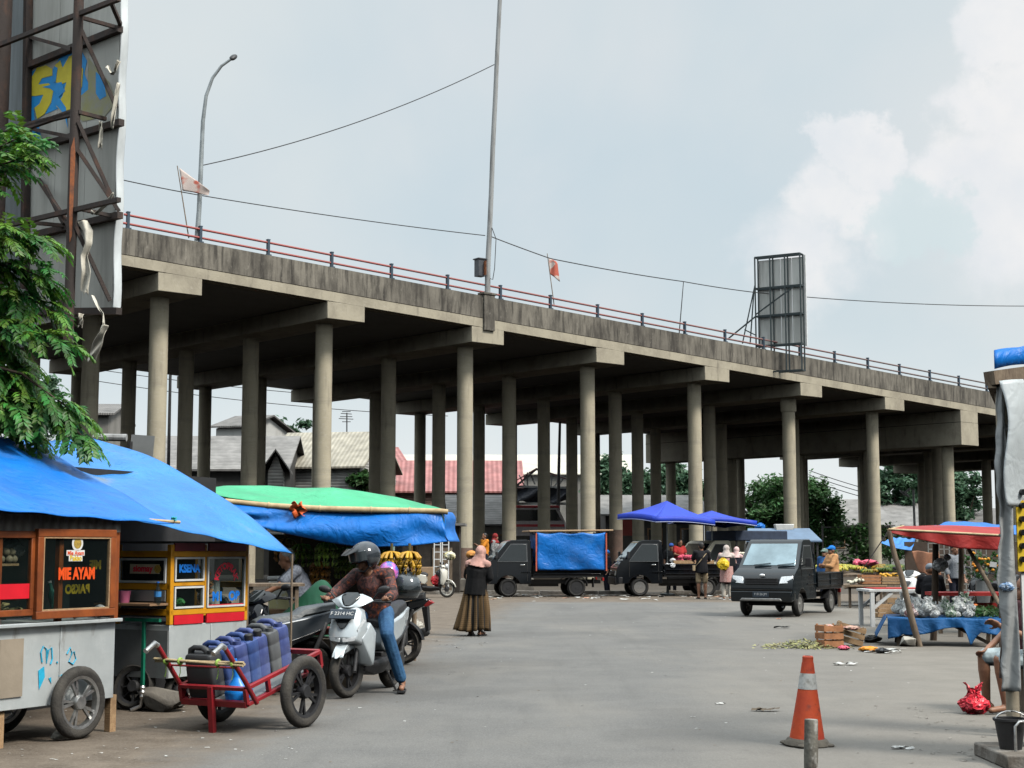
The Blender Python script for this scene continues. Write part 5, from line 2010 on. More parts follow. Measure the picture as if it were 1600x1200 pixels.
def stripes(name, c1, c2, n):
 m = bpy.data.materials.new(name)
 m.use_nodes = True
 t = m.node_tree
 b = t.nodes['Principled BSDF']
 tcn = nd(t, 'ShaderNodeTexCoord')
 sp_ = nd(t, 'ShaderNodeSeparateXYZ')
 t.links.new(tcn.outputs['Object'], sp_.inputs[0])
 at = nd(t, 'ShaderNodeMath', operation='ARCTAN2')
 t.links.new(sp_.outputs['X'], at.inputs[0])
 t.links.new(sp_.outputs['Y'], at.inputs[1])
 mu = nd(t, 'ShaderNodeMath', operation='MULTIPLY')
 mu.inputs[1].default_value = n
 t.links.new(at.outputs['Value'], mu.inputs[0])
 si = nd(t, 'ShaderNodeMath', operation='SINE')
 t.links.new(mu.outputs['Value'], si.inputs[0])
 wv = nd(t, 'ShaderNodeTexWave', bands_direction='Z')
 wv.inputs['Scale'].default_value = 9
 wv.inputs['Distortion'].default_value = .5
 t.links.new(tcn.outputs['Object'], wv.inputs['Vector'])
 cr = nd(t, 'ShaderNodeValToRGB')
 cr.color_ramp.elements[0].position = .45
 cr.color_ramp.elements[0].color = (*c1, 1)
 cr.color_ramp.elements[1].position = .6
 cr.color_ramp.elements[1].color = (*c2, 1)
 ma = nd(t, 'ShaderNodeMath', operation='MULTIPLY_ADD')
 ma.inputs[1].default_value = .5
 ma.inputs[2].default_value = .5
 t.links.new(si.outputs['Value'], ma.inputs[0])
 t.links.new(ma.outputs['Value'], cr.inputs['Fac'])
 mx = nd(t, 'ShaderNodeMix', data_type='RGBA', blend_type='MULTIPLY')
 mx.inputs['Factor'].default_value = .35
 t.links.new(cr.outputs['Color'], mx.inputs['A'])
 t.links.new(wv.outputs['Color'], mx.inputs['B'])
 t.links.new(mx.outputs['Result'], b.inputs['Base Color'])
 b.inputs['Roughness'].default_value = .85
 return m
P_ = gl(743, 994)
wt, V_ = person('woman in a black top, pink headscarf and long striped pleated skirt carrying a baby', (P_.x, P_.y, 0), R(160),
    dict(chest=(-.04, .01, 1.27), neck=(-.08, .01, 1.44), head=(-.11, -.01, 1.58), shL=(.12, .01, 1.4), shR=(-.24, .01, 1.4), elL=(.22, -.1, 1.15), wrL=(.1, -.24, 1.2), elR=(-.29, -.02, 1.12), wrR=(-.14, -.2, 1.05), toL=(.12, -.16, .04), toR=(-.12, -.16, .04)),
    1.53, fabric('black_knit', (.012, .012, .013)), 1.92, None, 1, ('hijab', m_hijabp), shoes=m_blackdull, hem=.06, loose=2.0)
mb = MB()
def skirt(u, v):
 th = u * 2 * math.pi
 z = .93 - v * .83
 r = .15 + .12 * v ** .8
 rp = .012 + .045 * v
 rr = r + rp * math.sin(th * 13 + .6 * math.sin(v * 5))
 lean = .07 * v * v
 return Vector((rr * 1.05 * math.cos(th) + lean, rr * .85 * math.sin(th), z + .02 * v * math.sin(th * 3)))
mb.grid(skirt, 130, 16)
mb.build('skirt', stripes('pleated_stripes', (.012, .01, .008), (.19, .115, .05), 13), wt, smooth=180, solid=.006)
mb = MB()
mb.ell((0, 0, .18), (.07, .08, .08))
mb.ell((0, -.07, .165), (.014, .016, .014))
for s in (-1, 1):
 mb.ell((s * .068, 0, .17), (.012, .02, .024))
mb.caps((0, 0, .1), (0, 0, -.12), .075, .085)
for s in (-1, 1):
 mb.caps((s * .08, 0, .07), (s * .12, -.05, -.03), .03, .024)
 mb.caps((s * .12, -.05, -.03), (s * .08, -.12, .02), .024, .018)
 hand(mb, (s * .08, -.12, .02), (0, -.6, .4), 'L' if s > 0 else 'R')
 mb.caps((s * .06, -.02, -.15), (s * .11, -.14, -.2), .045, .035)
 mb.caps((s * .11, -.14, -.2), (s * .1, -.16, -.33), .034, .026)
bb_ = thing('person', 'baby in an orange cap looking over the shoulder of the woman in the pleated skirt', 'baby', (P_.x - .08, P_.y + .13, 1.2), R(20))
remeshed(mb, 'body', m_skin, bb_, .01)
mb = MB()
mb.ell((0, .01, .205), (.095, .1, .075))
mb.ell((0, -.085, .19), (.06, .04, .012))
remeshed(mb, 'cap', fabric('orange_cap', (.62, .28, .08)), bb_, .01)
mb = MB()
mb.caps((0, 0, .07), (0, 0, -.14), .088, .098)
remeshed(mb, 'romper', fabric('pink_romper', (.7, .42, .38)), bb_, .01)
m_silver = mat('silver_paint', (.56, .62, .65), .25, .25, var=.12, scale=2, bump=.0, coat=.8)
A = G(533, 1091)
B = G(611, 1072)
dirv = Vector((A.x - B.x, A.y - B.y, 0)).normalized()
ctr = Vector((A.x + .06, A.y, 0.004)) - dirv * .62
rzs = math.atan2(dirv.x, -dirv.y)
sc1 = scooter('silver grey scooter with its headlight facing the viewer, ridden by the man in the helmet', ctr, rzs, m_silver, m_blackdull, m_blackdull, 'sharp', plate='F 2314 HC', steer=R(-12))
m_batik = None
def batik():
 m = bpy.data.materials.new('orange_batik_shirt')
 m.use_nodes = True
 t = m.node_tree
 b = t.nodes['Principled BSDF']
 tcn = nd(t, 'ShaderNodeTexCoord')
 n = nd(t, 'ShaderNodeTexNoise')
 n.inputs['Scale'].default_value = 17
 n.inputs['Detail'].default_value = 5
 n.inputs['Distortion'].default_value = 1.2
 t.links.new(tcn.outputs['Object'], n.inputs['Vector'])
 cr = nd(t, 'ShaderNodeValToRGB')
 cr.color_ramp.elements[0].position = .4
 cr.color_ramp.elements[0].color = (.02, .012, .012, 1)
 cr.color_ramp.elements[1].position = .5
 cr.color_ramp.elements[1].color = (.07, .03, .03, 1)
 for p, c in ((.55, (.16, .06, .05, 1)), (.6, (.03, .015, .015, 1)), (.66, (.42, .09, .025, 1)), (.74, (.12, .05, .05, 1))):
  e = cr.color_ramp.elements.new(p)
  e.color = c
 t.links.new(n.outputs['Fac'], cr.inputs['Fac'])
 t.links.new(cr.outputs['Color'], b.inputs['Base Color'])
 b.inputs['Roughness'].default_value = .8
 return m
m_denim = layered('blue_denim', (.03, .10, .22), [((.07, .2, .36), 3, (1, 1, .6), .45, .7, .8), ((.015, .05, .12), 9, (1, 1, .4), .5, .7, .6)], bump=.4, bscale=30)
RID = dict(abs=True, pelvis=(.0, .22, .86), chest=(-.02, .12, 1.14), neck=(-.04, .05, 1.29), head=(-.07, .0, 1.40), face=(-.62, -.75, -.25),
   shL=(.17, .08, 1.23), elL=(.29, -.1, 1.02), wrL=(.31, -.31, .985), hdL=(.12, -.9, -.25), shR=(-.21, .12, 1.22), elR=(-.36, -.05, 1.05), wrR=(-.35, -.31, .985), hdR=(-.1, -.9, -.25),
   hiL=(.1, .2, .82), knL=(.26, -.18, .62), anL=(.35, .04, .11), toL=(.40, -.12, .045), hiR=(-.09, .2, .82), knR=(-.2, -.22, .66), anR=(-.15, -.12, .42), toR=(-.15, -.3, .36))
rt, V_ = person('man in a dark helmet, orange batik shirt and jeans sitting on the silver scooter', ctr, rzs, RID, 1.70, batik(), 1.85, m_denim, .95, None, voxel=.007, shoes=m_blackdull, hem=.04, loose=1.05, curl=1.3, slim=.93)
for ch in [o for o in COL.objects if o.parent is rt and o.name.startswith('sandal')]:
 pass
hd = V_['head']
face = Vector((-.62, -.75, -.25)).normalized()
hm = face.to_track_quat('-Y', 'Z').to_matrix()
mb = MB()
def hpt(x, y, z):
 return hd + hm @ Vector((x, y, z))
def shell(u, v):
 th = u * 2 * math.pi
 ph = v * math.pi * .80
 x = .148 * math.sin(ph) * math.sin(th)
 y = .165 * math.sin(ph) * -math.cos(th)
 z = .15 * math.cos(ph) * 1.0 + .02
 front = max(0, math.cos(th))
 if z < .03 and front > .45:
  k = min(1, (.03 - z) / .03)
  y *= 1 - .0 * k
  z = .03
 return hpt(x, y + .012, z)
mb.grid(shell, 40, 22)
hl = mb.build('helmet', mat('grey_black_helmet', (.008, .009, .012), .1, col2=(.045, .055, .065), scale=7, coat=.6, bump=0), rt, smooth=180, solid=.012)
mb = MB()
mb.grid(lambda u, v: hpt(.158 * math.sin((u - .5) * 2.5) * (1 - .06 * v), -.176 * math.cos((u - .5) * 2.5) * (1 - .0 * v) + .012, .105 - .115 * v), 20, 8)
mb.build('visor', mat('smoked_visor', (.05, .065, .075), .05, var=.1, bump=0, spec=.8), hl, smooth=180, solid=.004)
mb = MB()
mb.hull([hpt(s * .06, -.24, .085) for s in (-1, 1)] + [hpt(s * .13, -.14, .11) for s in (-1, 1)] + [hpt(s * .12, -.12, .135) for s in (-1, 1)] + [hpt(s * .05, -.22, .1) for s in (-1, 1)], mirror=False)
mb.build('peak', m_black, hl, bevel=.006)
mb = MB()
mb.tube([hpt(.12, -.02, -.08), hpt(.05, -.06, -.13), hpt(-.05, -.06, -.13), hpt(-.12, -.02, -.08)], .01, 6)
mb.build('chin_strap', m_blackdull, hl)
A_CART = math.atan2(.884, .468)
def hit(t, px, py, y=None, x=None, z=None):
 """where the ray of a photo pixel meets the local plane y=, x= or z= of thing t"""
 mi = (Matrix.Translation(t.location) @ t.rotation_euler.to_matrix().to_4x4()).inverted()
 o = mi @ CAM
 d = mi.to_3x3() @ ray(px, py)
 if y is not None:
  k = (y - o.y) / d.y
 elif x is not None:
  k = (x - o.x) / d.x
 else:
  k = (z - o.z) / d.z
 return o + d * k
m_orange = mat('orange_brown_varnish', (.33, .085, .02), .45, col2=(.19, .05, .015), scale=5, stretch=(1, 1, 1), bump=.15)
m_yellowp = mat('yellow_orange_paint', (.72, .32, .012), .45, col2=(.5, .2, .01), scale=4, bump=.1, lo=.25, hi=.5)
m_alu = layered('dented_white_metal', (.62, .66, .66), [((.42, .46, .47), 1.3, (1, 1, 1), .45, .7, .7), ((.26, .21, .16), 2.2, (1, 1, .45), .56, .74, .75), ((.2, .17, .14), 9, (1, 1, .3), .6, .72, .5), ((.74, .77, .77), 5, (1, 1, 1), .55, .7, .5)], rough=.38, metal=.35, bump=.35, bscale=3.5)
m_alud = layered('dull_grey_metal', (.26, .27, .27), [((.15, .155, .155), 1.5, (1, 1, 1), .45, .7, .7), ((.2, .16, .12), 4, (1, 1, .6), .6, .75, .7)], rough=.45, metal=.3, bump=.3, bscale=4)
m_redsign = mat('red_vinyl', (.72, .015, .03), .4, var=.15, scale=2)
m_maroon = mat('maroon_board', (.16, .02, .03), .6, var=.3, scale=3)
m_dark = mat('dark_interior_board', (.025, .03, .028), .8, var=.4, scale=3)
m_plankg = banded('grey_plank', (.1, .09, .08), (.2, .19, .17), 3.2, 'X', .8, .6, .4)
m_white_t = mat('white_lettering', (.8, .8, .78), .5, var=.05)
m_orange_t = mat('red_orange_lettering', (.85, .09, .01), .5, var=.05)
m_olive_t = mat('olive_lettering', (.62, .45, .02), .5, var=.1)
m_blue_t = mat('blue_lettering', (.01, .2, .75), .5, var=.1)
m_red_t = mat('red_lettering', (.85, .03, .07), .5, var=.1)
m_yellow_t = mat('yellow_lettering', (.8, .55, .02), .5, var=.1)
def frame_bars(mb, x0, x1, z0, z1, y, w, th, mi=0):
 """a rectangular frame in the local xz plane"""
 mb.box(((x0 + x1) / 2, y, z1 - w / 2), (x1 - x0, th, w), None, mi)
 mb.box(((x0 + x1) / 2, y, z0 + w / 2), (x1 - x0, th, w), None, mi)
 mb.box((x0 + w / 2, y, (z0 + z1) / 2), (w, th, z1 - z0 - 2 * w), None, mi)
 mb.box((x1 - w / 2, y, (z0 + z1) / 2), (w, th, z1 - z0 - 2 * w), None, mi)
FACE = (math.pi / 2, 0, 0)
o1 = G(177, 1091, .28)
cart1 = thing('food_cart', 'white metal noodle cart with orange window frames reading MIE AYAM, nearest the viewer', 'food cart', (o1.x, o1.y, 0.004), A_CART)
XL = -1.85
mb = MB()
mb.box((XL / 2, .33, .28 + .31), (-XL, .66, .62))
for x in (-.62, -1.3):
 mb.box((x, -.004, .6), (.015, .01, .6))
mb.build('metal_body', m_alu, cart1, bevel=.012)
mb = MB()
mb.box((XL / 2 + .0, .31, .915), (-XL + .05, .74, .03))
mb.build('counter', m_alu, cart1, bevel=.006)
g0 = hit(cart1, 0, 1000, y=-.01)
g1 = hit(cart1, 34, 1088, y=-.01)
mb = MB()
mb.box(((g0.x + g1.x) / 2, -.008, (g0.z + g1.z) / 2), (g1.x - g0.x, .012, abs(g0.z - g1.z)))
mb.build('rusty_patch', layered('tan_patch', (.36, .3, .23), [((.24, .2, .15), 2, (1, 1, 1), .4, .65, .8), ((.2, .3, .27), 4, (1, 1, 1), .62, .75, .7)], bump=.1), cart1)
ztop = 1.73
mb = MB()
for x in (-.02, -.66, -1.3, XL + .03):
 for y in (.0, .6):
  mb.bar((x, y, .93), (x, y, ztop), .045)
mb.bar((XL, .0, 1.635), (0, .0, 1.635), .045, .05)
mb.bar((XL, .6, 1.635), (0, .6, 1.635), .045, .05)
mb.build('frame', m_orange, cart1)
mb = MB()
mb.box((XL / 2, -.012, 1.70), (-XL, .03, .13))
mb.box((XL / 2, .62, 1.70), (-XL, .03, .13))
mb.box((.012, .3, 1.70), (.025, .62, .13))
mb.build('fascia_board', m_plankg, cart1)
mb = MB()
mb.box((XL / 2, .3, 1.745), (-XL - .1, .56, .02))
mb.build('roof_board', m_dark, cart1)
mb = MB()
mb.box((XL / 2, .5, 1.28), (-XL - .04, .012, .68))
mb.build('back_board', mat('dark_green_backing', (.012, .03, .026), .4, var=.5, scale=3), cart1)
a = hit(cart1, 59, 826, y=-.06)
b = hit(cart1, 177, 971, y=-.06)
wx0, wx1, wz0, wz1 = a.x, b.x, .955, min(1.66, a.z)
mb = MB()
frame_bars(mb, wx0, wx1, wz0, wz1, -.05, .062, .05)
wf = mb.build('window_frame', m_orange, cart1, bevel=.005)
mb = MB()
frame_bars(mb, wx0 + .062, wx1 - .062, wz0 + .062, wz1 - .062, -.055, .012, .03)
mb.build('inner_bead', m_woodpale, wf)
mb = MB()
mb.box(((wx0 + wx1) / 2, -.05, (wz0 + wz1) / 2), (wx1 - wx0 - .13, .006, wz1 - wz0 - .13))
pn = mb.build('pane', m_clearglass, cart1)
yg = -.056
def onpane(px, py):
 h = hit(cart1, px, py, y=yg)
 return (h.x, yg, h.z)
t_ = text('MIE AYAM', 'lettering', m_orange_t, pn, .125, onpane(120, 897), FACE, .0015, .006, sx=.72)
t_ = text('MIE', 'mirrored_lettering', m_olive_t, pn, .1, (hit(cart1, 149, 883, y=.3).x, .3, hit(cart1, 149, 883, y=.3).z), (math.pi / 2, 0, math.pi), .0015, .005, sx=.9)
t_ = text('BAKSO', 'mirrored_lettering', m_olive_t, pn, .1, (hit(cart1, 121, 921, y=.3).x, .3, hit(cart1, 121, 921, y=.3).z), (math.pi / 2, 0, math.pi), .0015, .005, sx=.9)
c_ = onpane(121, 849)
mb = MB()
mb.lathe([(.062, -.001), (.062, .001)], 28, (c_[0], yg - .001, c_[2]), (math.pi / 2, 0, 0))
c2 = onpane(118, 864)
mb.box((c2[0], yg - .001, c2[2]), (.2, .002, .045))
c3 = onpane(118, 872)
mb.box((c3[0], yg - .001, c3[2]), (.15, .002, .05))
st_ = mb.build('sticker', m_white_t, pn)
mb = MB()
mb.lathe([(.042, -.001), (.042, .001)], 24, (c_[0], yg - .003, c_[2]), (math.pi / 2, 0, 0))
mb.build('bowl_picture', mat('noodle_yellow', (.6, .4, .06), .6, col2=(.3, .2, .05), scale=60), st_)
text('Mie Ayam', 'lettering', m_orange_t, st_, .048, (c2[0], yg - .003, c2[2] - .002), FACE, .001, .001, sx=.95)
text('Bakso', 'lettering', m_yellow_t, st_, .058, (c3[0], yg - .003, c3[2] - .002), FACE, .001, .002, sx=.95)
a = hit(cart1, 57, 820, y=-.03)
mb = MB()
frame_bars(mb, XL + .02, a.x, .985, 1.63, -.02, .05, .04)
wf2 = mb.build('window_frame', m_orange, cart1, bevel=.005)
mb = MB()
mb.box(((XL + .02 + a.x) / 2, -.02, 1.31), (a.x - XL - .12, .006, .56))
pn2 = mb.build('pane', m_clearglass, cart1)
r0, r1 = hit(cart1, 0, 913, y=-.03), hit(cart1, 46, 935, y=-.03)
mb = MB()
mb.box((r1.x / 2 + (XL + .08) / 2, -.027, (r0.z + r1.z) / 2), (r1.x - XL - .08, .004, r0.z - r1.z))
mb.build('red_band', m_redsign, pn2)
mb = MB()
sz = hit(cart1, 20, 882, y=.18).z
mb.box(((XL + a.x) / 2 - .02, .2, sz), (a.x - XL - .1, .26, .018))
mb.build('shelf', m_woodpale, cart1)
bm_ = MB()
bm_.ell((0, 0, 0), .033, nu=14, nv=9)
me_ball = bm_.mesh('meatball')
me_ball.materials.append(mat('meatball_grey', (.42, .33, .22), .55, var=.2, scale=30))
me_ball.shade_smooth()
mt1 = Matrix.Translation(cart1.location) @ cart1.rotation_euler.to_matrix().to_4x4()
rn = random.Random(2)
for row, n_ in ((0, 9), (1, 7)):
 for k in range(n_):
  p = mt1 @ Vector((a.x - .1 - .066 * k - .033 * row, .09 + rn.uniform(-.01, .01), sz + .042 + .056 * row))
  place_mesh(me_ball, 'meatball', p, rn.uniform(0, 6), 'grey brown meatball in the two rows behind the left window of the noodle cart', 'meatball', 'meatballs on the noodle cart shelf')
fz = hit(cart1, 20, 951, y=.05).z
mb = MB()
for k in range(60):
 c = Vector((rn.uniform(XL + .2, a.x - .1), rn.uniform(.05, .22), 1.0 + rn.uniform(0, .09)))
 pts = [c + Vector((rn.uniform(-.06, .06), rn.uniform(-.04, .04), rn.uniform(-.02, .02))) for _ in range(4)]
 mb.tube(pts, .009, 5)
ng = tag(mb.build('noodle_heap', mat('pale_noodles', (.62, .52, .25), .5, var=.3, scale=30), None, smooth=60), 'heap of pale yellow noodles behind the left window of the noodle cart', 'noodles')
ng.matrix_world = mt1
m_bottle = mat('green_bottle_glass', (.02, .16, .12), .08, var=.2, bump=0, spec=.7)
def bottle(label, p, m, h=.26, r=.035, tilt=0, capm=None):
 b = MB()
 b.lathe([(r * .9, 0), (r, .01), (r, h * .55), (r * .4, h * .75), (r * .36, h * .94)], 14)
 o = tag(b.build('bottle', m, None, smooth=40), label, 'bottle')
 o.location = p
 o.rotation_euler = (0, tilt, 0)
 if capm:
  b = MB()
  b.lathe([(r * .42, h * .94), (r * .42, h)], 12)
  b.build('cap', capm, o)
 return o
h = hit(cart1, 88, 962, y=.1)
bottle('green glass bottle leaning inside the MIE AYAM window', mt1 @ Vector((h.x, .1, .99)), m_bottle, .26, .036, R(-14), m_white)
for px, py, s_, lb in ((155, 955, .9, 'crumpled clear plastic bag at the bottom right of the MIE AYAM window'), (118, 965, .7, 'small white plastic bag at the bottom of the MIE AYAM window')):
 h = hit(cart1, px, py, y=.12)
 place_mesh(whitebag, 'plastic_bag', mt1 @ Vector((h.x, .12, .94)), 1, lb, 'bag', None, s_ * .6)
h = hit(cart1, 20, 832, y=.25)
o = place_mesh(whitebag, 'plastic_bag', mt1 @ Vector((h.x, .25, 1.42)), 2, 'white plastic bag hanging behind the left window of the noodle cart', 'bag', None, .85)
mb = MB()
for pl in ([(66, 1035), (64, 1020), (68, 1010), (73, 1014), (73, 1036), (76, 1016), (81, 1012), (82, 1030), (79, 1038)], [(89, 1034), (90, 1036)],
   [(105, 1022), (110, 1012), (113, 1020), (108, 1034), (114, 1038), (119, 1030), (116, 1018)]):
 mb = MB()
 mb.tube([Vector((hit(cart1, x, y, y=-.006).x, -.004, hit(cart1, x, y, y=-.006).z)) for x, y in pl], .007, 6)
 mb.build('painted_scribble', mat('cyan_paint', (.03, .45, .7), .5, var=.2), cart1)
for pl in ([(60, 1048), (69, 1041), (70, 1058), (61, 1078)], [(76, 1060), (80, 1058), (80, 1068)], [(92, 1055), (100, 1053), (101, 1064), (94, 1066)]):
 q = [hit(cart1, x, y, y=-.005) for x, y in pl]
 mb = MB()
 mb.prism([(p.x, p.z) for p in q], -.006, -.003, 'y')
 mb.build('paint_splash', mat('cyan_paint', (.03, .45, .7), .5), cart1)
for x, w_ in ((hit(cart1, 2, 1100, y=.04).x, .05), (hit(cart1, 167, 1100, y=.1).x, .07)):
 mb = MB()
 mb.box((x, .06, .15), (w_, .06, .3))
 mb.build('leg', m_woodpale, cart1)
for x in (XL + .1,):
 mb = MB()
 mb.box((x, .55, .15), (.06, .06, .3))
 mb.build('leg', m_woodpale, cart1)
hw = hit(cart1, 125, 1100, y=-.10)
w = wheel_parts(cart1, (0, 0, 0), .285, .042, 'wheel', m_rubberdust, m_steel, 5)
w.rotation_euler = (0, R(0), R(90))
w.location = (hw.x, -.08, .288)
w = wheel_parts(cart1, (0, 0, 0), .285, .042, 'wheel', m_rubberdust, m_steel, 5)
w.rotation_euler = (0, 0, R(90))
w.location = (hw.x, .74, .288)
mb = MB()
mb.tube([(hw.x, -.1, .288), (hw.x, .76, .288)], .015, 8)
mb.build('axle', m_darksteel, cart1)
mrock = layered('grey_stone', (.3, .28, .24), [((.16, .15, .12), 8, (1, 1, 1), .4, .65, .8)], bump=.6, bscale=20)
def rock(name, label, loc, r, seed, m=None, cat='stone'):
 rnd = random.Random(seed)
 b = MB()
 for k in range(16):
  d = Vector((rnd.gauss(0, 1), rnd.gauss(0, 1), rnd.gauss(0, .8))).normalized()
  b.v.append(tuple(Vector((d.x * r[0], d.y * r[1], d.z * r[2] + r[2] * .8)) * rnd.uniform(.85, 1.05)))
 pts = b.v
 b = MB()
 b.hull(pts, mirror=False)
 o = tag(b.build(name, m or mrock, None, bevel=min(r) * .2), label, cat)
 o.location = loc
 return o
g_ = gl(94, 1158)
rock('stone', 'broken stone lying under the wheel of the noodle cart', g_, (.09, .06, .05), 3)
o2 = G(263, 1061, .3)
cart2 = thing('food_cart', 'yellow framed food cart with red lettering on its glass behind the red handcart', 'food cart', (o2.x, o2.y, 0.004), A_CART)
mt2 = Matrix.Translation(cart2.location) @ cart2.rotation_euler.to_matrix().to_4x4()
LX, LY = 1.16, .68
mb = MB()
mb.box((LX / 2, LY / 2, .3 + .245), (LX, LY, .49))
mb.box((LX * .52, -.004, .545), (.015, .01, .47))
mb.build('metal_body', m_alu, cart2, bevel=.012)
mb = MB()
mb.box((-.007, LY / 2, .52), (.012, LY - .02, .44))
mb.build('side_sheet', m_alud, cart2)
def P2(px, py, y=-.004):
 h = hit(cart2, px, py, y=y)
 return h
def S2(px, py, x=-.012):
 return hit(cart2, px, py, x=x)
mb = MB()
zt2 = 1.54
for x in (.02, LX - .02):
 for y in (.02, LY - .02):
  mb.bar((x, y, .79), (x, y, zt2), .05)
mb.bar((.5, .02, .86), (.5, .02, zt2), .045)
for y in (.02, LY - .02):
 for z in (1.45, .905):
  mb.bar((.0, y, z), (LX, y, z), .05, .055)
for x in (.02, LX - .02):
 for z in (1.45, 1.145, .905):
  mb.bar((x, 0, z), (x, LY, z), .05, .06)
mb.bar((.02, .02, 1.17), (.5, .02, 1.17), .045)
mb.build('frame', m_yellowp, cart2, bevel=.006)
mb = MB()
mb.box((.26, -.002, 1.515), (.44, .02, .075))
mb.box((.83, -.002, 1.515), (.58, .02, .075))
mb.build('maroon_panel', m_maroon, cart2)
for x0, x1 in ((.05, .475), (.525, LX - .05)):
 mb = MB()
 mb.box(((x0 + x1) / 2, .0, .835), (x1 - x0, .02, .085))
 mb.build('red_panel', m_redsign, cart2)
mb = MB()
mb.box((LX / 2, LY / 2, 1.56), (LX + .02, LY, .02))
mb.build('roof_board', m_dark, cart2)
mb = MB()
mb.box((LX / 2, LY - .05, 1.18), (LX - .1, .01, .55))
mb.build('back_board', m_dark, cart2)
mb = MB()
mb.box((LX / 2, LY / 2, .87), (LX - .06, LY - .06, .02))
mb.build('inner_shelf', m_alud, cart2)
for (x0, x1, z0, z1) in ((.047, .475, 1.195, 1.42), (.047, .475, .94, 1.145), (.525, LX - .05, .935, 1.42)):
 mb = MB()
 frame_bars(mb, x0, x1, z0, z1, .0, .018, .03)
 f_ = mb.build('window_frame', m_white, cart2)
 mb = MB()
 mb.box(((x0 + x1) / 2, .0, (z0 + z1) / 2), (x1 - x0 - .03, .005, z1 - z0 - .03))
 pane_ = mb.build('pane', m_clearglass, f_)
big = pane_
xc = (.525 + LX - .05) / 2
text('KETOPRAK', 'lettering', m_red_t, big, .088, (xc, -.006, 1.33), FACE, .0015, .004, sx=1.0, arc=.15)
text('M1', 'lettering', m_blue_t, big, .12, (xc - .13, -.006, 1.035), FACE, .0015, .006, sx=1.05)
text('OB', 'lettering', m_blue_t, big, .12, (xc + .13, -.006, 1.035), FACE, .0015, .006, sx=1.05)
text('KSENA', 'lettering', m_blue_t, big, .1, (.26, -.006, 1.31), FACE, .0015, .005, sx=.98)
mb = MB()
mb.box((xc, -.005, .945), (LX - .05 - .525 - .03, .004, .035))
mb.build('red_strip', m_redsign, big)
mb = MB()
for z in (1.40, 1.19):
 mb.box((-.008, LY / 2, z), (.02, LY - .1, .02))
for y in (.06, LY - .06):
 mb.box((-.008, y, 1.295), (.02, .02, .19))
f_ = mb.build('window_frame', m_white, cart2)
mb = MB()
mb.box((-.006, LY / 2, 1.295), (.004, LY - .13, .19))
sp_ = mb.build('pane', m_clearglass, f_)
mb = MB()
mb.box((-.01, .31, 1.31), (.003, .36, .09))
st_ = mb.build('sticker', mat('cream_sticker', (.6, .5, .36), .5, var=.2, scale=9), sp_)
text('siomay', 'lettering', m_red_t, st_, .085, (-.013, .33, 1.312), (math.pi / 2, 0, -math.pi / 2), .001, .003)
mb = MB()
mb.lathe([(.04, -.001), (.04, .001)], 20, (-.013, .15, 1.31), (0, math.pi / 2, 0))
mb.build('bowl_picture', mat('noodle_yellow', (.6, .4, .06), .6), st_)
mb = MB()
mb.box((-.012, LY / 2, 1.06), (.012, LY - .1, .1))
mb.build('side_panel', m_alud, cart2)
mb = MB()
mb.box((-.13, LY / 2 + .02, .985), (.26, LY, .02))
mb.build('side_shelf', m_wood, cart2)
for k, (x, r_, h_) in enumerate(((.72, .035, .22), (.80, .042, .26))):
 mb = MB()
 mb.lathe([(r_ * .6, 0), (r_, .004), (r_, h_), (r_ * .6, h_)], 18)
 o = tag(mb.build('plastic_roll', m_whiteplastic, None, smooth=40), ('thin', 'thick')[k] + ' white roll standing inside the big window of the yellow cart', 'roll')
 o.location = mt2 @ Vector((x, .11, .93))
rn = random.Random(9)
m_cracker = mat('orange_cracker', (.75, .36, .18), .7, var=.3, scale=20, island=.2)
mb = MB()
for k in range(46):
 c = Vector((.60 + rn.uniform(-.06, .07), .085 + rn.uniform(-.035, .05), .95 + rn.uniform(0, .36)))
 mb.ell(c, (.035, .03, .012), (rn.uniform(-1, 1), rn.uniform(-1, 1), rn.uniform(-1, 1)), 8, 5)
o = tag(mb.build('cracker_bag', m_cracker, None, smooth=180), 'bag of orange crackers inside the big window of the yellow cart', 'crackers')
o.matrix_world = mt2
place_mesh(bag_mesh('green_packet', .06, 8, mat('green_packet', (.1, .4, .12), .4, var=.3)), 'green_packet', mt2 @ Vector((.24, .1, .95)), 0, 'small green packet in the lower left window of the yellow cart', 'packet')
place_mesh(bag_mesh('dark_bag', .11, 8, m_black), 'dark_bag', mt2 @ Vector((.95, .2, .89)), 0, 'dark plastic bag at the right inside the yellow cart', 'bag')
h = S2(194, 943, -.14)
mb = MB()
mb.lathe([(.045, 0), (.06, .11), (.054, .11), (.04, .01)], 20, closed=False)
o = tag(mb.build('plastic_cup', mat('pink_plastic', (.85, .22, .38), .4, var=.1), None, smooth=40), 'pink plastic cup on the side shelf of the yellow cart', 'cup')
o.location = mt2 @ Vector((-.14, h.y, .996))
h = S2(246, 943, -.14)
ob = bottle('clear water bottle with a blue cap on the side shelf of the yellow cart', mt2 @ Vector((-.14, h.y, .996)), glass('bottle_plastic', (.8, .88, .92), .6), .2, .034, 0, mat('blue_cap', (.02, .15, .6), .4))
mb = MB()
mb.lathe([(.0346, .06), (.0346, .11)], 14)
mb.build('bottle_label', mat('blue_bottle_label', (.05, .25, .6), .5), ob)
h0 = S2(224, 1066, -.12)
gs = thing('prop_stand', 'green steel T shaped prop stand in front of the grey side of the yellow cart', 'stand', mt2 @ Vector((-.13, h0.y, 0)), A_CART)
m_greenst = mat('green_enamel', (.01, .17, .10), .4, var=.3, scale=6)
mb = MB()
mb.bar((0, 0, .12), (0, 0, .835), .028)
mb.bar((0, -.19, .84), (0, .22, .84), .035, .03)
mb.build('upright', m_greenst, gs)
mb = MB()
mb.lathe([(.02, .12), (.03, .14), (.02, .16), (.03, .18), (.02, .2), (.03, .22), (.02, .24)], 12)
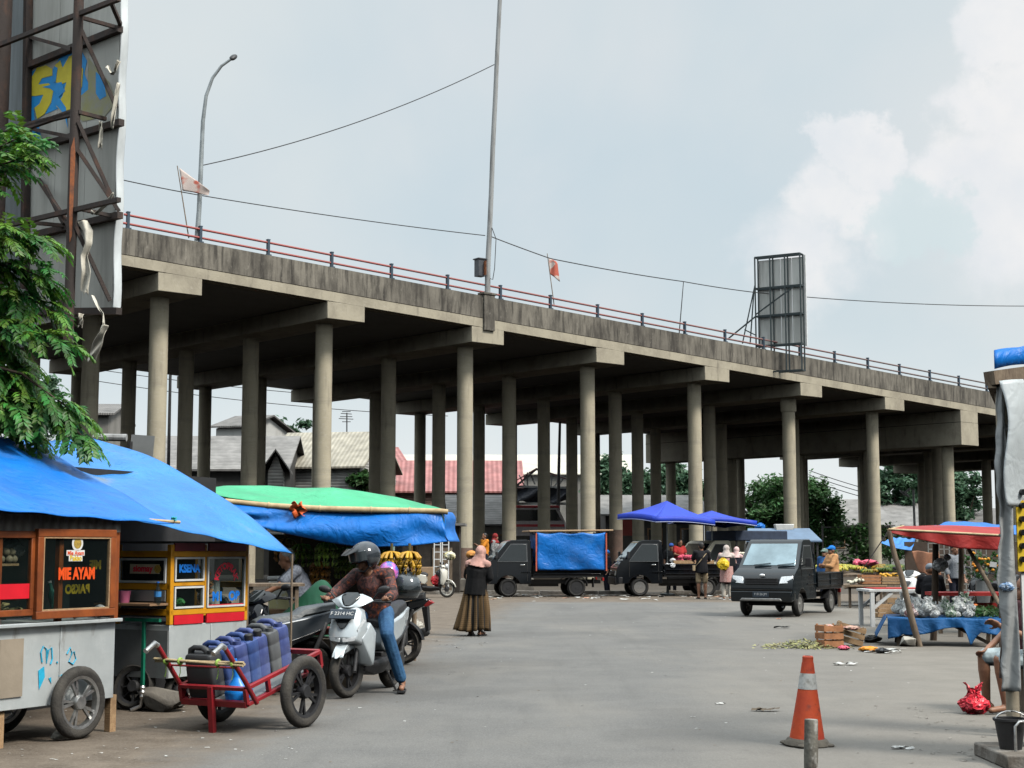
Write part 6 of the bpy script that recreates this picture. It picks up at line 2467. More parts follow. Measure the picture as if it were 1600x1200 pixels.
mb.tube([(0, 0, .12), (.0, .02, .05), (-.05, .09, .015)], .018, 8)
mb.build('screw_foot', m_steel, gs, smooth=40)
for y in (.1, LY - .05):
 w = wheel_parts(cart2, (0, 0, 0), .17, .04, 'wheel', m_rubberdust, m_darksteel, 8)
 w.rotation_euler = (0, 0, R(90))
 w.location = (.25, y, .17)
 w = wheel_parts(cart2, (0, 0, 0), .17, .04, 'wheel', m_rubberdust, m_darksteel, 8)
 w.rotation_euler = (0, 0, R(90))
 w.location = (LX - .2, y, .17)
g_ = gl(262, 1112)
rock('broken_slab', 'broken grey slab leaning beneath the yellow cart', g_, (.30, .2, .16), 6, layered('dusty_slab', (.2, .18, .15), [((.1, .09, .08), 3, (1, 1, 1), .4, .65, .8)], bump=.3), 'slab')
g_ = gl(203, 1112)
ow = wheel_parts(None, (0, 0, 0), .22, .05, 'spare_wheel', m_rubberdust, m_darksteel, 8)
tag(ow, 'small old wheel leaning in the shade between the two carts', 'wheel')
ow.location = (g_.x, g_.y + .15, .215)
ow.rotation_euler = (0, R(12), R(70))
mb = MB()
mb.box((0, 0, .2), (.14, .3, .4))
o = tag(mb.build('red_crate', mat('dark_red_plastic', (.22, .03, .03), .6), None, bevel=.02), 'dark red plastic box in the shade between the two carts', 'box')
o.location = gl(187, 1085)
o.rotation_euler.z = A_CART
def sheet_thing(name, label, cat, C, m, nu, nv, sag, wav, seed, thick=.006, edge=.0, bulge=0.0):
 """C: four world corners (u along first edge)"""
 rnd = random.Random(seed)
 ph = [rnd.uniform(0, 6) for _ in range(8)]
 base = C[0]
 b = MB()
 def fn(u, v):
  p = C[0].lerp(C[1], u).lerp(C[3].lerp(C[2], u), v)
  p = p - base
  z = -sag * (4 * u * (1 - u)) * (.3 + v * (1 - v) * 2.8) - edge * (1 - v) ** 6 * (.6 + .4 * math.sin(u * 26 + ph[5]))
  z += wav * (math.sin(u * 9 + ph[0] + v * 3) * .4 + math.sin(u * 23 + ph[1] - v * 4) * .25 + math.sin(v * 13 + ph[2] + u * 5) * .35) * min(1, 6 * v) * 1.0
  z += bulge * 4 * v * (1 - v) * u * u
  return p + Vector((0, 0, z))
 b.grid(fn, nu, nv)
 o = tag(b.build(name, m, None, smooth=180, solid=thick), label, cat)
 o.location = base
 return o
sheet_thing('tarpaulin_roof', 'blue tarpaulin awning over the noodle cart with a pole end sticking out', 'tarpaulin',
   [W(-60, 789, 11.0), W(272, 817, 13.4), W(62, 698, 15.2), W(-60, 672, 14.2)], m_blue, 50, 30, .02, .03, 1, edge=.015)
sheet_thing('tarpaulin_roof', 'paler faded blue tarpaulin sloping over the yellow cart', 'tarpaulin',
   [W(176, 802, 13.55), W(456, 864, 15.5), W(146, 683, 17.4), W(30, 690, 15.6)], m_bluelight, 50, 30, .03, .03, 2, edge=.015, bulge=.17)
mb = MB()
a_, b_ = W(180, 809, 13.0), W(281, 816, 13.45)
mb.tube([a_, b_], .014, 8)
tag(mb.build('bamboo_stick', m_bamboo, None), 'bamboo stick poking out of the corner of the noodle cart awning', 'stick')
mb = MB()
rn = random.Random(3)
b0 = W(272, 811, 13.4)
mb.tube([b0 + Vector((rn.uniform(-.03, .03), rn.uniform(-.03, .03), rn.uniform(-.02, .02))) for _ in range(14)], .006, 5)
tag(mb.build('rope_knot', mat('turquoise_rope', (.02, .4, .42), .7), None), 'turquoise rope knot tying the awning corner to its stick', 'rope')
mb = MB()
mb.tube([W(146, 683, 18), W(198, 684, 18)], .045, 10)
tag(mb.build('pipe', m_polegrey, None), 'short grey pipe above the pale blue tarpaulin', 'pipe')
mb = MB()
P0 = W(222, 698, 18)
mb.box((0, 0, 0), (.27, .02, .27), (0, R(4), 0))
o = tag(mb.build('metal_plate', m_alud, None), 'square grey metal plate in front of the nearest front column', 'plate')
o.location = P0
mb = MB()
mb.tube([(W(205, 690, 18.02)), (W(205, 690, 18.02) + Vector((0, .02, -1.9)))], .04, 10)
tag(mb.build('pipe', m_darksteel, None), 'dark upright pipe carrying the square metal plate', 'pipe')
mb = MB()
c0_, c1_ = mt1 @ Vector((-2.4, 1.5, 0)), mt2 @ Vector((2.6, 1.6, 0))
mid = (c0_ + c1_) / 2
dd = c1_ - c0_
mb.box((0, 0, 1.15), (dd.length, .04, 2.3))
o = tag(mb.build('tarpaulin_screen', mat('dark_canvas', (.03, .03, .032), .8, var=.4, scale=2), None), 'dark canvas screen closing the back of the two food carts', 'screen')
o.location = mid
o.rotation_euler.z = math.atan2(dd.y, dd.x)
for k, (px, py, Y) in enumerate(((456, 880, 15.4), (385, 880, 16.2))):
 b0 = G(px, 1010 if k else 1000)
 b0 = W(px, 900, Y)
 mb = MB()
 mb.tube([(0, 0, 0), (0, 0, W(px, 866, Y).z)], .012 if k == 0 else .03, 6)
 o = tag(mb.build('awning_pole', m_woodgrey, None), ('thin pole holding the low corner of the pale blue tarpaulin', 'dark wooden post behind the yellow cart')[k], 'pole')
 o.location = (b0.x, Y, 0)
m_redpaint = mat('red_gloss_paint', (.34, .018, .025), .4, col2=(.2, .015, .02), scale=7, bump=.08)
oh = G(332, 1074, .37)
TILT = R(13)
hc = thing('handcart', 'red steel handcart tipped forward on its leg and loaded with jerrycans', 'handcart', oh, rot=(0, -TILT, A_CART))
HWD, HL, HD = .335, 1.06, .13
mb = MB()
for z in (0, -HD):
 mb.bar((0, -HWD, z), (0, HWD, z), .045, .03 if z == 0 else .05)
 mb.bar((HL, -HWD, z), (HL, HWD, z), .04)
 for s in (-1, 1):
  mb.bar((0, s * HWD, z), (HL, s * HWD, z), .04, .03)
for s in (-1, 1):
 for x in (.0, .3, .58, .84, HL):
  mb.bar((x, s * HWD, 0), (x, s * HWD, -HD), .035)
for x in (.3, .6, .9):
 mb.bar((x, -HWD, -HD - .008), (x, HWD, -HD - .008), .035, .02)
mb.build('frame', m_redpaint, hc, bevel=.003)
mb = MB()
mb.box((HL / 2, 0, -HD + .01), (HL - .05, 2 * HWD - .06, .012))
mb.build('floor_sheet', m_alud, hc)
gz = hit(hc, 332, 1140, x=.0)
mb = MB()
mb.bar((-.02, .0, 0.01), (-.07, .0, -.37), .045)
mb.build('leg', m_redpaint, hc)
for s in (-1, 1):
 mb = MB()
 mb.tube([(.1, s * (HWD + .02), -HD - .02), (-.02, s * (HWD + .02), .08), (-.2, s * (HWD + .01), .40)], .021, 10)
 h_ = mb.build('handle', m_redpaint, hc, smooth=50)
 mb = MB()
 mb.tube([(-.2, s * (HWD + .01), .40), (-.23, s * (HWD + .01), .43), (-.35, s * (HWD + .01), .395)], .023, 10)
 mb.build('grip', m_steel, h_, smooth=50)
mb = MB()
mb.tube([(-.08, -HWD - .03, .20), (-.08, HWD + .03, .20)], .008, 6)
mb.build('cross_rod', m_redpaint, hc)
gw = G(468, 1132)
mhi = (Matrix.Translation(hc.location) @ hc.rotation_euler.to_matrix().to_4x4()).inverted()
lw = mhi @ Vector((gw.x, gw.y, .305))
lw.y = -.45
lw.x -= .2
lw.z += .045
for y_, rr in ((lw.y, .30), (-lw.y, .30)):
 w = wheel_parts(hc, (0, 0, 0), rr, .046, 'wheel', m_rubberdust, m_blackdull, 5)
 w.rotation_euler = (0, 0, R(90))
 w.location = (lw.x, y_, lw.z)
mb = MB()
mb.tube([(lw.x, -abs(lw.y), lw.z), (lw.x, abs(lw.y), lw.z)], .02, 8)
mb.build('axle', m_darksteel, hc)
mth = Matrix.Translation(hc.location) @ hc.rotation_euler.to_matrix().to_4x4()
for k, (z0, z1) in enumerate(((.255, .245), (.245, .262), (.268, .24))):
 mb = MB()
 mb.tube([mth @ Vector((-.115 - .012 * k, HWD + .12, z0)), mth @ Vector((-.115 - .012 * k, -HWD - .12, z1))], .011, 7)
 tag(mb.build('bamboo_stick', m_bamboo, None), ('thick lowest', 'middle', 'topmost')[k] + ' bamboo stick tied across the handles of the red handcart', 'stick')
m_tie = mat('green_plastic_tie', (.35, .55, .1), .5)
for s in (-1, 1):
 for q in (HWD + .01, HWD - .14):
  mb = MB()
  mb.lathe([(.028, -.012), (.034, 0), (.028, .012)], 12, (0, 0, 0), (math.pi / 2, 0, 0))
  mb.tube([(0, 0, -.03), (.01, .005, -.09), (.0, .01, -.13)], .004, 5)
  o = tag(mb.build('plastic_tie', m_tie, None), 'green plastic tie knotted round the bamboo sticks of the handcart', 'tie', 'green ties on the handcart sticks')
  o.location = mth @ Vector((-.125, s * q, .25))
  o.rotation_euler = (0, 0, A_CART)
def jerrycan(label, m, p, rz, capped, tilt, group):
 t = thing('jerrycan', label, 'jerrycan', p, group=group, rot=(0, -tilt, rz))
 wd_, th_, ht = .285, .165, .37
 mb = MB()
 def ring(z, k, dy=0, kx=1):
  n = 32
  P = []
  for i in range(n):
   a = 2 * math.pi * i / n
   ca, sa = math.cos(a), math.sin(a)
   P.append(Vector((math.copysign(abs(ca) ** .27, ca) * th_ / 2 * k * kx, math.copysign(abs(sa) ** .27, sa) * wd_ / 2 * k + dy, z)))
  return P
 secs = [ring(0, .90), ring(.015, .98), ring(.10, 1.0), ring(.105, .985), ring(.118, .985), ring(.123, 1.0), ring(.24, 1.0), ring(.245, .985), ring(.258, .985), ring(.263, 1.0), ring(.325, 1.0), ring(.35, .95), ring(.362, .86)]
 mb.loft(secs)
 b_ = mb.build('body', m, t, smooth=28)
 mb = MB()
 mb.tube([(0, .12, .345), (0, .115, .385), (0, .08, .405), (0, -.01, .405), (0, -.045, .385), (0, -.05, .345)], [.03, .028, .024, .024, .028, .03], 10)
 mb.build('handle', m, t, smooth=60)
 mb = MB()
 if capped:
  mb.lathe([(.036, .35), (.036, .405), (.03, .412)], 18, (0, -.095, 0))
  mb.build('cap', m_blackdull, t, smooth=40)
 else:
  mb.lathe([(.034, .345), (.034, .392), (.026, .392), (.026, .35)], 18, (0, -.095, 0))
  mb.build('neck', m, t, smooth=40)
 return t
m_jb = layered('blue_jerrycan', (.045, .085, .25), [((.12, .165, .34), 2.5, (1, 1, .5), .5, .7, .8), ((.02, .04, .13), 5, (1, 1, 1), .5, .7, .7), ((.3, .33, .4), 4, (1, 1, .7), .68, .8, .5)], rough=.4, bump=.08)
m_jv = layered('violet_blue_jerrycan', (.065, .09, .25), [((.15, .18, .34), 2.5, (1, 1, .5), .5, .7, .8), ((.03, .04, .13), 5, (1, 1, 1), .5, .7, .7)], rough=.4, bump=.08)
m_jg = layered('grey_jerrycan', (.10, .105, .11), [((.19, .2, .2), 2.5, (1, 1, .5), .5, .7, .7), ((.05, .05, .055), 4, (1, 1, 1), .5, .7, .7)], rough=.5, bump=.08)
m_jk = layered('black_jerrycan', (.04, .042, .045), [((.09, .09, .09), 2.5, (1, 1, .5), .5, .7, .7)], rough=.5, bump=.08)
LBL = ['black jerrycan at the near end of the red handcart', 'dark blue jerrycan right behind the black one on the handcart', 'open violet blue jerrycan, third from the near end of the handcart',
  'dark blue jerrycan in the middle of the handcart row with a black cap', 'violet blue capped jerrycan in front of the grey one', 'dirty grey jerrycan near the far end of the handcart', 'tall violet blue jerrycan at the far end of the handcart']
MSEQ = [m_jk, m_jb, m_jv, m_jb, m_jv, m_jg, m_jv]
POS = [(.12, .16), (.27, .13), (.40, .10), (.53, .09), (.66, .09), (.81, .08), (.96, .08)]
for k in range(7):
 p = mth @ Vector((POS[k][0], POS[k][1], -HD + .018))
 jerrycan(LBL[k], MSEQ[k], p, A_CART + R([0, 2, -3, 2, 0, 3, -2][k]), k in (3, 4), TILT, 'jerrycans on the handcart')
mb = MB()
mb.lathe([(.115, 0), (.118, .05), (.10, .075), (.035, .16), (.026, .18), (.018, .32), (.012, .32), (.02, .17), (.09, .07), (.105, .05), (.105, .0)], 28)
o = tag(mb.build('funnel', mat('sky_blue_plastic', (.01, .24, .78), .35, var=.15, scale=4), None, smooth=40), 'bright blue plastic funnel upside down at the near end of the handcart', 'funnel')
o.location = mth @ Vector((.13, -.16, -HD + .018))
o.rotation_euler = (0, -TILT, A_CART)
m_matt = mat('matt_black_seat', (.02, .02, .022), .5, var=.3, scale=20)
m_greyseat = mat('grey_seat', (.09, .1, .105), .4, var=.3, scale=8)
m_redbike = mat('red_bike_paint', (.5, .02, .03), .25, var=.15, coat=.6)
rwc = gl(503, 1064)
fwdB = Vector((-.52, -.854, 0))
cB = rwc + fwdB * .60
bkB = scooter('black motorbike with a red side panel wedged between the handcart and the silver scooter', cB, math.atan2(fwdB.x, -fwdB.y), m_blackcar, m_redbike, m_greyseat, 'sharp', wheelm=m_darksteel, cat='motorbike', name='motorbike', mirrors=True)
mb = MB()
mb.hull([(.2, .25, .58), (.205, .55, .66), (.17, .98, .82), (.2, .35, .5), (.19, .6, .58)], mirror=False)
fl = mb.build('side_fairing', m_redbike, bkB, bevel=.006)
mb = MB()
mb.hull([(.21, .3, .50), (.205, .95, .77), (.21, .3, .48), (.205, .95, .745), (.19, .6, .6)], mirror=False)
mb.build('white_stripe', m_white, bkB)
c_ = W(400, 945, 15.6)
bkC = scooter('motorbike with a white front cowl behind the yellow cart', (c_.x - .15, 16.2, .004), R(-60), mat('gunmetal_paint', (.07, .08, .09), .3, .3, var=.2, scale=3, bump=0), m_black, m_greyseat, 'sharp', wheelm=m_darksteel, cat='motorbike', name='motorbike', cowlm=m_white)
Ybs = 19.0
bst = thing('banana_stall', 'banana stall with a drooping blue tarpaulin, green sheet on top and bamboo poles', 'stall', (W(540, 850, Ybs).x, Ybs, 0))
def sl_(px, py, dy=0.0):
 p = W(px, py, Ybs + dy)
 return Vector((p.x, p.y, p.z)) - bst.location
TOPB = [(352, 783), (420, 790), (500, 795), (580, 797), (640, 798), (690, 799)]
BOT = [(372, 812), (430, 830), (500, 845), (567, 856), (640, 853), (700, 846)]
def curve(P, u):
 k = u * (len(P) - 1)
 i = min(int(k), len(P) - 2)
 f = k - i
 return (P[i][0] + (P[i + 1][0] - P[i][0]) * f, P[i][1] + (P[i + 1][1] - P[i][1]) * f)
mb = MB()
rn = random.Random(21)
def val(u, v):
 a = curve(TOPB, u)
 b = curve(BOT, u)
 vv = v
 p = sl_(a[0], a[1] + 2, .0).lerp(sl_(b[0], b[1], -.12), vv)
 k = (u - .6)
 w = .035 * math.sin(22 * k * (1.4 - v)) * v + .03 * math.sin(9 * u + 5 * v) + .06 * math.sin(math.pi * v)
 return p + Vector((0, -w - .03, 0))
mb.grid(val, 90, 24)
E0, E1 = sl_(690, 799), sl_(700, 846, -.12)
mb.grid(lambda u, v: E0.lerp(E1, v) + Vector((.1 * math.sin(u * math.pi * .5) + .02 * math.sin(v * 7), .9 * u - .03 * (1 - u) - .03, .04 * math.sin(math.pi * v) * u)), 16, 16)
mb.build('blue_sheet', m_blue, bst, smooth=180, solid=.006)
GT = [(318, 764), (352, 759), (420, 759), (470, 763), (520, 762), (560, 767), (620, 777), (655, 786), (690, 797)]
GB = [(330, 772), (360, 778), (420, 786), (480, 790), (530, 793), (580, 795), (630, 797), (660, 798), (692, 799)]
mb = MB()
def grn(u, v):
 a = curve(GT, u)
 b = curve(GB, u)
 if v < .75:
  k = v / .75
  p = sl_(b[0], b[1], -.02).lerp(sl_(a[0], a[1], 1.1), k)
  p.z += .01 * math.sin(math.pi * k) * math.sin(math.pi * u) + .03 * math.sin(u * 15) * math.sin(math.pi * k)
 else:
  k = (v - .75) / .25
  p = sl_(a[0], a[1], 1.1) + Vector((0, 1.2 * k, -.25 * k))
 return p
mb.grid(grn, 60, 24)
mb.build('green_sheet', m_green, bst, smooth=180, solid=.006)
mb = MB()
pp = [sl_(x, y, -.06) for x, y in TOPB] + [sl_(700, 800, -.06)]
mb.tube(pp, [.035, .037, .04, .04, .038, .036, .034], 10)
for k in (1, 2, 3, 4):
 q = pp[k]
 mb.lathe([(.042, -.012), (.046, 0), (.042, .012)], 10, q, (0, math.pi / 2, 0))
mb.build('bamboo_pole', m_bamboo, bst, smooth=40)
mb = MB()
for px, dy in ((380, 0), (648, 2.0), (385, 2.0)):
 p = sl_(px, 805, dy)
 mb2 = MB()
 mb2.tube([(p.x, p.y, 0), (p.x + .01, p.y, p.z)], .035, 10)
 mb2.build('post', m_woodgrey, bst, smooth=50)
mb = MB()
ta, tb2 = sl_(395, 900, .5), sl_(590, 900, .5)
mb.box(((ta.x + tb2.x) / 2, 1.0, .72), (tb2.x - ta.x, 1.1, .05))
mb.build('table_board', m_wood, bst)
for x in (ta.x + .08, tb2.x - .08):
 for y in (.52, 1.5):
  mb = MB()
  mb.bar((x, y, 0), (x, y, .7), .06)
  mb.build('leg', m_woodgrey, bst)
mb = MB()
mb.box(((ta.x + tb2.x) / 2, 2.1, .85), (tb2.x - ta.x + .1, .05, 1.7))
mb.build('shade_backing', mat('dark_boards', (.035, .028, .022), .85, var=.5, scale=3), bst)  # dark sheet added to stand in for the shade under the tarp
mb = MB()
q = W(466, 792, Ybs - .12)
def rag(u, v):
 return Vector(((u - .5) * .17 + .03 * math.sin(v * 9 + u * 4), -.04 * math.sin(u * 8) - .03 * math.cos(v * 6), .04 - .16 * v * (1 - .4 * abs(u - .5)) + .03 * math.sin(u * 11)))
mb.grid(rag, 22, 12)
o = tag(mb.build('orange_rag', mat('orange_cloth', (.75, .13, .03), .7, var=.3, scale=20), None, smooth=180, solid=.005), 'orange rag tied on the bamboo pole of the banana stall', 'rag')
o.location = q
m_ban = mat('ripe_banana', (.72, .40, .02), .45, col2=(.42, .24, .02), scale=9, bump=.05, island=.12)
m_bang = mat('green_banana', (.16, .26, .03), .45, col2=(.09, .16, .02), scale=9, bump=.05, island=.15)
m_banb = mat('browning_banana', (.36, .16, .015), .5, col2=(.14, .07, .015), scale=9, bump=.05, island=.2)
m_stem = mat('banana_stem', (.12, .1, .04), .8)
def banana_bunch(label, loc, m, tiers, per, L_, rz, group=None, spread=1.0):
 t = thing('banana_bunch', label, 'bananas', loc, rz, group)
 rnd = random.Random(int(loc[0] * 100) + tiers)
 mb = MB()
 mb.tube([(0, 0, .1), (0, 0, -.09 * tiers)], .018, 7)
 mb.build('stem', m_stem, t)
 for k in range(tiers):
  mb = MB()
  for j in range(per):
   a = 2 * math.pi * j / per * spread + rnd.uniform(-.15, .15)
   d = Vector((math.cos(a), math.sin(a), 0))
   s = Vector((0, 0, -.10 * k))
   r0 = .035
   pts = [s + d * .02, s + d * (r0 + L_ * .28) + Vector((0, 0, -L_ * .12)), s + d * (r0 + L_ * .5) + Vector((0, 0, -L_ * .4)), s + d * (r0 + L_ * .52) + Vector((0, 0, -L_ * .72)), s + d * (r0 + L_ * .42) + Vector((0, 0, -L_ * .95))]
   mb.tube(pts, [.010, .019, .022, .019, .007], 7)
  mb.build('hand', m, t, smooth=60)
 return t
mb = MB()
for px, py, Y, m, tiers, per, Ln, lb in ((612, 862, 18.7, m_ban, 2, 12, .2, 'big ripe yellow banana bunch hanging left of the bamboo post'), (640, 862, 18.6, m_ban, 2, 11, .19, 'ripe yellow banana bunch hanging right at the end of the stall'),
          (598, 860, 19.3, m_bang, 2, 9, .19, 'green banana bunch hanging behind the yellow ones'), (500, 878, 19.4, m_banb, 3, 11, .17, 'browning banana bunch hanging in the middle of the stall'),
          (510, 848, 19.2, m_bang, 2, 12, .2, 'dark green banana bunch hanging at the top in the middle of the stall'), (472, 850, 19.6, m_bang, 2, 11, .2, 'green banana bunch in the shade at the left of the stall'),
          (540, 856, 19.8, m_bang, 3, 11, .2, 'green banana bunch in deep shade behind the helmet of the rider'), (447, 842, 20.0, m_banb, 2, 11, .2, 'browning bunch hanging high at the left of the stall')):
 banana_bunch(lb, W(px, py, Y), m, tiers, per, Ln, random.uniform(0, 6), 'banana bunches hanging in the stall')
m_boxy = mat('yellow_white_box', (.62, .58, .3), .6, col2=(.65, .66, .6), scale=3, lo=.45, hi=.5)
cb_ = W(447, 905, 19.9)
cl_ = thing('cool_box', 'white and yellow cool box on the plank at the left of the banana stall', 'cool box', (cb_.x, 19.9, .72), R(-20))
mb = MB()
mb.box((0, 0, .19), (.36, .3, .38))
mb.build('body', m_boxy, cl_, bevel=.02)
mb = MB()
mb.box((0, 0, .41), (.38, .32, .05))
mb.build('lid', m_whiteplastic, cl_, bevel=.015)
VP = dict(pelvis=(0, .05, .92), chest=(0, -.08, 1.2), neck=(0, -.14, 1.36), head=(0, -.2, 1.47), face=(0, -1, -.35), shL=(.18, -.08, 1.31), shR=(-.18, -.08, 1.31), elL=(.25, -.3, 1.12), wrL=(.2, -.52, 1.0), elR=(-.25, -.3, 1.1), wrR=(-.2, -.55, .99))
vp = W(463, 880, 19.1)
person('grey haired man in a patterned shirt reaching left over the plank of the banana stall', (vp.x + .05, 19.2, 0), R(-78), VP, 1.6, fabric('grey_patterned_shirt', (.22, .24, .28), (.1, .11, .14), 40), .7, m_navycloth, 1, 'short', voxel=.012)
gh = [o for o in COL.objects if o.parent and o.name.startswith('hair') and o.parent.get('label', '').startswith('grey haired')]
for o in gh:
 o.data.materials.clear()
 o.data.materials.append(mat('grey_hair', (.35, .34, .33), .7, var=.3, scale=60))
mb = MB()
pa, pb_ = W(385, 914, 17.2), W(468, 914, 17.6)
mb.box((0, 0, 0), ((pb_ - pa).length, .5, .03))
pk = thing('plank_table', 'weathered plank table between the yellow cart and the banana stall', 'table', ((pa.x + pb_.x) / 2, 17.4, pa.z), R(12))
mb.build('table_top', m_woodgrey, pk)
for x in (-.25, .25):
 for y in (-.2, .2):
  mb = MB()
  mb.bar((x, y, -.01), (x, y, -pa.z), .04)
  mb.build('leg', m_woodgrey, pk)
gc = W(480, 945, 17.6)
def drape(u, v):
 x = (u - .5) * 1.0
 y = (v - .5) * .9
 r2 = (x / .42) ** 2 + (y / .4) ** 2
 z = .62 * math.exp(-r2 * .75) + .22 * math.exp(-((x - .25) ** 2 + y * y) / .04)
 z += .03 * math.sin(9 * x + 6 * y) + .02 * math.sin(17 * math.atan2(y, x + .001)) * min(1, r2)
 return Vector((x, y, max(.02, z)))
mb = MB()
mb.grid(drape, 44, 40)
o = tag(mb.build('green_cloth', mat('bottle_green_cloth', (.004, .075, .035), .75, var=.3, scale=4), None, smooth=180, solid=.006), 'dark green cloth draped over a heap left of the rider', 'cloth')
o.location = (gc.x, 17.6, .27)
o.scale = (1.0, 1, 1.15)
mb = MB()
mb.box((0, 0, .14), (.8, .7, .28))
o = tag(mb.build('wooden_box', m_woodgrey, None, bevel=.01), 'low wooden box beneath the dark green cloth', 'box')
o.location = (gc.x, 17.6, 0)
sk_ = W(505, 950, 17.0)
rock('red_sack', 'flat red brown sack lying behind the black motorbike', (sk_.x, 17.0, .55), (.34, .2, .09), 12, mat('red_brown_sackcloth', (.2, .05, .04), .9, var=.3, scale=9), 'sack')
mb = MB()
mb.box((0, 0, .27), (.8, .4, .54))
o = tag(mb.build('wooden_box', m_woodgrey, None, bevel=.01), 'wooden box carrying the red brown sack', 'box')
o.location = (sk_.x, 17.0, 0)
bx_ = gl(632, 992)
pkd = scooter('dark parked scooter with a big helmet hung on it behind the bamboo post', (W(645, 900, 19.9).x - .78, 20.4, .004), R(-100), m_blackcar, m_black, m_matt, 'sharp', wheelm=m_darksteel, mirrors=True)
def helmet(label, loc, rz, m, s=1.0):
 t = thing('helmet', label, 'helmet', loc, rz)
 mb = MB()
 def f(u, v):
  th = u * 2 * math.pi
  ph = v * math.pi * .72
  return Vector((.135 * math.sin(ph) * math.cos(th), .16 * math.sin(ph) * math.sin(th), .15 * math.cos(ph) + .1))
 mb.grid(f, 28, 14)
 mb.build('shell', m, t, smooth=180, solid=.014)
 mb = MB()
 mb.grid(lambda u, v: Vector((.146 * math.sin((u - .5) * 2.2) * (1 - .3 * (1 - v) ** 2), -.172 * math.cos((u - .5) * 2.2) * (1 - .3 * (1 - v) ** 2), .19 - .13 * v)), 16, 6)
 mb.build('visor', m_glassdark, t, smooth=180, solid=.004)
 t.scale = (s, s, s)
 return t
hp_ = W(634, 918, 18.6)
helmet('big dark grey helmet hanging by the bamboo post behind the rider', (hp_.x, 18.6, hp_.z - .12), R(30), mat('dark_grey_helmet', (.07, .085, .095), .15, var=.2, coat=.8), 1.25)
hp_ = W(607, 890, 18.4)
helmet('pink and blue helmet just behind the shoulder of the rider', (hp_.x, 18.4, hp_.z - .12), R(200), mat('pink_blue_helmet', (.7, .15, .5), .15, col2=(.03, .15, .6), scale=5, lo=.45, hi=.55, coat=.8), .85)
bp0 = G(642, 990)
mb = MB()
pz = W(644, 852, bp0.y).z
mb.tube([(0, 0, 0), (.03, 0, pz)], [.034, .03], 10)
for z in (.3, .62, .95, 1.25):
 mb.lathe([(.035, -.01), (.039, 0), (.035, .01)], 10, (.03 * z / pz, 0, z))
o = tag(mb.build('bamboo_post', mat('tan_bamboo', (.55, .27, .1), .5, col2=(.36, .17, .06), scale=6), None, smooth=40), 'tan bamboo post standing right behind the rider of the silver scooter', 'post')
o.location = (bp0.x, bp0.y, 0)
m_sack = layered('dirty_white_sack', (.5, .48, .42), [((.25, .22, .18), 3, (1, 1, 1), .45, .65, .8)], bump=.5, bscale=14)
g_ = gl(646, 1000)
sk = bag_mesh('sack', .2, 15, m_sack)
o = place_mesh(sk, 'sack', (g_.x, g_.y + .1, 0), 0, 'dirty white sack leaning at the foot of the bamboo post', 'sack')
o.scale = (.72, .8, 1.2)
o = place_mesh(sk, 'sack', (g_.x - .16, g_.y + .2, 0), 2, 'second dirty sack hidden between the post and the scooter tail', 'sack')
o.scale = (.7, .7, .9)
mcs = mat('cream_scooter_paint', (.66, .64, .56), .25, var=.08, coat=.6)
A2 = G(698, 934)
sc2 = scooter('cream scooter with white wheel rims and a red bag, parked past the banana stall', (A2.x - .58, A2.y + .15, .004), R(84), mcs, m_black, m_matt, 'retro', wheelm=mcs)
sc2.scale = (.92, .92, .98)
o = place_mesh(bag_mesh('red_bag', .2, 4, mat('red_plastic_bag', (.78, .04, .05), .35, var=.2, scale=12, bump=.5, bscale=25)), 'red_bag', wpt(sc2, (.08, -.26, .33)), 0, 'red plastic bag standing on the footboard of the cream scooter', 'bag')
o.scale = (.9, .8, 1.25)
o = place_mesh(bag_mesh('black_bag', .17, 6, mat('dark_grey_nylon', (.04, .042, .045), .5)), 'black_bag', wpt(sc2, (.03, -.40, .62)), 0, 'dark grey bag hanging at the handlebar of the cream scooter', 'bag')
kb0 = W(668, 890, 52)
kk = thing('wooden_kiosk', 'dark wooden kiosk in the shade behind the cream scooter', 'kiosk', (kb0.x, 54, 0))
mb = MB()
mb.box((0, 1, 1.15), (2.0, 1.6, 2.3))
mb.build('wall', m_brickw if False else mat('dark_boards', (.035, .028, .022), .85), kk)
mb = MB()
mb.box((0, .9, 2.36), (2.4, 2.2, .08))
mb.build('roof', m_tileh, kk)
mb = MB()
mb.box((.4, .17, .8), (.7, .03, 1.5))
mb.build('door', m_woodgrey, kk)
for k, x in enumerate((684, 694)):
 lp_ = W(x, 900, 53.2)
 mb = MB()
 for s in (-1, 1):
  mb.bar((s * .14, 0, 0), (s * .14, .25, 2.0), .035)
 for j in range(8):
  mb.bar((-.14, .03 * j + .03, .25 * j + .15), (.14, .03 * j + .03, .25 * j + .15), .03)
 o = tag(mb.build('ladder', m_white, None), ('left white ladder leaning against the dark kiosk', 'right white ladder leaning against the dark kiosk next to the column')[k], 'ladder')
 o.location = (lp_.x, 53.3 - .0, 0)
lp_ = W(703, 866, 52.8)
o = place_mesh(bag_mesh('fruit_bag', .2, 16, mat('yellow_white_bag', (.7, .6, .2), .4, col2=(.7, .72, .7), scale=6)), 'fruit_bag', (lp_.x, 52.8, lp_.z - .2), 0, 'white and yellow bag hung beside the front column behind the cream scooter', 'bag')
bxp = W(655, 885, 51.9)
mb = MB()
mb.box((0, 0, .45), (.9, .5, .9))
o = tag(mb.build('cardboard_box', mat('cardboard', (.34, .23, .14), .8, var=.2, scale=3), None, bevel=.01), 'big cardboard box behind the cream scooter', 'box')
o.location = (bxp.x, 52.2, 0)
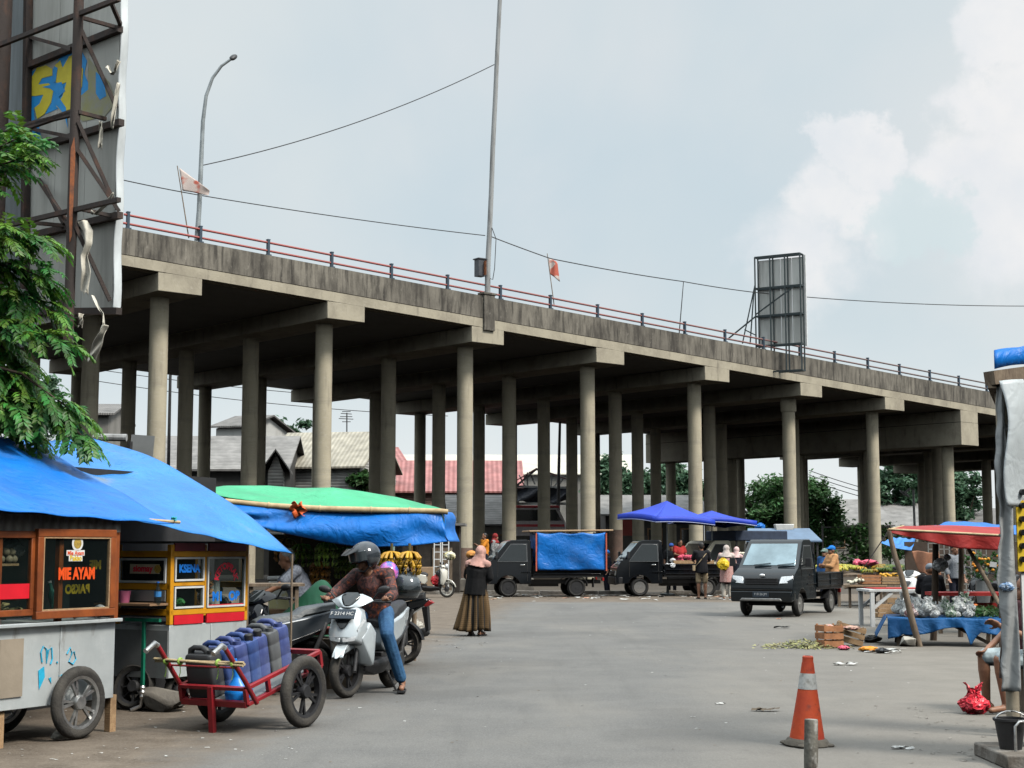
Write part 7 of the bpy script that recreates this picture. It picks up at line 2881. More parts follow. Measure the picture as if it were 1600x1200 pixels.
def crumple(name, r, seed, m):
 """knotted thin plastic bag with ears"""
 rnd = random.Random(seed)
 b = MB()
 ph = [rnd.uniform(0, 6) for _ in range(8)]
 def fn(u, v):
  th = u * 2 * math.pi
  if v < .6:
   k = v / .6
   rr = r * math.sin(math.pi * (.08 + .80 * k)) ** .6
   z = r * 1.25 * k
  else:
   k = (v - .6) / .4
   rr = r * (.42 * (1 - k) ** 2 + .12 + .55 * k * abs(math.cos(th + ph[3])))
   z = r * (1.25 + .75 * k + .3 * k * math.sin(th * 2 + ph[4]))
  rr *= 1 + .13 * math.sin(th * 4 + ph[0] + v * 5) + .09 * math.sin(th * 9 + ph[1] - v * 8)
  return Vector((rr * math.cos(th), rr * math.sin(th), z))
 b.grid(fn, 30, 18)
 me = b.mesh(name)
 me.materials.append(m)
 crinkle(me, r * .05, rnd)
 return me
YB = 25.0
re_ = W(177, 487, YB)          # lower right corner of the sheet
bdir = Vector((-.756, .655, 0)).normalized()
bnrm = Vector((-.655, -.756, 0))      # towards the viewer
if bnrm.dot(CAM - re_) < 0:
 bnrm = -bnrm
big = thing('billboard', 'huge rusty framed billboard at the left edge with yellow and blue graffiti', 'billboard', (re_.x, re_.y, 0))
zb_, zt_b = re_.z, 12.4
m_bsheet = layered('grey_billboard_back', (.50, .50, .46), [((.24, .235, .21), .9, (1.5, 1.5, .15), .42, .65, .85), ((.58, .59, .55), 2, (2, 2, .12), .55, .75, .6), ((.2, .13, .08), 3, (1, 1, .3), .66, .8, .6)], rough=.55, bump=.12, metal=.1)
m_rust = layered('rusty_brown_steel', (.05, .039, .035), [((.12, .06, .04), 5, (1, 1, .5), .5, .7, .7), ((.04, .032, .03), 3, (1, 1, 1), .5, .7, .6)], rough=.8, bump=.4)
m_rusto = mat('orange_rust', (.42, .13, .04), .8, col2=(.16, .07, .045), scale=7, bump=.3)
LB = 2.72
def bb3(a, o, z):
 """a: metres along the sheet from its right end, o: metres out of the sheet towards the viewer"""
 p = bdir * a + bnrm * o
 return Vector((p.x, p.y, z))
for k in range(3):
 mb = MB()
 a0, a1 = k * LB / 3 + .01, (k + 1) * LB / 3
 mb.loft([[bb3(a0, 0, zb_), bb3(a0, .02, zb_), bb3(a0, .02, zt_b), bb3(a0, 0, zt_b)], [bb3(a1, 0, zb_), bb3(a1, .02, zb_), bb3(a1, .02, zt_b), bb3(a1, 0, zt_b)]])
 mb.build('sheet_panel', m_bsheet, big)
mb = MB()
a0, a1 = LB + .05, LB + 3.2
mb.loft([[bb3(a0, -.25, zb_ - .3), bb3(a0, -.2, zb_ - .3), bb3(a0, -.2, zt_b), bb3(a0, -.25, zt_b)], [bb3(a1, -.25, zb_ - .3), bb3(a1, -.2, zb_ - .3), bb3(a1, -.2, zt_b), bb3(a1, -.25, zt_b)]])
mb.build('side_sheet', mat('blue_grey_sheet', (.2, .23, .24), .5, var=.3, scale=2, stretch=(2, 2, .2)), big)
mb = MB()
for a in (LB + .32, LB + 1.4):
 p0 = bb3(a, .45, 0)
 mb.tube([p0, p0 + Vector((0, 0, zt_b))], .19, 16)
mb.build('support_post', m_rust, big, smooth=50)
def bbhit(px, py, o):
 """pixel ray against the plane o metres out of the sheet"""
 d = ray(px, py)
 p0 = re_ + bnrm * o
 k = (p0 - CAM).dot(bnrm) / d.dot(bnrm)
 p = CAM + d * k
 return Vector((p.x - re_.x, p.y - re_.y, p.z))
mb = MB()
def vin(u, v):
 z = zb_ + (zt_b - zb_) * v
 w = .16 + .02 * math.sin(v * 23) + .03 * math.sin(v * 57) - .05 * max(0, .15 - v)
 q = bb3(-.02 - .02 * math.sin(v * 31), .03 - .15 * u, z - .05 * math.sin(u * 3) * (v < .02))
 return q + Vector((.02 * math.sin(u * math.pi), 0, 0))
mb.grid(vin, 8, 60)
mb.build('white_vinyl_edge', mat('white_vinyl', (.62, .66, .67), .5, var=.2, scale=2, stretch=(1, 1, .4), bump=.3, bscale=8), big, smooth=180, solid=.01)
OT = .62
post_a = None
pt = bbhit(117, 200, OT)
mb = MB()
mb.tube([Vector((pt.x, pt.y, zb_ - .55)), Vector((pt.x, pt.y, zt_b))], .085, 12)
po = mb.build('truss_post', m_rust, big, smooth=50)
z0_, z1_ = bbhit(113, 420, OT).z, bbhit(113, 215, OT).z
mb = MB()
for k, (za, zz, aa) in enumerate(((bbhit(113, 380, OT).z, bbhit(113, 218, OT).z, .5),)):
 mb.prism([(.0, za), (.03, za + .1), (.045, zz - .3), (.02, zz), (-.03, zz - .2), (-.02, za + .4)], -.012, .012, 'y')
rp_ = mb.build('rust_streak', m_rusto, po)
rp_.location = (pt.x + .0, pt.y - .088, 0)
bars = []
for (x0, y0, x1, y1, o) in ((-30, 82, 186, -2, OT), (-30, 212, 115, 178, OT), (36, 202, 115, 174, OT), (-30, 362, 186, 312, OT)):
 bars.append((bbhit(x0, y0, o), bbhit(x1, y1, o), .075))
for (x0, y0, x1, y1) in ((42, 104, 188, 45), (38, 236, 190, 191), (60, 366, 188, 336), (40, 487, 186, 486)):
 bars.append((bbhit(x0, y0, .07), bbhit(x1, y1, .07), .11))
for (x0, y0, o0, x1, y1, o1) in ((122, 26, OT, 186, 44, .07), (48, 58, .07, 112, 76, OT), (122, 175, OT, 165, 186, .07), (52, 202, .07, 112, 214, OT), (40, 347, OT, 105, 353, .07), (118, 325, OT, 178, 338, .07),
         (172, 0, OT, 188, 38, .07), (124, 40, OT, 182, 168, .07), (122, 190, OT, 180, 320, .07), (122, 235, OT, 186, 330, .07), (60, 280, .07, 108, 352, OT), (116, 350, OT, 172, 470, .07), (55, 405, .07, 100, 480, .07), (70, 290, .3, 100, 350, .3)):
 bars.append((bbhit(x0, y0, o0), bbhit(x1, y1, o1), .06))
for a, b, w_ in bars:
 mb = MB()
 mb.bar(a, b, w_, w_)
 mb.build('truss_bar', m_rust, big)
mb = MB()
mb.bar(bbhit(44, -10, .1), bbhit(38, 470, .1), .13, .1)
mb.build('truss_bar', m_rust, big)
m_gy = mat('graffiti_yellow', (.66, .56, .04), .6, var=.12, scale=3)
m_gb = mat('graffiti_blue', (.015, .30, .72), .6, var=.12, scale=3)
bR = Matrix((-bdir, Vector((0, 0, 1)), bnrm)).transposed()
def gpoly(pts, m, o, name='graffiti'):
 q = [bbhit(x, y, o) for x, y in pts]
 n = len(q)
 mb = MB()
 vs = q + [p + bnrm * .003 for p in q]
 mb.add(vs, [tuple(range(n)), tuple(range(n, 2 * n))[::-1]] + [(i, (i + 1) % n, n + (i + 1) % n, n + i) for i in range(n)])
 return mb.build(name, m, big)
gpoly([(44, 152), (60, 182), (72, 178), (108, 162), (134, 150), (140, 135), (132, 115), (136, 95), (126, 76), (112, 80), (92, 92), (88, 100), (80, 112), (62, 104), (50, 112), (46, 130)], m_gb, .024)
gpoly([(47, 150), (50, 120), (58, 106), (72, 102), (82, 108), (82, 118), (66, 122), (60, 132), (76, 130), (84, 138), (80, 160), (70, 178), (55, 188), (52, 170), (62, 162), (68, 148), (56, 150)], m_gy, .030)
gpoly([(86, 102), (94, 94), (98, 106), (108, 88), (114, 86), (112, 112), (124, 100), (130, 108), (128, 136), (120, 146), (112, 172), (98, 176), (88, 166), (98, 150), (104, 128), (92, 134), (86, 126)], m_gy, .032)
gpoly([(66, 136), (96, 128), (102, 142), (92, 152), (103, 168), (106, 200), (100, 178), (84, 160), (88, 146), (78, 138)], m_gb, .036)
gpoly([(44, 158), (52, 160), (58, 186), (64, 212), (72, 226), (60, 228), (50, 205)], m_gb, .030)
gpoly([(138, 90), (150, 105), (172, 130), (182, 160), (164, 182), (130, 190), (118, 180), (126, 150), (138, 140)], mat('overspray_yellow', (.33, .32, .13), .6, col2=(.3, .3, .24), scale=5), .026)
gpoly([(150, 112), (162, 124), (166, 150), (156, 156), (150, 146)], m_gb, .030)
gpoly([(86, 104), (83, 128), (87, 128), (90, 106)], m_gb, .038)
m_vin = mat('torn_vinyl', (.66, .62, .52), .6, var=.2, scale=3, bump=.4, bscale=9)
def strip(label, pts, w_, o, seed, ends=(1, .8)):
 rnd = random.Random(seed)
 q = [bbhit(x, y, o) for x, y in pts]
 base = q[0]
 mb = MB()
 n = len(q)
 def fn(u, v):
  k = v * (n - 1)
  i = min(int(k), n - 2)
  p = q[i].lerp(q[i + 1], k - i) - base
  ww = w_ * (ends[0] + (ends[1] - ends[0]) * v) * (.75 + .25 * math.sin(v * 9 + seed))
  return p + Vector(((u - .5) * ww, .06 * math.sin(u * 5 + v * 7 + seed), .03 * math.sin(u * 9 + seed) * (v > .9)))
 mb.grid(fn, 8, 24)
 o_ = tag(mb.build('torn_vinyl', m_vin, None, smooth=180, solid=.006), label, 'torn sheet')
 o_.location = base + Vector((re_.x, re_.y, 0))
 return o_
strip('long torn cream vinyl strip hanging at the middle of the big billboard', [(128, 345), (136, 360), (138, 380), (132, 400), (136, 425), (132, 452), (133, 460)], .19, .5, 1)
strip('torn vinyl scrap dangling below the lower edge of the big billboard', [(163, 508), (160, 520), (152, 540), (141, 564)], .24, .45, 2, (.5, .9))
strip('small round scrap of vinyl under the billboard corner', [(126, 490), (127, 500), (125, 510)], .1, .4, 3)
strip('thin vinyl shred near the top right of the big billboard', [(186, 95), (180, 112), (174, 116), (168, 104)], .07, .2, 4)
strip('narrow white vinyl shred hanging above the lower billboard beam', [(158, 190), (157, 210), (157, 231)], .08, .3, 5)
strip('vinyl shred curling along the right billboard post', [(180, 150), (184, 130), (178, 175), (176, 200)], .08, .25, 6)
strip('thin vinyl shred hooked on the brace low on the billboard', [(176, 302), (165, 320), (150, 335), (143, 332)], .06, .4, 7)
strip('thin torn band hanging from the lower billboard to the scrap below', [(144, 462), (152, 478), (161, 490), (162, 508)], .05, .45, 8)
m_leafn = mat('fresh_leaf', (.075, .25, .04), .45, col2=(.025, .11, .025), scale=3, bump=.1, island=.45, thin=.35)
m_leafy = mat('yellowish_leaf', (.15, .3, .03), .45, col2=(.06, .16, .025), scale=3, bump=.1, island=.4, thin=.35)
YT = 14.6
tr0 = W(-60, 1000, YT)
lt = thing('leafy_tree', 'tree with hanging feathery green leaves reaching in from the left edge', 'tree', (tr0.x - .3, YT + .3, 0))
def tloc(px, py, dy=0):
 p = W(px, py, YT + dy)
 return Vector(p) - Vector(lt.location)
rn = random.Random(77)
mb = MB()
mb.tube([(0, 0, 0), (-.02, .05, 2.0), (-.1, .1, 4.2), (-.2, .1, 5.6)], [.14, .12, .08, .04], 12)
twigs = []
for (x0, y0, x1, y1, dy) in ((-60, 300, 30, 215, .0), (-60, 320, 40, 245, -.3), (-60, 400, 60, 375, .1), (-60, 420, 80, 440, -.25), (-60, 450, 90, 490, .1), (-60, 500, 105, 545, -.2), (-60, 520, 50, 590, .2), (-60, 560, 110, 640, -.3), (-60, 580, 140, 690, -.1), (-60, 620, 70, 690, .1), (-60, 640, 30, 640, -.35), (-60, 470, 20, 480, .2), (-60, 385, 10, 370, -.2), (-60, 600, 120, 660, .15)):
 a, b = tloc(x0, y0, dy), tloc(x1, y1, dy + rn.uniform(-.2, .2))
 m_ = a.lerp(b, .55) + Vector((0, 0, .12))
 mb.tube([a, m_, b], [.025, .016, .006], 6)
 mb.tube([Vector((-.1, .1, a.z - .4)), a], [.04, .025], 6)
 twigs.append((a, m_, b))
mb.build('trunk', m_bark, lt, smooth=60)
def frond(mb, s, d, L_, rnd, mi):
 """a drooping pinnate leaf"""
 d = d.normalized()
 n = 9
 p = s.copy()
 side = d.cross(Vector((0, 0, 1)))
 if side.length < .1:
  side = Vector((1, 0, 0))
 side.normalize()
 for k in range(n):
  t = k / (n - 1)
  d2 = (d + Vector((0, 0, -1.1 * t))).normalized()
  p = p + d2 * L_ / n
  for sg in (-1, 1):
   ld = (side * sg * (1 - .35 * t) + d2 * .55 + Vector((0, 0, rnd.uniform(-.5, .05)))).normalized()
   ll = L_ * .27 * (1 - .45 * abs(t - .45)) * rnd.uniform(.9, 1.3)
   nrm = ld.cross(d2).normalized()
   w = nrm.cross(ld).normalized() * ll * .24
   fold = nrm * ll * .06
   tip = p + ld * ll + Vector((0, 0, -.1 * ll))
   mb.add([p, p + ld * ll * .45 + w + fold, tip, p + ld * ll * .45 - w + fold, p + ld * ll * .5 - fold * .3], [(0, 4, 1), (4, 2, 1), (0, 3, 4), (3, 2, 4)], mi)
 return mb
mb = MB()
for a, m_, b in twigs:
 for k in range(44):
  t = rn.uniform(.05, 1.0)
  s = a.lerp(m_, t / .55) if t < .55 else m_.lerp(b, (t - .55) / .45)
  d = (b - a).normalized() * rn.uniform(.2, 1.0) + Vector((rn.uniform(-.7, .7), rn.uniform(-.9, .9), rn.uniform(-.5, .55)))
  frond(mb, s, d, rn.uniform(.22, .42), rn, 1 if rn.random() < .5 else 0)
mb.build('leaves', [m_leafn, m_leafy], lt)
m_greysheet = tarp('dirty_grey_sheet', (.52, .54, .54), dark=.6, strength=.25, trans=.25)
m_whitesheet = tarp('white_plastic_sheet', (.78, .84, .86), dark=.85, strength=.2, rough=.35, trans=.3)
YK = 11.2
k0 = G(1586, 1185, .1)
bo = thing('booth', 'makeshift booth at the right edge wrapped in grey and white sheets', 'booth', (k0.x, YK, 0))
def kb_(px, py, dy=0):
 p = W(px, py, YK + dy)
 return Vector(p) - Vector(bo.location)
mb = MB()
a, m_, b = kb_(1586, 1190), kb_(1576, 880), kb_(1562, 580)
mb.tube([Vector((a.x, a.y, .1)), m_, b], [.05, .048, .042], 12)
for z in (.5, 1.05, 1.6, 2.1):
 q = a.lerp(b, (z - .1) / (b.z - .1))
 mb.lathe([(.05, -.012), (.057, 0), (.05, .012)], 12, (q.x, q.y, z))
mb.build('post', layered('old_grey_bamboo', (.36, .31, .23), [((.18, .15, .11), 4, (1, 1, .4), .45, .65, .8)], bump=.2), bo, smooth=50)
for px_, dy_ in ((1690, .32), (1562, 1.35), (1688, 1.45)):
 q_ = kb_(px_, 575, dy_)
 mb = MB()
 mb.tube([(q_.x, q_.y, 0), (q_.x, q_.y, q_.z - .04)], .04, 10)
 mb.build('post', m_woodgrey, bo, smooth=50)
q0_, q1_ = kb_(1600, 600, 1.36), kb_(1690, 600, 1.42)
mb = MB()
mb.loft([[Vector((q.x, q.y, .1)), Vector((q.x, q.y + .03, .1)), Vector((q.x, q.y + .03, q.z)), Vector((q.x, q.y, q.z))] for q in (q0_, q1_)])
mb.build('back_board', m_dark, bo)
mb = MB()
mb.bar(kb_(1546, 591, -.1), kb_(1690, 571, .25), .11, .1)
mb.bar(kb_(1550, 600, -.1), kb_(1575, 660, .9), .06, .06)
mb.build('eave_beam', m_woodgrey, bo)
mb = MB()
A_, B_, C_, D_ = kb_(1553, 577, -.14), kb_(1690, 556, .25), kb_(1680, 520, 1.5), kb_(1553, 556, 1.4)
mb.grid(lambda u, v: (A_.lerp(B_, u) + Vector((0, -.02, .13 * min(1, v * 8)))).lerp(D_.lerp(C_, u), max(0, (v - .12) / .88)) + Vector((0, 0, .008 * math.sin(u * 9 + v * 6))), 24, 16)
mb.build('blue_roof_sheet', m_blue, bo, smooth=180, solid=.008)
mb = MB()
def wsh(u, v):
 a = kb_(1559, 596, -.14).lerp(kb_(1690, 585, .25), u)
 b = kb_(1572, 790, -.14).lerp(kb_(1690, 800, .25), u)
 p = a.lerp(b, v)
 return p + Vector((.03 * math.sin(v * 6) * (1 - u), -.03 - .03 * math.sin(u * 13 + 2 * v) * (1 - v * .3) - .05 * math.sin(math.pi * v), 0))
mb.grid(wsh, 40, 30)
mb.build('white_sheet', m_whitesheet, bo, smooth=180, solid=.006)
mb = MB()
def gsh(u, v):
 xs = [(1556, 1566), (1558, 1572), (1556, 1580), (1562, 1583), (1560, 1590), (1566, 1592), (1564, 1594)]
 k = v * (len(xs) - 1)
 i = min(int(k), len(xs) - 2)
 f = k - i
 l = xs[i][0] + (xs[i + 1][0] - xs[i][0]) * f + 1.5 * math.sin(v * 19) + 1.2 * math.sin(v * 67)
 r = xs[i][1] + (xs[i + 1][1] - xs[i][1]) * f
 p = kb_(l + (r - l) * u, 600 + 480 * v, -.1)
 return p + Vector((0, .02 * math.sin(u * 7 + v * 11), 0))
mb.grid(gsh, 12, 60)
mb.build('torn_grey_sheet', m_greysheet, bo, smooth=180, solid=.006)
mb = MB()
P0, P1 = kb_(1592, 788, -.06), kb_(1700, 760, .3)
dz = kb_(1592, 1075, -.06).z
mb.loft([[Vector((P0.x, P0.y, .12)), Vector((P0.x, P0.y + .03, .12)), Vector((P0.x, P0.y + .03, P0.z)), P0], [Vector((P1.x, P1.y, .12)), Vector((P1.x, P1.y + .03, .12)), Vector((P1.x, P1.y + .03, P0.z)), Vector((P1.x, P1.y, P0.z))]])
mb.build('white_board', m_white, bo)
mb = MB()
zs0, zs1 = kb_(1590, 893, -.1).z, kb_(1590, 760, -.1).z
S0, S1 = kb_(1589, 820, -.1), kb_(1700, 800, .22)
mb.loft([[Vector((S0.x, S0.y, zs0)), Vector((S0.x, S0.y + .02, zs0)), Vector((S0.x, S0.y + .02, zs1)), Vector((S0.x, S0.y, zs1))], [Vector((S1.x, S1.y, zs0)), Vector((S1.x, S1.y + .02, zs0)), Vector((S1.x, S1.y + .02, zs1)), Vector((S1.x, S1.y, zs1))]])
sg = mb.build('yellow_sign', mat('yellow_sign_paint', (.62, .42, .02), .6, var=.25, scale=3, stretch=(1, 1, .5)), bo)
for k in range(6):
 mb = MB()
 c = kb_(1596.5, 769 + 21 * k, -.09)
 mb.lathe([(.022, -.02), (.022, .02)], 18, c, (math.pi / 2, 0, .4))
 mb.build('black_dot', m_black, sg)
mb = MB()
rn = random.Random(4)
q = kb_(1569, 668, -.06)
mb.tube([q + Vector((rn.uniform(-.04, .04), rn.uniform(-.03, .0), rn.uniform(-.03, .03))) for _ in range(22)], .007, 5)
mb.tube([q, q + Vector((-.03, 0, -.1)), q + Vector((.01, 0, -.25))], .007, 5)
mb.tube([kb_(1568, 596, -.05), q], .006, 5)
mb.build('rope', mat('dirty_rope', (.2, .2, .19), .8), bo)
mb = MB()
def brn(u, v):
 a = kb_(1564 + 8 * u, 930 - 30 * (1 - v) + 130 * v, .1)
 return a + Vector((0, .04 * math.sin(9 * u + 8 * v), 0))
mb.grid(brn, 8, 16)
mb.build('torn_brown_rag', mat('brown_rag', (.13, .09, .075), .9, var=.4, scale=9), bo, smooth=180, solid=.006)
o = place_mesh(bag_mesh('blue_packet', .05, 9, mat('blue_print_plastic', (.05, .22, .5), .4, col2=(.5, .55, .6), scale=30)), 'plastic_packet', W(1574, 925, YK - .1), 0, 'small blue and white packet pinned on the booth post', 'packet')
sl0 = G(1548, 1172, .1)
mb = MB()
mb.box((.62, .1, .05), (1.2, .75, .1))
o = tag(mb.build('concrete_slab', m_kerb, None, bevel=.015), 'low concrete slab under the booth at the right edge', 'slab')
o.location = (sl0.x, sl0.y, 0)
bk0 = W(1571, 1166, 11.15)
bk = thing('bucket', 'black plastic bucket with a steel handle on the slab beside the booth post', 'bucket', (bk0.x, 11.15 - .12, .1))
mb = MB()
mb.lathe([(.0, 0), (.075, 0), (.105, .19), (.118, .2), (.118, .215), (.1, .215), (.1, .19), (.072, .012), (0, .012)], 28)
mb.build('shell', m_blackdull, bk, smooth=40)
mb = MB()
mb.tube([(.11 * math.cos(a), .0 - .02, .2 + .11 * math.sin(a) * .6) for a in [math.pi * k / 10 for k in range(11)]], .006, 6)
mb.build('handle', m_steel, bk, smooth=60)
mb = MB()
p0 = W(1587, 1165, 10.9)
mb.tube([(0, 0, 0), (0, 0, .17), (.03, 0, .205), (.12, .01, .205)], .011, 8)
o = tag(mb.build('steel_hook', m_steel, None, smooth=60), 'bent pale steel rod in front of the black bucket', 'rod')
o.location = (p0.x, 10.9, .1)
f0 = G(1551, 1112)
SM = dict(abs=True, pelvis=(.0, .02, .5), chest=(0, -.02, .82), neck=(0, -.05, 1.0), head=(0, -.09, 1.13), shL=(.18, -.02, .96), shR=(-.18, -.02, .96), elL=(.26, -.18, .68), elR=(-.26, -.18, .7),
   wrL=(.14, -.42, .80), wrR=(-.13, -.42, .57), hiL=(.1, 0, .49), hiR=(-.1, 0, .49), knL=(.14, -.44, .49), knR=(-.13, -.46, .5), anL=(.16, -.4, .09), anR=(-.13, -.44, .08), toL=(.2, -.57, .03), toR=(-.18, -.6, .03))
sm_loc = (f0.x + .42, f0.y + .0, 0)
person('man in pale shorts sitting half hidden behind the booth at the right edge', sm_loc, R(-80), SM, 1.68, fabric('maroon_vest', (.10, .04, .045)), .12, fabric('pale_blue_shorts', (.42, .5, .52)), .5, 'short', voxel=.009, loose=1.2)
mb = MB()
mb.box((0, 0, .2), (.34, .34, .4))
o = tag(mb.build('wooden_stool', m_woodgrey, None, bevel=.01), 'wooden box stool under the seated man', 'stool')
o.location = (sm_loc[0] + .02, sm_loc[1], 0)
rb0 = gl(1523, 1116)
o = place_mesh(crumple('red_bag', .135, 21, mat('red_carrier_bag', (.85, .045, .075), .3, col2=(.72, .02, .04), scale=9, bump=.7, bscale=18)), 'red_bag', rb0, 0, 'bright red plastic carrier bag on the ground by the seated man', 'bag')
o.scale = (.92, .9, .92)
c0 = G(1261, 1166)
cn = thing('traffic_cone', 'worn orange traffic cone with a grubby white band', 'traffic cone', (c0.x, c0.y, .004), rot=(R(1.5), R(1), .4))
m_cone = layered('faded_cone_orange', (.62, .09, .03), [((.42, .045, .04), 1.5, (1, 1, 1), .45, .65, .9), ((.2, .06, .045), 9, (1, 1, 1), .6, .72, .8), ((.72, .17, .08), 3, (1, 1, 2), .58, .72, .6)], rough=.55, bump=.15)
H_ = .68
def cr(z):
 return .04 + (.142 - .04) * (1 - z / H_) ** 1.12
mb = MB()
mb.lathe([(cr(z), z) for z in (.05, .15, .25, .35, .45, .58, .63)] + [(cr(.63) - .002, .63), (.042, .64), (.042, .672), (.035, .68), (.025, .68), (.025, .66)], 32)
mb.build('body', m_cone, cn, smooth=40)
mb = MB()
zb0, zb1 = .43, .55
mb.lathe([(cr(zb0) + .002, zb0), (cr(zb1) + .002, zb1)], 32)
mb.f = [f for f in mb.f if len(f) == 4]
mb.m = [0] * len(mb.f)
bw = mb.build('white_band', layered('grubby_white_band', (.58, .58, .55), [((.25, .23, .2), 14, (1, 1, 1), .52, .68, .8), ((.5, .1, .06), 9, (1, 1, 1), .66, .72, .7)], rough=.6), cn, smooth=180)
mb = MB()
mb.lathe([(.17, 0), (.178, .012), (.168, .03), (.15, .055), (.138, .06)], 32)
for k in range(4):
 a = math.pi / 4 + k * math.pi / 2
 mb.ell((.165 * math.cos(a), .165 * math.sin(a), .015), (.045, .045, .017))
mb.build('base', layered('dirty_rubber_base', (.09, .08, .065), [((.16, .14, .11), 6, (1, 1, 1), .45, .65, .8)], bump=.4), cn, smooth=50)
p0 = G(1267, 1213)
mb = MB()
mb.lathe([(.046, 0), (.047, .15), (.045, .36), (.043, .372), (.0, .372)], 20)
o = tag(mb.build('stub_post', layered('peeling_grey_post', (.2, .19, .16), [((.07, .06, .05), 7, (1, 1, .4), .42, .6, .9), ((.42, .41, .38), 16, (1, 1, .5), .55, .68, .9)], bump=.4), None, smooth=40), 'short peeling grey post in front of the traffic cone', 'post')
o.location = (p0.x, p0.y, 0)
o.rotation_euler = (0, R(1.5), 0)
Yr = 24.0
cr0 = W(1437, 1017, Yr)
aw = thing('market_stall', 'stall with a red cloth awning on crooked wooden poles', 'stall', (cr0.x, Yr, 0))
def aw_(px, py, dy=0):
 return Vector(W(px, py, Yr + dy)) - Vector(aw.location)
def pole(t, pts, r, m=m_woodgrey, name='pole'):
 mb = MB()
 mb.tube(pts, r, 10)
 return mb.build(name, m, t, smooth=60)
def gz(p):
 return Vector((p.x, p.y, 0))
a = aw_(1437, 1016)
pole(aw, [gz(a), aw_(1424, 965), aw_(1410, 905), aw_(1398, 868), aw_(1389, 830)], [.05, .05, .045, .042, .035])
a = aw_(1458, 985, 1.6)
pole(aw, [gz(a), aw_(1461, 920, 1.6), aw_(1462, 850, 1.6)], [.055, .055, .05], m_bark)
a = aw_(1500, 960, 2.6)
pole(aw, [gz(a), aw_(1502, 850, 2.6)], [.045, .045], m_bark)
pole(aw, [aw_(1562, 945, -.2), aw_(1535, 895, .2), aw_(1510, 852, .6)], [.035, .033, .03])
a = aw_(1566, 1010, -.1)
pole(aw, [gz(a), aw_(1564, 860, -.1)], [.045, .04])
mb = MB()
F0, F1 = aw_(1388, 828, .1), aw_(1572, 838, -.1)
B0, B1 = aw_(1412, 822, 2.8), aw_(1580, 824, 2.2)
def ra(u, v):
 if v < .35:
  k = v / .35
  low = 4 + 20 * min(1, u * 1.7) - 2 * u
  p = F0.lerp(F1, u) - Vector((0, 0, low * Yr / F * 1.0 * (1 - k)))
  return p + Vector((0, -.03 * math.sin(u * 22) * (1 - k) - .02, 0))
 k = (v - .35) / .65
 p = F0.lerp(F1, u).lerp(B0.lerp(B1, u), k)
 return p + Vector((0, 0, .06 * math.sin(math.pi * u) * math.sin(math.pi * k)))
mb.grid(ra, 60, 24)
mb.build('red_cloth', tarp('red_tarp', (.48, .035, .03), dark=.75, strength=.25, rough=.6), aw, smooth=180, solid=.008)
mb = MB()
mb.tube([F0 + Vector((0, -.02, .01)), F1 + Vector((0, -.02, .01))], .018, 8)
mb.tube([F0, B0], .018, 8)
mb.build('rail', m_bamboo, aw)
sheet_thing('tarpaulin_roof', 'blue tarpaulin peak rising behind the red awning', 'tarpaulin', [W(1448, 826, 27), W(1600, 836, 26.5), W(1600, 822, 29), W(1482, 813, 28.6)], m_blue, 30, 16, .02, .03, 7)
sheet_thing('tarpaulin_roof', 'small drooping blue tarpaulin left of the red awning', 'tarpaulin', [W(1376, 848, 42), W(1424, 860, 41), W(1432, 838, 44), W(1396, 840, 44)], m_bluelight, 24, 14, .12, .05, 8)
sheet_thing('tarpaulin_roof', 'second small blue tarpaulin under the red awning', 'tarpaulin', [W(1430, 858, 43), W(1462, 856, 42.5), W(1462, 848, 44), W(1434, 852, 44)], m_bluelight, 20, 12, .05, .04, 9)
wire('thin guy rope from the red awning corner down to the banana crates', [W(1388, 830, Yr), W(1348, 890, 40)], .012, 0, name='rope')
pt0 = G(1478, 1010)
ptb = thing('produce_table', 'low produce table draped in a blue cloth under the red awning', 'table', (pt0.x, pt0.y + .45, 0), R(-12))
mb = MB()
mb.box((.1, .0, .4), (1.62, 1.1, .04))
mb.build('table_top', m_woodgrey, ptb)
for x, y in ((-.62, -.45), (.8, -.45), (-.62, .45), (.8, .45)):
 mb = MB()
 mb.bar((x, y, 0), (x + .03, y, .39), .06)
 mb.build('leg', m_woodgrey, ptb)
mb = MB()
mb.bar((-.62, -.4, .1), (.1, -.4, .38), .06)
mb.bar((.1, -.42, .38), (.75, -.35, .05), .05)
mb.build('brace', m_woodgrey, ptb)
mb = MB()
def cloth(u, v):
 x = -.78 + 1.76 * u
 if v < .4:
  k = 1 - v / .4
  drop = .2 + .06 * math.sin(u * 8) + .25 * max(0, (u - .62) / .1 if u < .72 else max(0, 1 - (u - .72) / .08)) * 1.0 + .12 * max(0, .12 - u) / .12
  return Vector((x + .04 * k * math.sin(u * 23), -.58 - .02 * k - .045 * k * math.sin(u * 31), .435 - drop * k))
 k = (v - .4) / .6
 return Vector((x, -.58 + 1.15 * k, .435 + .01 * math.sin(u * 13 + k * 7)))
mb.grid(cloth, 70, 28)
mb.grid(lambda u, v: Vector((-.78 - .02 - .16 * v, -.58 + 1.1 * u, .435 - .3 * v + .02 * math.sin(u * 9))), 16, 8)
mb.build('blue_cloth', tarp('blue_cloth', (.015, .15, .42), dark=.6, strength=.4, rough=.6), ptb, smooth=180, solid=.008)
mtp = Matrix.Translation(ptb.location) @ ptb.rotation_euler.to_matrix().to_4x4()
cb2 = bag_mesh('vegetable_bag', .1, 33, glass('thin_clear_bag', (.85, .9, .9), .35, .25))
m_clearbag = mat('milky_plastic_bag', (.93, .95, .96), .3, col2=(.75, .8, .78), scale=12, bump=0, lo=.35, hi=.6, thin=.45)
m_greenbag = mat('bag_of_greens', (.7, .76, .7), .3, col2=(.08, .22, .09), scale=14, bump=0, lo=.42, hi=.55, thin=.4)
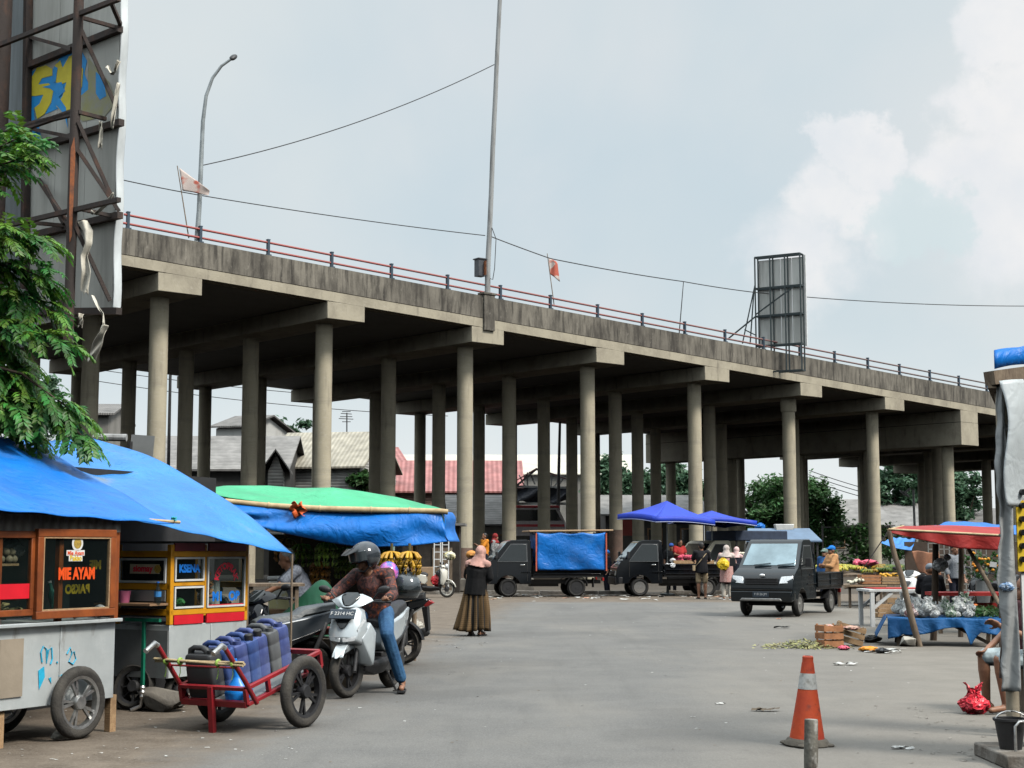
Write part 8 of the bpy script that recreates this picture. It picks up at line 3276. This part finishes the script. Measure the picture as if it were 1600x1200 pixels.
m_pinkb2 = mat('bag_of_shallots', (.8, .7, .7), .3, col2=(.45, .15, .14), scale=16, bump=0, lo=.4, hi=.55, thin=.4)
bags = [crumple('vegetable_bag', .11, s, m) for s, m in ((1, m_clearbag), (2, m_clearbag), (3, m_greenbag), (4, m_pinkb2))]
rn = random.Random(19)
for k in range(38):
 x = rn.uniform(-.7, .55)
 y = rn.uniform(-.48, .5)
 w_ = 3 if (rn.random() < .25 and x < 0 and y < -.1) else (2 if (x > -.1 and rn.random() < .55) else rn.randrange(2))
 p = mtp @ Vector((x, y, .44 + (.08 if k > 26 else 0) + .05 * (y + .5)))
 place_mesh(bags[w_], 'vegetable_bag', p, rn.uniform(0, 6), ('knotted milky plastic bag heaped on the blue cloth of the produce table', 'knotted milky plastic bag heaped on the blue cloth of the produce table', 'knotted plastic bag of greens heaped on the right of the produce table', 'knotted plastic bag of shallots at the front of the produce table')[w_], 'bag',
    ('milky bags on the produce table', 'milky bags on the produce table', 'bags of greens on the produce table', 'bags of shallots on the produce table')[w_], rn.uniform(.65, 1.0))
mb = MB()
rn = random.Random(23)
for k in range(420):
 c = Vector((rn.gauss(0, .2), rn.gauss(0, .2), rn.uniform(0, .16)))
 a = Euler((rn.uniform(-1, 1), rn.uniform(-1, 1), rn.uniform(0, 6))).to_matrix()
 s = rn.uniform(.03, .07)
 mb.add([c + a @ Vector(v) * s for v in ((-1, 0, 0), (0, -.4, .1), (1, 0, 0), (0, .4, .1))], [(0, 1, 2, 3)])
o = tag(mb.build('leaf_heap', m_leafd, None), 'heap of dark green leaf vegetables at the right end of the produce table', 'vegetables', kind='stuff')
o.location = mtp @ Vector((.72, .1, .44))
cm_ = MB()
cm_.lathe([(.0, -.09), (.012, -.085), (.022, 0), (.02, .03), (.0, .04)], 10, (0, 0, 0), (0, math.pi / 2, 0))
me_car = cm_.mesh('carrot')
me_car.materials.append(mat('carrot_orange', (.75, .2, .04), .6))
me_car.shade_smooth()
for k in range(16):
 place_mesh(me_car, 'carrot', mtp @ Vector((.5 + rn.uniform(-.12, .14), .42 + rn.uniform(-.1, .1), .56 + rn.uniform(0, .05))), rn.uniform(-.6, .6), 'orange carrot in the pile at the back of the produce table', 'carrot', 'carrots on the produce table')
g_ = gl(1425, 1012)
rock('cement_sack', 'grey lumpy sack under the left end of the produce table', g_ + Vector((0, .25, 0)), (.2, .16, .1), 31, m_sack, 'sack')
tw0 = G(1362, 980)
tw = thing('trestle_table', 'white painted trestle table with a red top left of the red awning stall', 'table', (tw0.x, tw0.y, 0), R(4))
mb = MB()
mb.box((.72, .4, .70), (1.52, .85, .05))
mb.build('apron', m_white, tw, bevel=.006)
mb = MB()
mb.box((.78, .42, .735), (1.36, .8, .015))
mb.build('red_top', m_red, tw)
for x in (.03, 1.4):
 for y in (.02, .78):
  mb = MB()
  mb.box((x, y, .335), (.075, .075, .67))
  mb.build('leg', m_white, tw)
mb = MB()
mb.bar((.05, .02, .36), (.42, .02, .66), .055)
mb.bar((1.38, .02, .36), (1.02, .02, .66), .055)
mb.bar((.05, .78, .36), (.42, .78, .66), .05)
mb.build('brace', m_white, tw)
rt0 = W(1510, 925, 28)
rtb = thing('red_table', 'long red table with red crosspieces under the awning', 'table', (rt0.x, 28, 0), R(2))
zt4 = rt0.z
mb = MB()
mb.box((0, 0, zt4 - .03), (1.3, .7, .06))
mb.build('table_top', m_red, rtb)
for x in (-.58, .58):
 for y in (-.28, .28):
  mb = MB()
  mb.bar((x, y, 0), (x, y, zt4 - .06), .06)
  mb.build('leg', m_woodgrey, rtb)
mb = MB()
mb.box((.12, .2, zt4 - .28), (1.0, .03, .16))
mb.box((.25, -.26, zt4 - .5), (.8, .03, .14))
mb.build('red_board', m_red, rtb)
def crate(label, loc, rz, s=(.5, .34, .24), group=None, m=None, tilt=None):
 t = thing('crate', label, 'crate', loc, group=group, rot=(tilt or (0, 0, 0))[:2] + (rz,))
 m = m or m_woodpale
 L_, W_, H_ = s
 for sx in (-1, 1):
  mb = MB()
  for z in (.18, .5, .82):
   mb.box((sx * L_ / 2, 0, H_ * z), (.012, W_, H_ * .24))
  for sy in (-1, 1):
   mb.box((sx * (L_ / 2 - .018), sy * (W_ / 2 - .018), H_ / 2), (.025, .025, H_))
  mb.build('end_panel', m, t)
 for sy in (-1, 1):
  mb = MB()
  for z in (.18, .5, .82):
   mb.box((0, sy * (W_ / 2 + .006), H_ * z), (L_ + .012, .012, H_ * .24))
  mb.build('side_panel', m, t)
 mb = MB()
 mb.box((0, 0, .008), (L_ - .015, W_ - .015, .012))
 mb.build('base', m, t)
 return t
om = MB()
om.ell((0, 0, 0), .042, nu=12, nv=8)
me_or = om.mesh('orange')
me_or.materials.append(mat('yellow_orange_peel', (.78, .42, .02), .5, var=.2, scale=20, island=.2))
me_or.shade_smooth()
me_wh = om.mesh('garlic')
me_wh.materials.append(mat('pale_bulb', (.72, .68, .52), .6))
me_wh.shade_smooth()
rn = random.Random(41)
Yf = 41.0
cart_t = W(1345, 905, Yf)
fs = thing('fruit_bench', 'low wooden fruit bench beyond the moving pickup', 'bench', (W(1375, 905, Yf).x, Yf, 0))
mb = MB()
mb.box((0, .1, .55), (2.6, 1.5, .05))
mb.build('bench_top', m_woodgrey, fs)
for x in (-1.2, 0, 1.2):
 for y in (-.5, .7):
  mb = MB()
  mb.bar((x, y, 0), (x, y, .53), .07)
  mb.build('leg', m_woodgrey, fs)
spots = [(1358, 906, 'left'), (1392, 907, 'middle'), (1424, 908, 'right')]
for k, (px, py, nm) in enumerate(spots):
 c = W(px, py, Yf - .35)
 if k == 0:
  crate('plain orange plank crate with its side to the viewer on the fruit bench', (c.x, Yf - .35, .58), R(3), (.5, .4, .26), 'crates on the fruit bench', mat('orange_plank', (.45, .2, .09), .8, var=.3, scale=6))
  continue
 crate(('', 'orange filled crate on the middle of the fruit bench', 'orange filled crate at the right end of the fruit bench')[k], (c.x, Yf - .35, .58), R(rn.uniform(-5, 5)), (.54, .4, .22), 'crates on the fruit bench')
 for j in range(26):
  place_mesh(me_or, 'orange', Vector((c.x + rn.uniform(-.25, .25), Yf - .35 + rn.uniform(-.18, .18), .80 + rn.uniform(-.02, .05))), 0, ('', 'yellow orange heaped in the middle crate of the fruit bench', 'yellow orange heaped in the right hand crate of the fruit bench')[k], 'orange', ('', 'oranges in the middle crate', 'oranges in the right crate')[k])
for j in range(40):
 c = W(1338 + rn.uniform(-12, 12), 903, Yf - .3)
 place_mesh(me_wh, 'bulb', Vector((c.x, Yf - .3 + rn.uniform(-.3, .3), .62 + rn.uniform(0, .12) * (1 - abs(c.x - W(1338, 900, Yf).x) / .3))), 0, 'pale bulb in the heap at the left end of the fruit bench', 'vegetable', 'pale bulbs on the fruit bench')
rk = thing('banana_rack', 'raised rack behind the fruit bench covered with green and yellow bananas', 'rack', (W(1352, 890, 44).x, 44, 0))
mb = MB()
mb.box((0, 0, .82), (2.7, .9, .06), (R(8), 0, 0))
mb.build('rack_board', m_woodgrey, rk)
for x in (-1.2, 1.2):
 for y in (-.35, .35):
  mb = MB()
  mb.bar((x, y, 0), (x, y, .82), .07)
  mb.build('leg', m_woodgrey, rk)
m_bany = mat('half_ripe_banana', (.50, .42, .04), .45, col2=(.25, .28, .03), scale=9, bump=.05, island=.2)
bh = MB()
rr_ = random.Random(6)
for j in range(9):
 a = -1.1 + 2.2 * j / 8
 d = Vector((math.sin(a), -.35 - .2 * math.cos(a), 0)).normalized()
 pts = [Vector((0, 0, .05)), d * .07 + Vector((0, 0, .085)), d * .13 + Vector((0, 0, .06)), d * .17 + Vector((0, 0, .015))]
 bh.tube(pts, [.01, .019, .02, .008], 6)
hands = []
for m in (m_bany, m_bang, m_ban):
 me = bh.mesh('banana_hand')
 me.materials.append(m)
 me.shade_smooth()
 hands.append(me)
for k in range(64):
 x = rn.uniform(-1.3, 1.3)
 y = rn.uniform(-.4, .4)
 w_ = rn.choice((0, 0, 1, 2)) if x < .6 else rn.choice((0, 1, 1))
 p = Vector(rk.location) + Vector((x, y, .86 + y * .14 + rn.uniform(0, .06)))
 place_mesh(hands[w_], 'banana_hand', p, rn.uniform(-.8, .8), ('half ripe hand of bananas laid on the rack behind the fruit bench', 'green hand of bananas laid on the rack behind the fruit bench', 'ripe yellow hand of bananas laid on the rack behind the fruit bench')[w_], 'bananas', ('half ripe banana hands on the rack', 'green banana hands on the rack', 'ripe banana hands on the rack')[w_], rn.uniform(1.0, 1.3))
o = place_mesh(bag_mesh('pink_bag', .2, 41, m_pink), 'pink_bag', W(1358, 884, 44.2), 0, 'bright pink plastic bag lying on top of the banana rack', 'bag')
o.scale = (1.3, 1, .6)
o = place_mesh(bag_mesh('pink_bag', .15, 42, m_pink), 'pink_bag', W(1340, 886, 44.3), 1, 'small pink bag at the left end of the banana rack', 'bag')
mb = MB()
c = W(1352, 917, 39.6)
mb.box((0, 0, 0), (.95, .7, .04), (R(-6), 0, 0))
o = tag(mb.build('cardboard_sheet', mat('cardboard', (.34, .23, .14), .8), None), 'tan cardboard sheet in front of the fruit bench behind the pickup bed', 'cardboard')
o.location = c
mb = MB()
for x in (-.4, .4):
 mb.bar((x, 0, 0), (x, 0, c.z - .02), .06)
o = tag(mb.build('trestle', m_woodgrey, None), 'dark trestle legs holding up the tan cardboard sheet', 'trestle')
o.location = (c.x, c.y, 0)
P_ = G(1300, 930)
person('man in an orange brown shirt and blue headwrap behind the moving pickup bed', (W(1300, 880, 41.5).x, 41.5, 0), R(-70), dict(elL=(.24, -.16, 1.12), wrL=(.08, -.32, 1.15), elR=(-.24, -.14, 1.12), wrR=(-.08, -.3, 1.12)), 1.58, fabric('tan_orange_shirt', (.6, .32, .15)), 1.6, m_navycloth, 1, ('cap', fabric('bright_blue_cap', (.02, .2, .65))), voxel=.013, loose=1.8)
person('person in a blue jacket standing just left of the blue headwrap', (W(1289, 880, 43).x, 43, 0), R(-40), None, 1.5, fabric('blue_jacket', (.04, .12, .3)), 1.8, m_navycloth, 1, ('cap', fabric('grey_green_cap', (.2, .28, .25))), voxel=.014)
sitp = W(1507, 905, 27.0)
person('person in dark clothes sitting behind the red table with their back turned', (sitp.x, 29.2, 0), R(165), SIT, 1.6, m_blacktee, 1.6, m_navycloth, 1, ('cap', fabric('grey_cap_cloth', (.25, .28, .32))), voxel=.012, loose=2)
mb = MB()
mb.box((0, 0, .2), (.35, .35, .4))
o = tag(mb.build('stool', m_woodgrey, None, bevel=.01), 'wooden stool under the person in dark clothes', 'stool')
o.location = (sitp.x, 29.2, 0)
person('person in a striped top behind the hanging brown cloth', (W(1492, 880, 36).x, 36, 0), R(20), None, 1.6, fabric('grey_striped_top', (.3, .32, .34), (.12, .13, .15), 50), 1.5, m_navycloth, 1, 'short', voxel=.014)
c_ = W(1440, 905, 33)
scooter('white fronted scooter parked behind the white trestle table', (c_.x, 33.4, .004), R(-30), m_white, m_redbike, m_matt, 'sharp', wheelm=m_darksteel)
c_ = W(1552, 905, 34)
scooter('dark scooter half hidden behind the booth under the red awning', (c_.x, 34, .004), R(-50), m_blackcar, m_white, m_matt, 'sharp', wheelm=m_darksteel)
hb0 = W(1446, 862, 31)
def hcl(u, v):
 return Vector(((u - .5) * .55 * (1 - .25 * v) + .08 * v, .06 * math.sin(u * 9 + v * 3), -.62 * v * (1 - .35 * (1 - u)) + .02 * math.sin(u * 7)))
mb = MB()
mb.grid(hcl, 20, 20)
o = tag(mb.build('hanging_cloth', mat('brown_cloth', (.36, .17, .1), .8, var=.3, scale=5), None, smooth=180, solid=.006), 'brown cloth hanging from the awning beside the dark pole', 'cloth')
o.location = hb0
o = place_mesh(whitebag, 'plastic_bag', W(1469, 893, 25.5), 0, 'clear white plastic bag hanging by the dark pole of the awning', 'bag')
o.scale = (1, 1, 1.2)
o = place_mesh(whitebag, 'plastic_bag', W(1480, 876, 25.5), 0, 'smaller white bag hanging right of the dark awning pole', 'bag')
o.scale = (.45, .45, .6)
wr0 = W(1497, 900, 40)
mb = MB()
for k in range(12):
 mb.bar((-.75 + .136 * k, 0, 0), (-.75 + .136 * k, 0, 1.65), .02)
 mb.bar((-.75, 0, .15 * k), (.75, 0, .15 * k), .02)
o = tag(mb.build('wire_rack', mat('galvanised_wire', (.35, .35, .33), .5, .4), None), 'grey wire grid rack standing behind the stall pole', 'rack')
o.location = (wr0.x, 40, 0)
mb = MB()
mb.box((0, 0, .85), (3.4, .1, 1.7))
o = tag(mb.build('board_screen', mat('dark_brown_board', (.085, .06, .045), .85, var=.4, scale=2), None), 'dark brown board screen behind the wire rack', 'screen')
o.location = (W(1520, 900, 42).x, 42.5, 0)
fl0 = W(1535, 885, 33)
mb = MB()
leafcloud(mb, (0, 0, 0), (.42, .25, .34), 420, .06, random.Random(8))
o = thing('flower_display', 'bunch of green leaves and yellow flowers under the red awning', 'flowers', fl0)
mb.build('leaves', m_leafm, o)
mb = MB()
rn = random.Random(12)
for k in range(26):
 mb.ell((rn.uniform(-.25, .3), rn.uniform(-.3, -.1), rn.uniform(-.15, .3)), (.035, .03, .03), None, 8, 5)
mb.build('blossoms', mat('yellow_orange_flower', (.8, .42, .02), .6, col2=(.7, .15, .02), scale=8), o)
mb = MB()
mb.lathe([(.1, -.9), (.16, -.55), (.15, -.3), (.13, -.3), (.09, -.86)], 16)
mb.build('pot', m_greysheet if False else m_alud, o)
for k, (px, py, Y, lb) in enumerate(((1552, 882, 30, 'white price card hanging near the yellow flowers'),)):
 mb = MB()
 mb.box((0, 0, 0), (.13, .01, .1), (0, R(8), 0))
 o = tag(mb.build('price_card', m_white, None), lb, 'card')
 o.location = W(px, py, Y)
c = crate('open crate of orange goods below the white trestle table', gl(1425, 972) + Vector((0, 2.2, 0)), R(10), (.55, .4, .3))
c = crate('second open crate stacked behind the leaning awning pole', gl(1440, 972) + Vector((.3, 3.0, 0)), R(-8), (.55, .4, .42))
ga = W(1222, 845, 56)
gs_ = thing('flat_awning', 'flat blue grey awning on posts right behind the moving pickup', 'awning', (ga.x, 56, 0), R(-4))
za, zb2 = W(1222, 847, 56).z, W(1222, 833, 57.5).z
mb = MB()
mb.loft([[Vector((-1.35, -.7, za)), Vector((1.35, -.7, za)), Vector((1.35, -.7, za + .05)), Vector((-1.35, -.7, za + .05))], [Vector((-1.15, .9, zb2 + .12)), Vector((1.1, .9, zb2 + .12)), Vector((1.1, .9, zb2 + .17)), Vector((-1.15, .9, zb2 + .17))]])
mb.build('sheet', mat('blue_grey_sheet_roof', (.13, .2, .3), .5, var=.2, scale=2), gs_)
for x in (-1.2, 1.2):
 for y in (-.5, .7):
  mb = MB()
  mb.bar((x, y, 0), (x, y, za + .05), .07)
  mb.build('post', m_darksteel, gs_)
mb = MB()
mb.box((0, .85, .9), (2.3, .06, 1.8))
mb.build('back_board', m_dark, gs_)
mb = MB()
p = W(1224, 828, 57)
mb.box((0, 0, 0), (.62, .4, .24), None, 0, (1.12, 1.1))
o = tag(mb.build('white_box', m_white, None, bevel=.02), 'white polystyrene box on top of the flat grey awning', 'box')
o.location = (p.x, 56.9, zb2 + .06 + .14)
o = place_mesh(bag_mesh('blue_bundle', .2, 17, m_blue), 'blue_bundle', W(1188, 829, 62), 0, 'bundle of blue tarpaulin under the big tree', 'bundle')
mb = MB()
p = W(1188, 830, 62)
mb.box((0, 0, p.z / 2 - .25), (1.2, .8, p.z - .5))
o = tag(mb.build('shed_wall', m_wallg, None), 'small grey shed carrying the blue tarpaulin bundle', 'shed')
o.location = (p.x, 62, 0)
hp0 = G(1320, 1016)
cr_ = crate('broken orange wooden crate standing in the rubbish heap', (G(1296, 1012).x, G(1296, 1012).y, .0), R(12), (.30, .34, .36), None, mat('orange_plank', (.45, .2, .09), .8))
cr2 = crate('collapsed wooden crate leaning on the orange crate in the rubbish heap', (G(1325, 1010).x, G(1325, 1010).y + .05, .05), R(-6), (.42, .3, .3), None, m_woodpale, (0, R(16), 0))
rn = random.Random(51)
m_straw = mat('wilted_husks', (.42, .38, .17), .8, col2=(.2, .22, .08), scale=5, bump=.2, island=.45)
mb = MB()
c0_ = G(1255, 1012)
for k in range(520):
 p = Vector((rn.gauss(0, .3), rn.gauss(0, .22), 0))
 h_ = .11 * math.exp(-(p.x / .4) ** 2 - (p.y / .3) ** 2)
 p.z = rn.uniform(0.004, .02 + h_)
 a = rn.uniform(0, 6.28)
 ln, w_ = rn.uniform(.05, .14), rn.uniform(.008, .02)
 d = Vector((math.cos(a), math.sin(a), rn.uniform(-.1, .25)))
 s = Vector((-d.y, d.x, rn.uniform(-.3, .3))) * w_
 q = [p - d * ln * .5, p + s, p + d * ln * .5 + Vector((0, 0, rn.uniform(-.01, .03))), p - s]
 q = [Vector((v.x, v.y, max(.006, v.z))) for v in q]
 mb.add(q, [(0, 1, 2, 3)])
o = tag(mb.build('husk_litter', m_straw, None), 'spread of wilted yellow green husks left of the broken crates', 'litter', kind='stuff')
o.location = (c0_.x, c0_.y, 0)
for px, py, r_, seed, m, lb in ((1357, 1019, .11, 3, mat('orange_bag', (.85, .32, .02), .4, bump=.5, bscale=20), 'orange plastic bag in the rubbish heap'), (1378, 1021, .1, 4, m_black, 'small black plastic bag at the right of the rubbish heap'),
        (1318, 1016, .09, 5, m_pink, 'pink plastic bag between the broken crates'), (1330, 985, .1, 6, mat('pink_net', (.62, .25, .22), .6, col2=(.5, .4, .3), scale=12), 'pinkish net on top of the collapsed crate'),
        (1295, 982, .09, 14, mat('pink_net', (.62, .25, .22), .6), 'pinkish rag on top of the orange crate'), (1362, 1004, .15, 7, mat('dark_rag', (.03, .028, .026), .8), 'flat dark rag behind the orange bag')):
 p = gl(px, py) if py > 1000 else W(px, py, G(1310, 1012).y + .1)
 o = place_mesh(bag_mesh('rubbish_bag', r_, seed, m), 'rubbish_bag', p, seed, lb, 'bag')
 o.scale = (1.25, 1, .5)
m_film = mat('white_film', (.6, .6, .57), .4, var=.25, scale=9, bump=.5)
def scrap(mb, p, r_, rnd, flat=.3):
 n = rnd.randint(5, 7)
 c = Vector(p)
 pts = []
 for k in range(n):
  a = 2 * math.pi * k / n + rnd.uniform(-.3, .3)
  rr = r_ * rnd.uniform(.5, 1.2)
  pts.append(c + Vector((rr * math.cos(a), rr * .6 * math.sin(a), rnd.uniform(.0, r_ * flat))))
 mb.add([c + Vector((0, 0, r_ * flat * .7))] + pts, [(0, k + 1, (k + 1) % n + 1) for k in range(n)])
def litter(name, label, m, items, seed):
 rnd = random.Random(seed)
 mb = MB()
 for (px, py, r_) in items:
  p = G(px, py)
  scrap(mb, (p.x, p.y, .008), r_, rnd)
 return tag(mb.build(name, m, None), label, 'litter', kind='stuff')
rn = random.Random(61)
litter('paper_litter', 'white plastic scraps spread at the right of the rubbish heap', m_film, [(1385 + rn.gauss(0, 14), 1018 + rn.gauss(0, 3), rn.uniform(.05, .1)) for _ in range(26)], 1)
litter('paper_litter', 'band of pale litter along the kerb under the parked pickups', m_film, [(rn.uniform(760, 1150), 932 + rn.gauss(0, 3.0), rn.uniform(.04, .16)) for _ in range(110)], 2)
litter('mixed_litter', 'reddish litter among the pale scraps under the parked pickups', mat('red_litter', (.5, .12, .1), .6, col2=(.45, .36, .22), scale=2), [(rn.uniform(770, 1130), 930 + rn.gauss(0, 3.0), rn.uniform(.05, .14)) for _ in range(40)], 3)
litter('speck_litter', 'tiny pale scraps scattered over the road', m_film, [(rn.uniform(420, 1540), 860 + 140 / rn.uniform(.42, 2.0), rn.uniform(.008, .024)) for _ in range(150)], 4)
litter('speck_litter', 'small dark and brown bits scattered over the road', mat('brown_bits', (.09, .07, .05), .8, col2=(.2, .15, .09), scale=1), [(rn.uniform(60, 1540), 860 + 140 / rn.uniform(.42, 1.6), rn.uniform(.008, .022)) for _ in range(170)], 5)
litter('speck_litter', 'pale scraps trodden into the dirt below the carts', m_film, [(rn.uniform(0, 470), rn.uniform(1095, 1190), rn.uniform(.008, .022)) for _ in range(60)], 6)
litter('stone_bits', 'crumbs of stone and dirt at the foot of the bamboo post', m_kerb, [(rn.uniform(630, 760), 1000 + rn.gauss(0, 9), rn.uniform(.02, .05)) for _ in range(60)], 7)
litter('stone_bits', 'crumbs of stone and leaf litter before the concrete slab', m_kerb, [(rn.uniform(1420, 1560), rn.uniform(1100, 1195), rn.uniform(.008, .03)) for _ in range(80)], 8)
for k, (px, py, w_, r_, lb) in enumerate(((1220, 982, .16, .5, 'dark rag lying on the road left of the rubbish heap'), (1217, 968, .07, .1, 'small orange scrap on the road below the moving pickup'), (1322, 1040, .14, .2, 'thin white strip on the road in front of the rubbish heap'), (1195, 1112, .13, .1, 'brown leafy twig on the road left of the cone'), (1125, 1101, .05, .1, 'white paper scrap on the open road'), (1408, 1171, .08, .1, 'pale curled scrap on the road right of the cone'))):
 rnd = random.Random(k + 70)
 mb = MB()
 p = G(px, py)
 m = (m_dark, mat('orange_scrap', (.7, .2, .08), .6), m_film, mat('brown_bits', (.09, .07, .05), .8), m_film, m_film)[k]
 for j in range(5):
  scrap(mb, (p.x + rnd.uniform(-w_, w_) * .8, p.y + rnd.uniform(-.04, .04), .008), w_ * .6, rnd, .45)
 tag(mb.build('road_scrap', m, None), lb, 'litter')
m_shop = layered('shop_wall', (.34, .31, .27), [((.2, .18, .15), .8, (1, 1, .4), .45, .7, .7)], bump=.1)  # unseen rows added to keep low sky light off the deck and paintwork
for k, (x, y, w_, d_, h_, rz, lb) in enumerate(((-19, 8, 30, 7, 7.5, 90, 'unseen two storey shop row added on the left to block low sky light'), (18, 12, 34, 7, 6.5, 90, 'unseen two storey shop row added on the right to block low sky light'), (0, -22, 46, 8, 8, 0, 'unseen shop row added behind the viewpoint to darken reflections and block sky light'), (-29, 31, 18, 7, 10, 90, 'taller unseen shop row added farther left to shade the flyover beams'), (35, 50, 38, 7, 10, 90, 'taller unseen shop row added farther right to shade the flyover beams'))):
 t = thing('shop_row', lb, 'building', (x, y, 0), R(rz))
 mb = MB()
 mb.box((0, 0, h_ / 2), (w_, d_, h_))
 mb.build('wall', m_shop, t)
 mb = MB()
 mb.box((0, 0, h_ + .1), (w_ + 1, d_ + 1.4, .2))
 mb.build('roof', m_tileh, t)
 s = 1 if k != 0 else -1
 for j in range(8):
  mb = MB()
  mb.box((-w_ / 2 + w_ * (j + .5) / 8, (d_ / 2 + .02) * (1 if k not in (0, 3) else -1), 1.5), (w_ / 8 - .6, .08, 2.7))
  mb.build('shutter', m_darksteel, t)
  mb = MB()
  mb.box((-w_ / 2 + w_ * (j + .5) / 8, (d_ / 2 + .02) * (1 if k not in (0, 3) else -1), 4.8), (1.8, .08, 1.4))
  mb.build('window', m_glassdark, t)
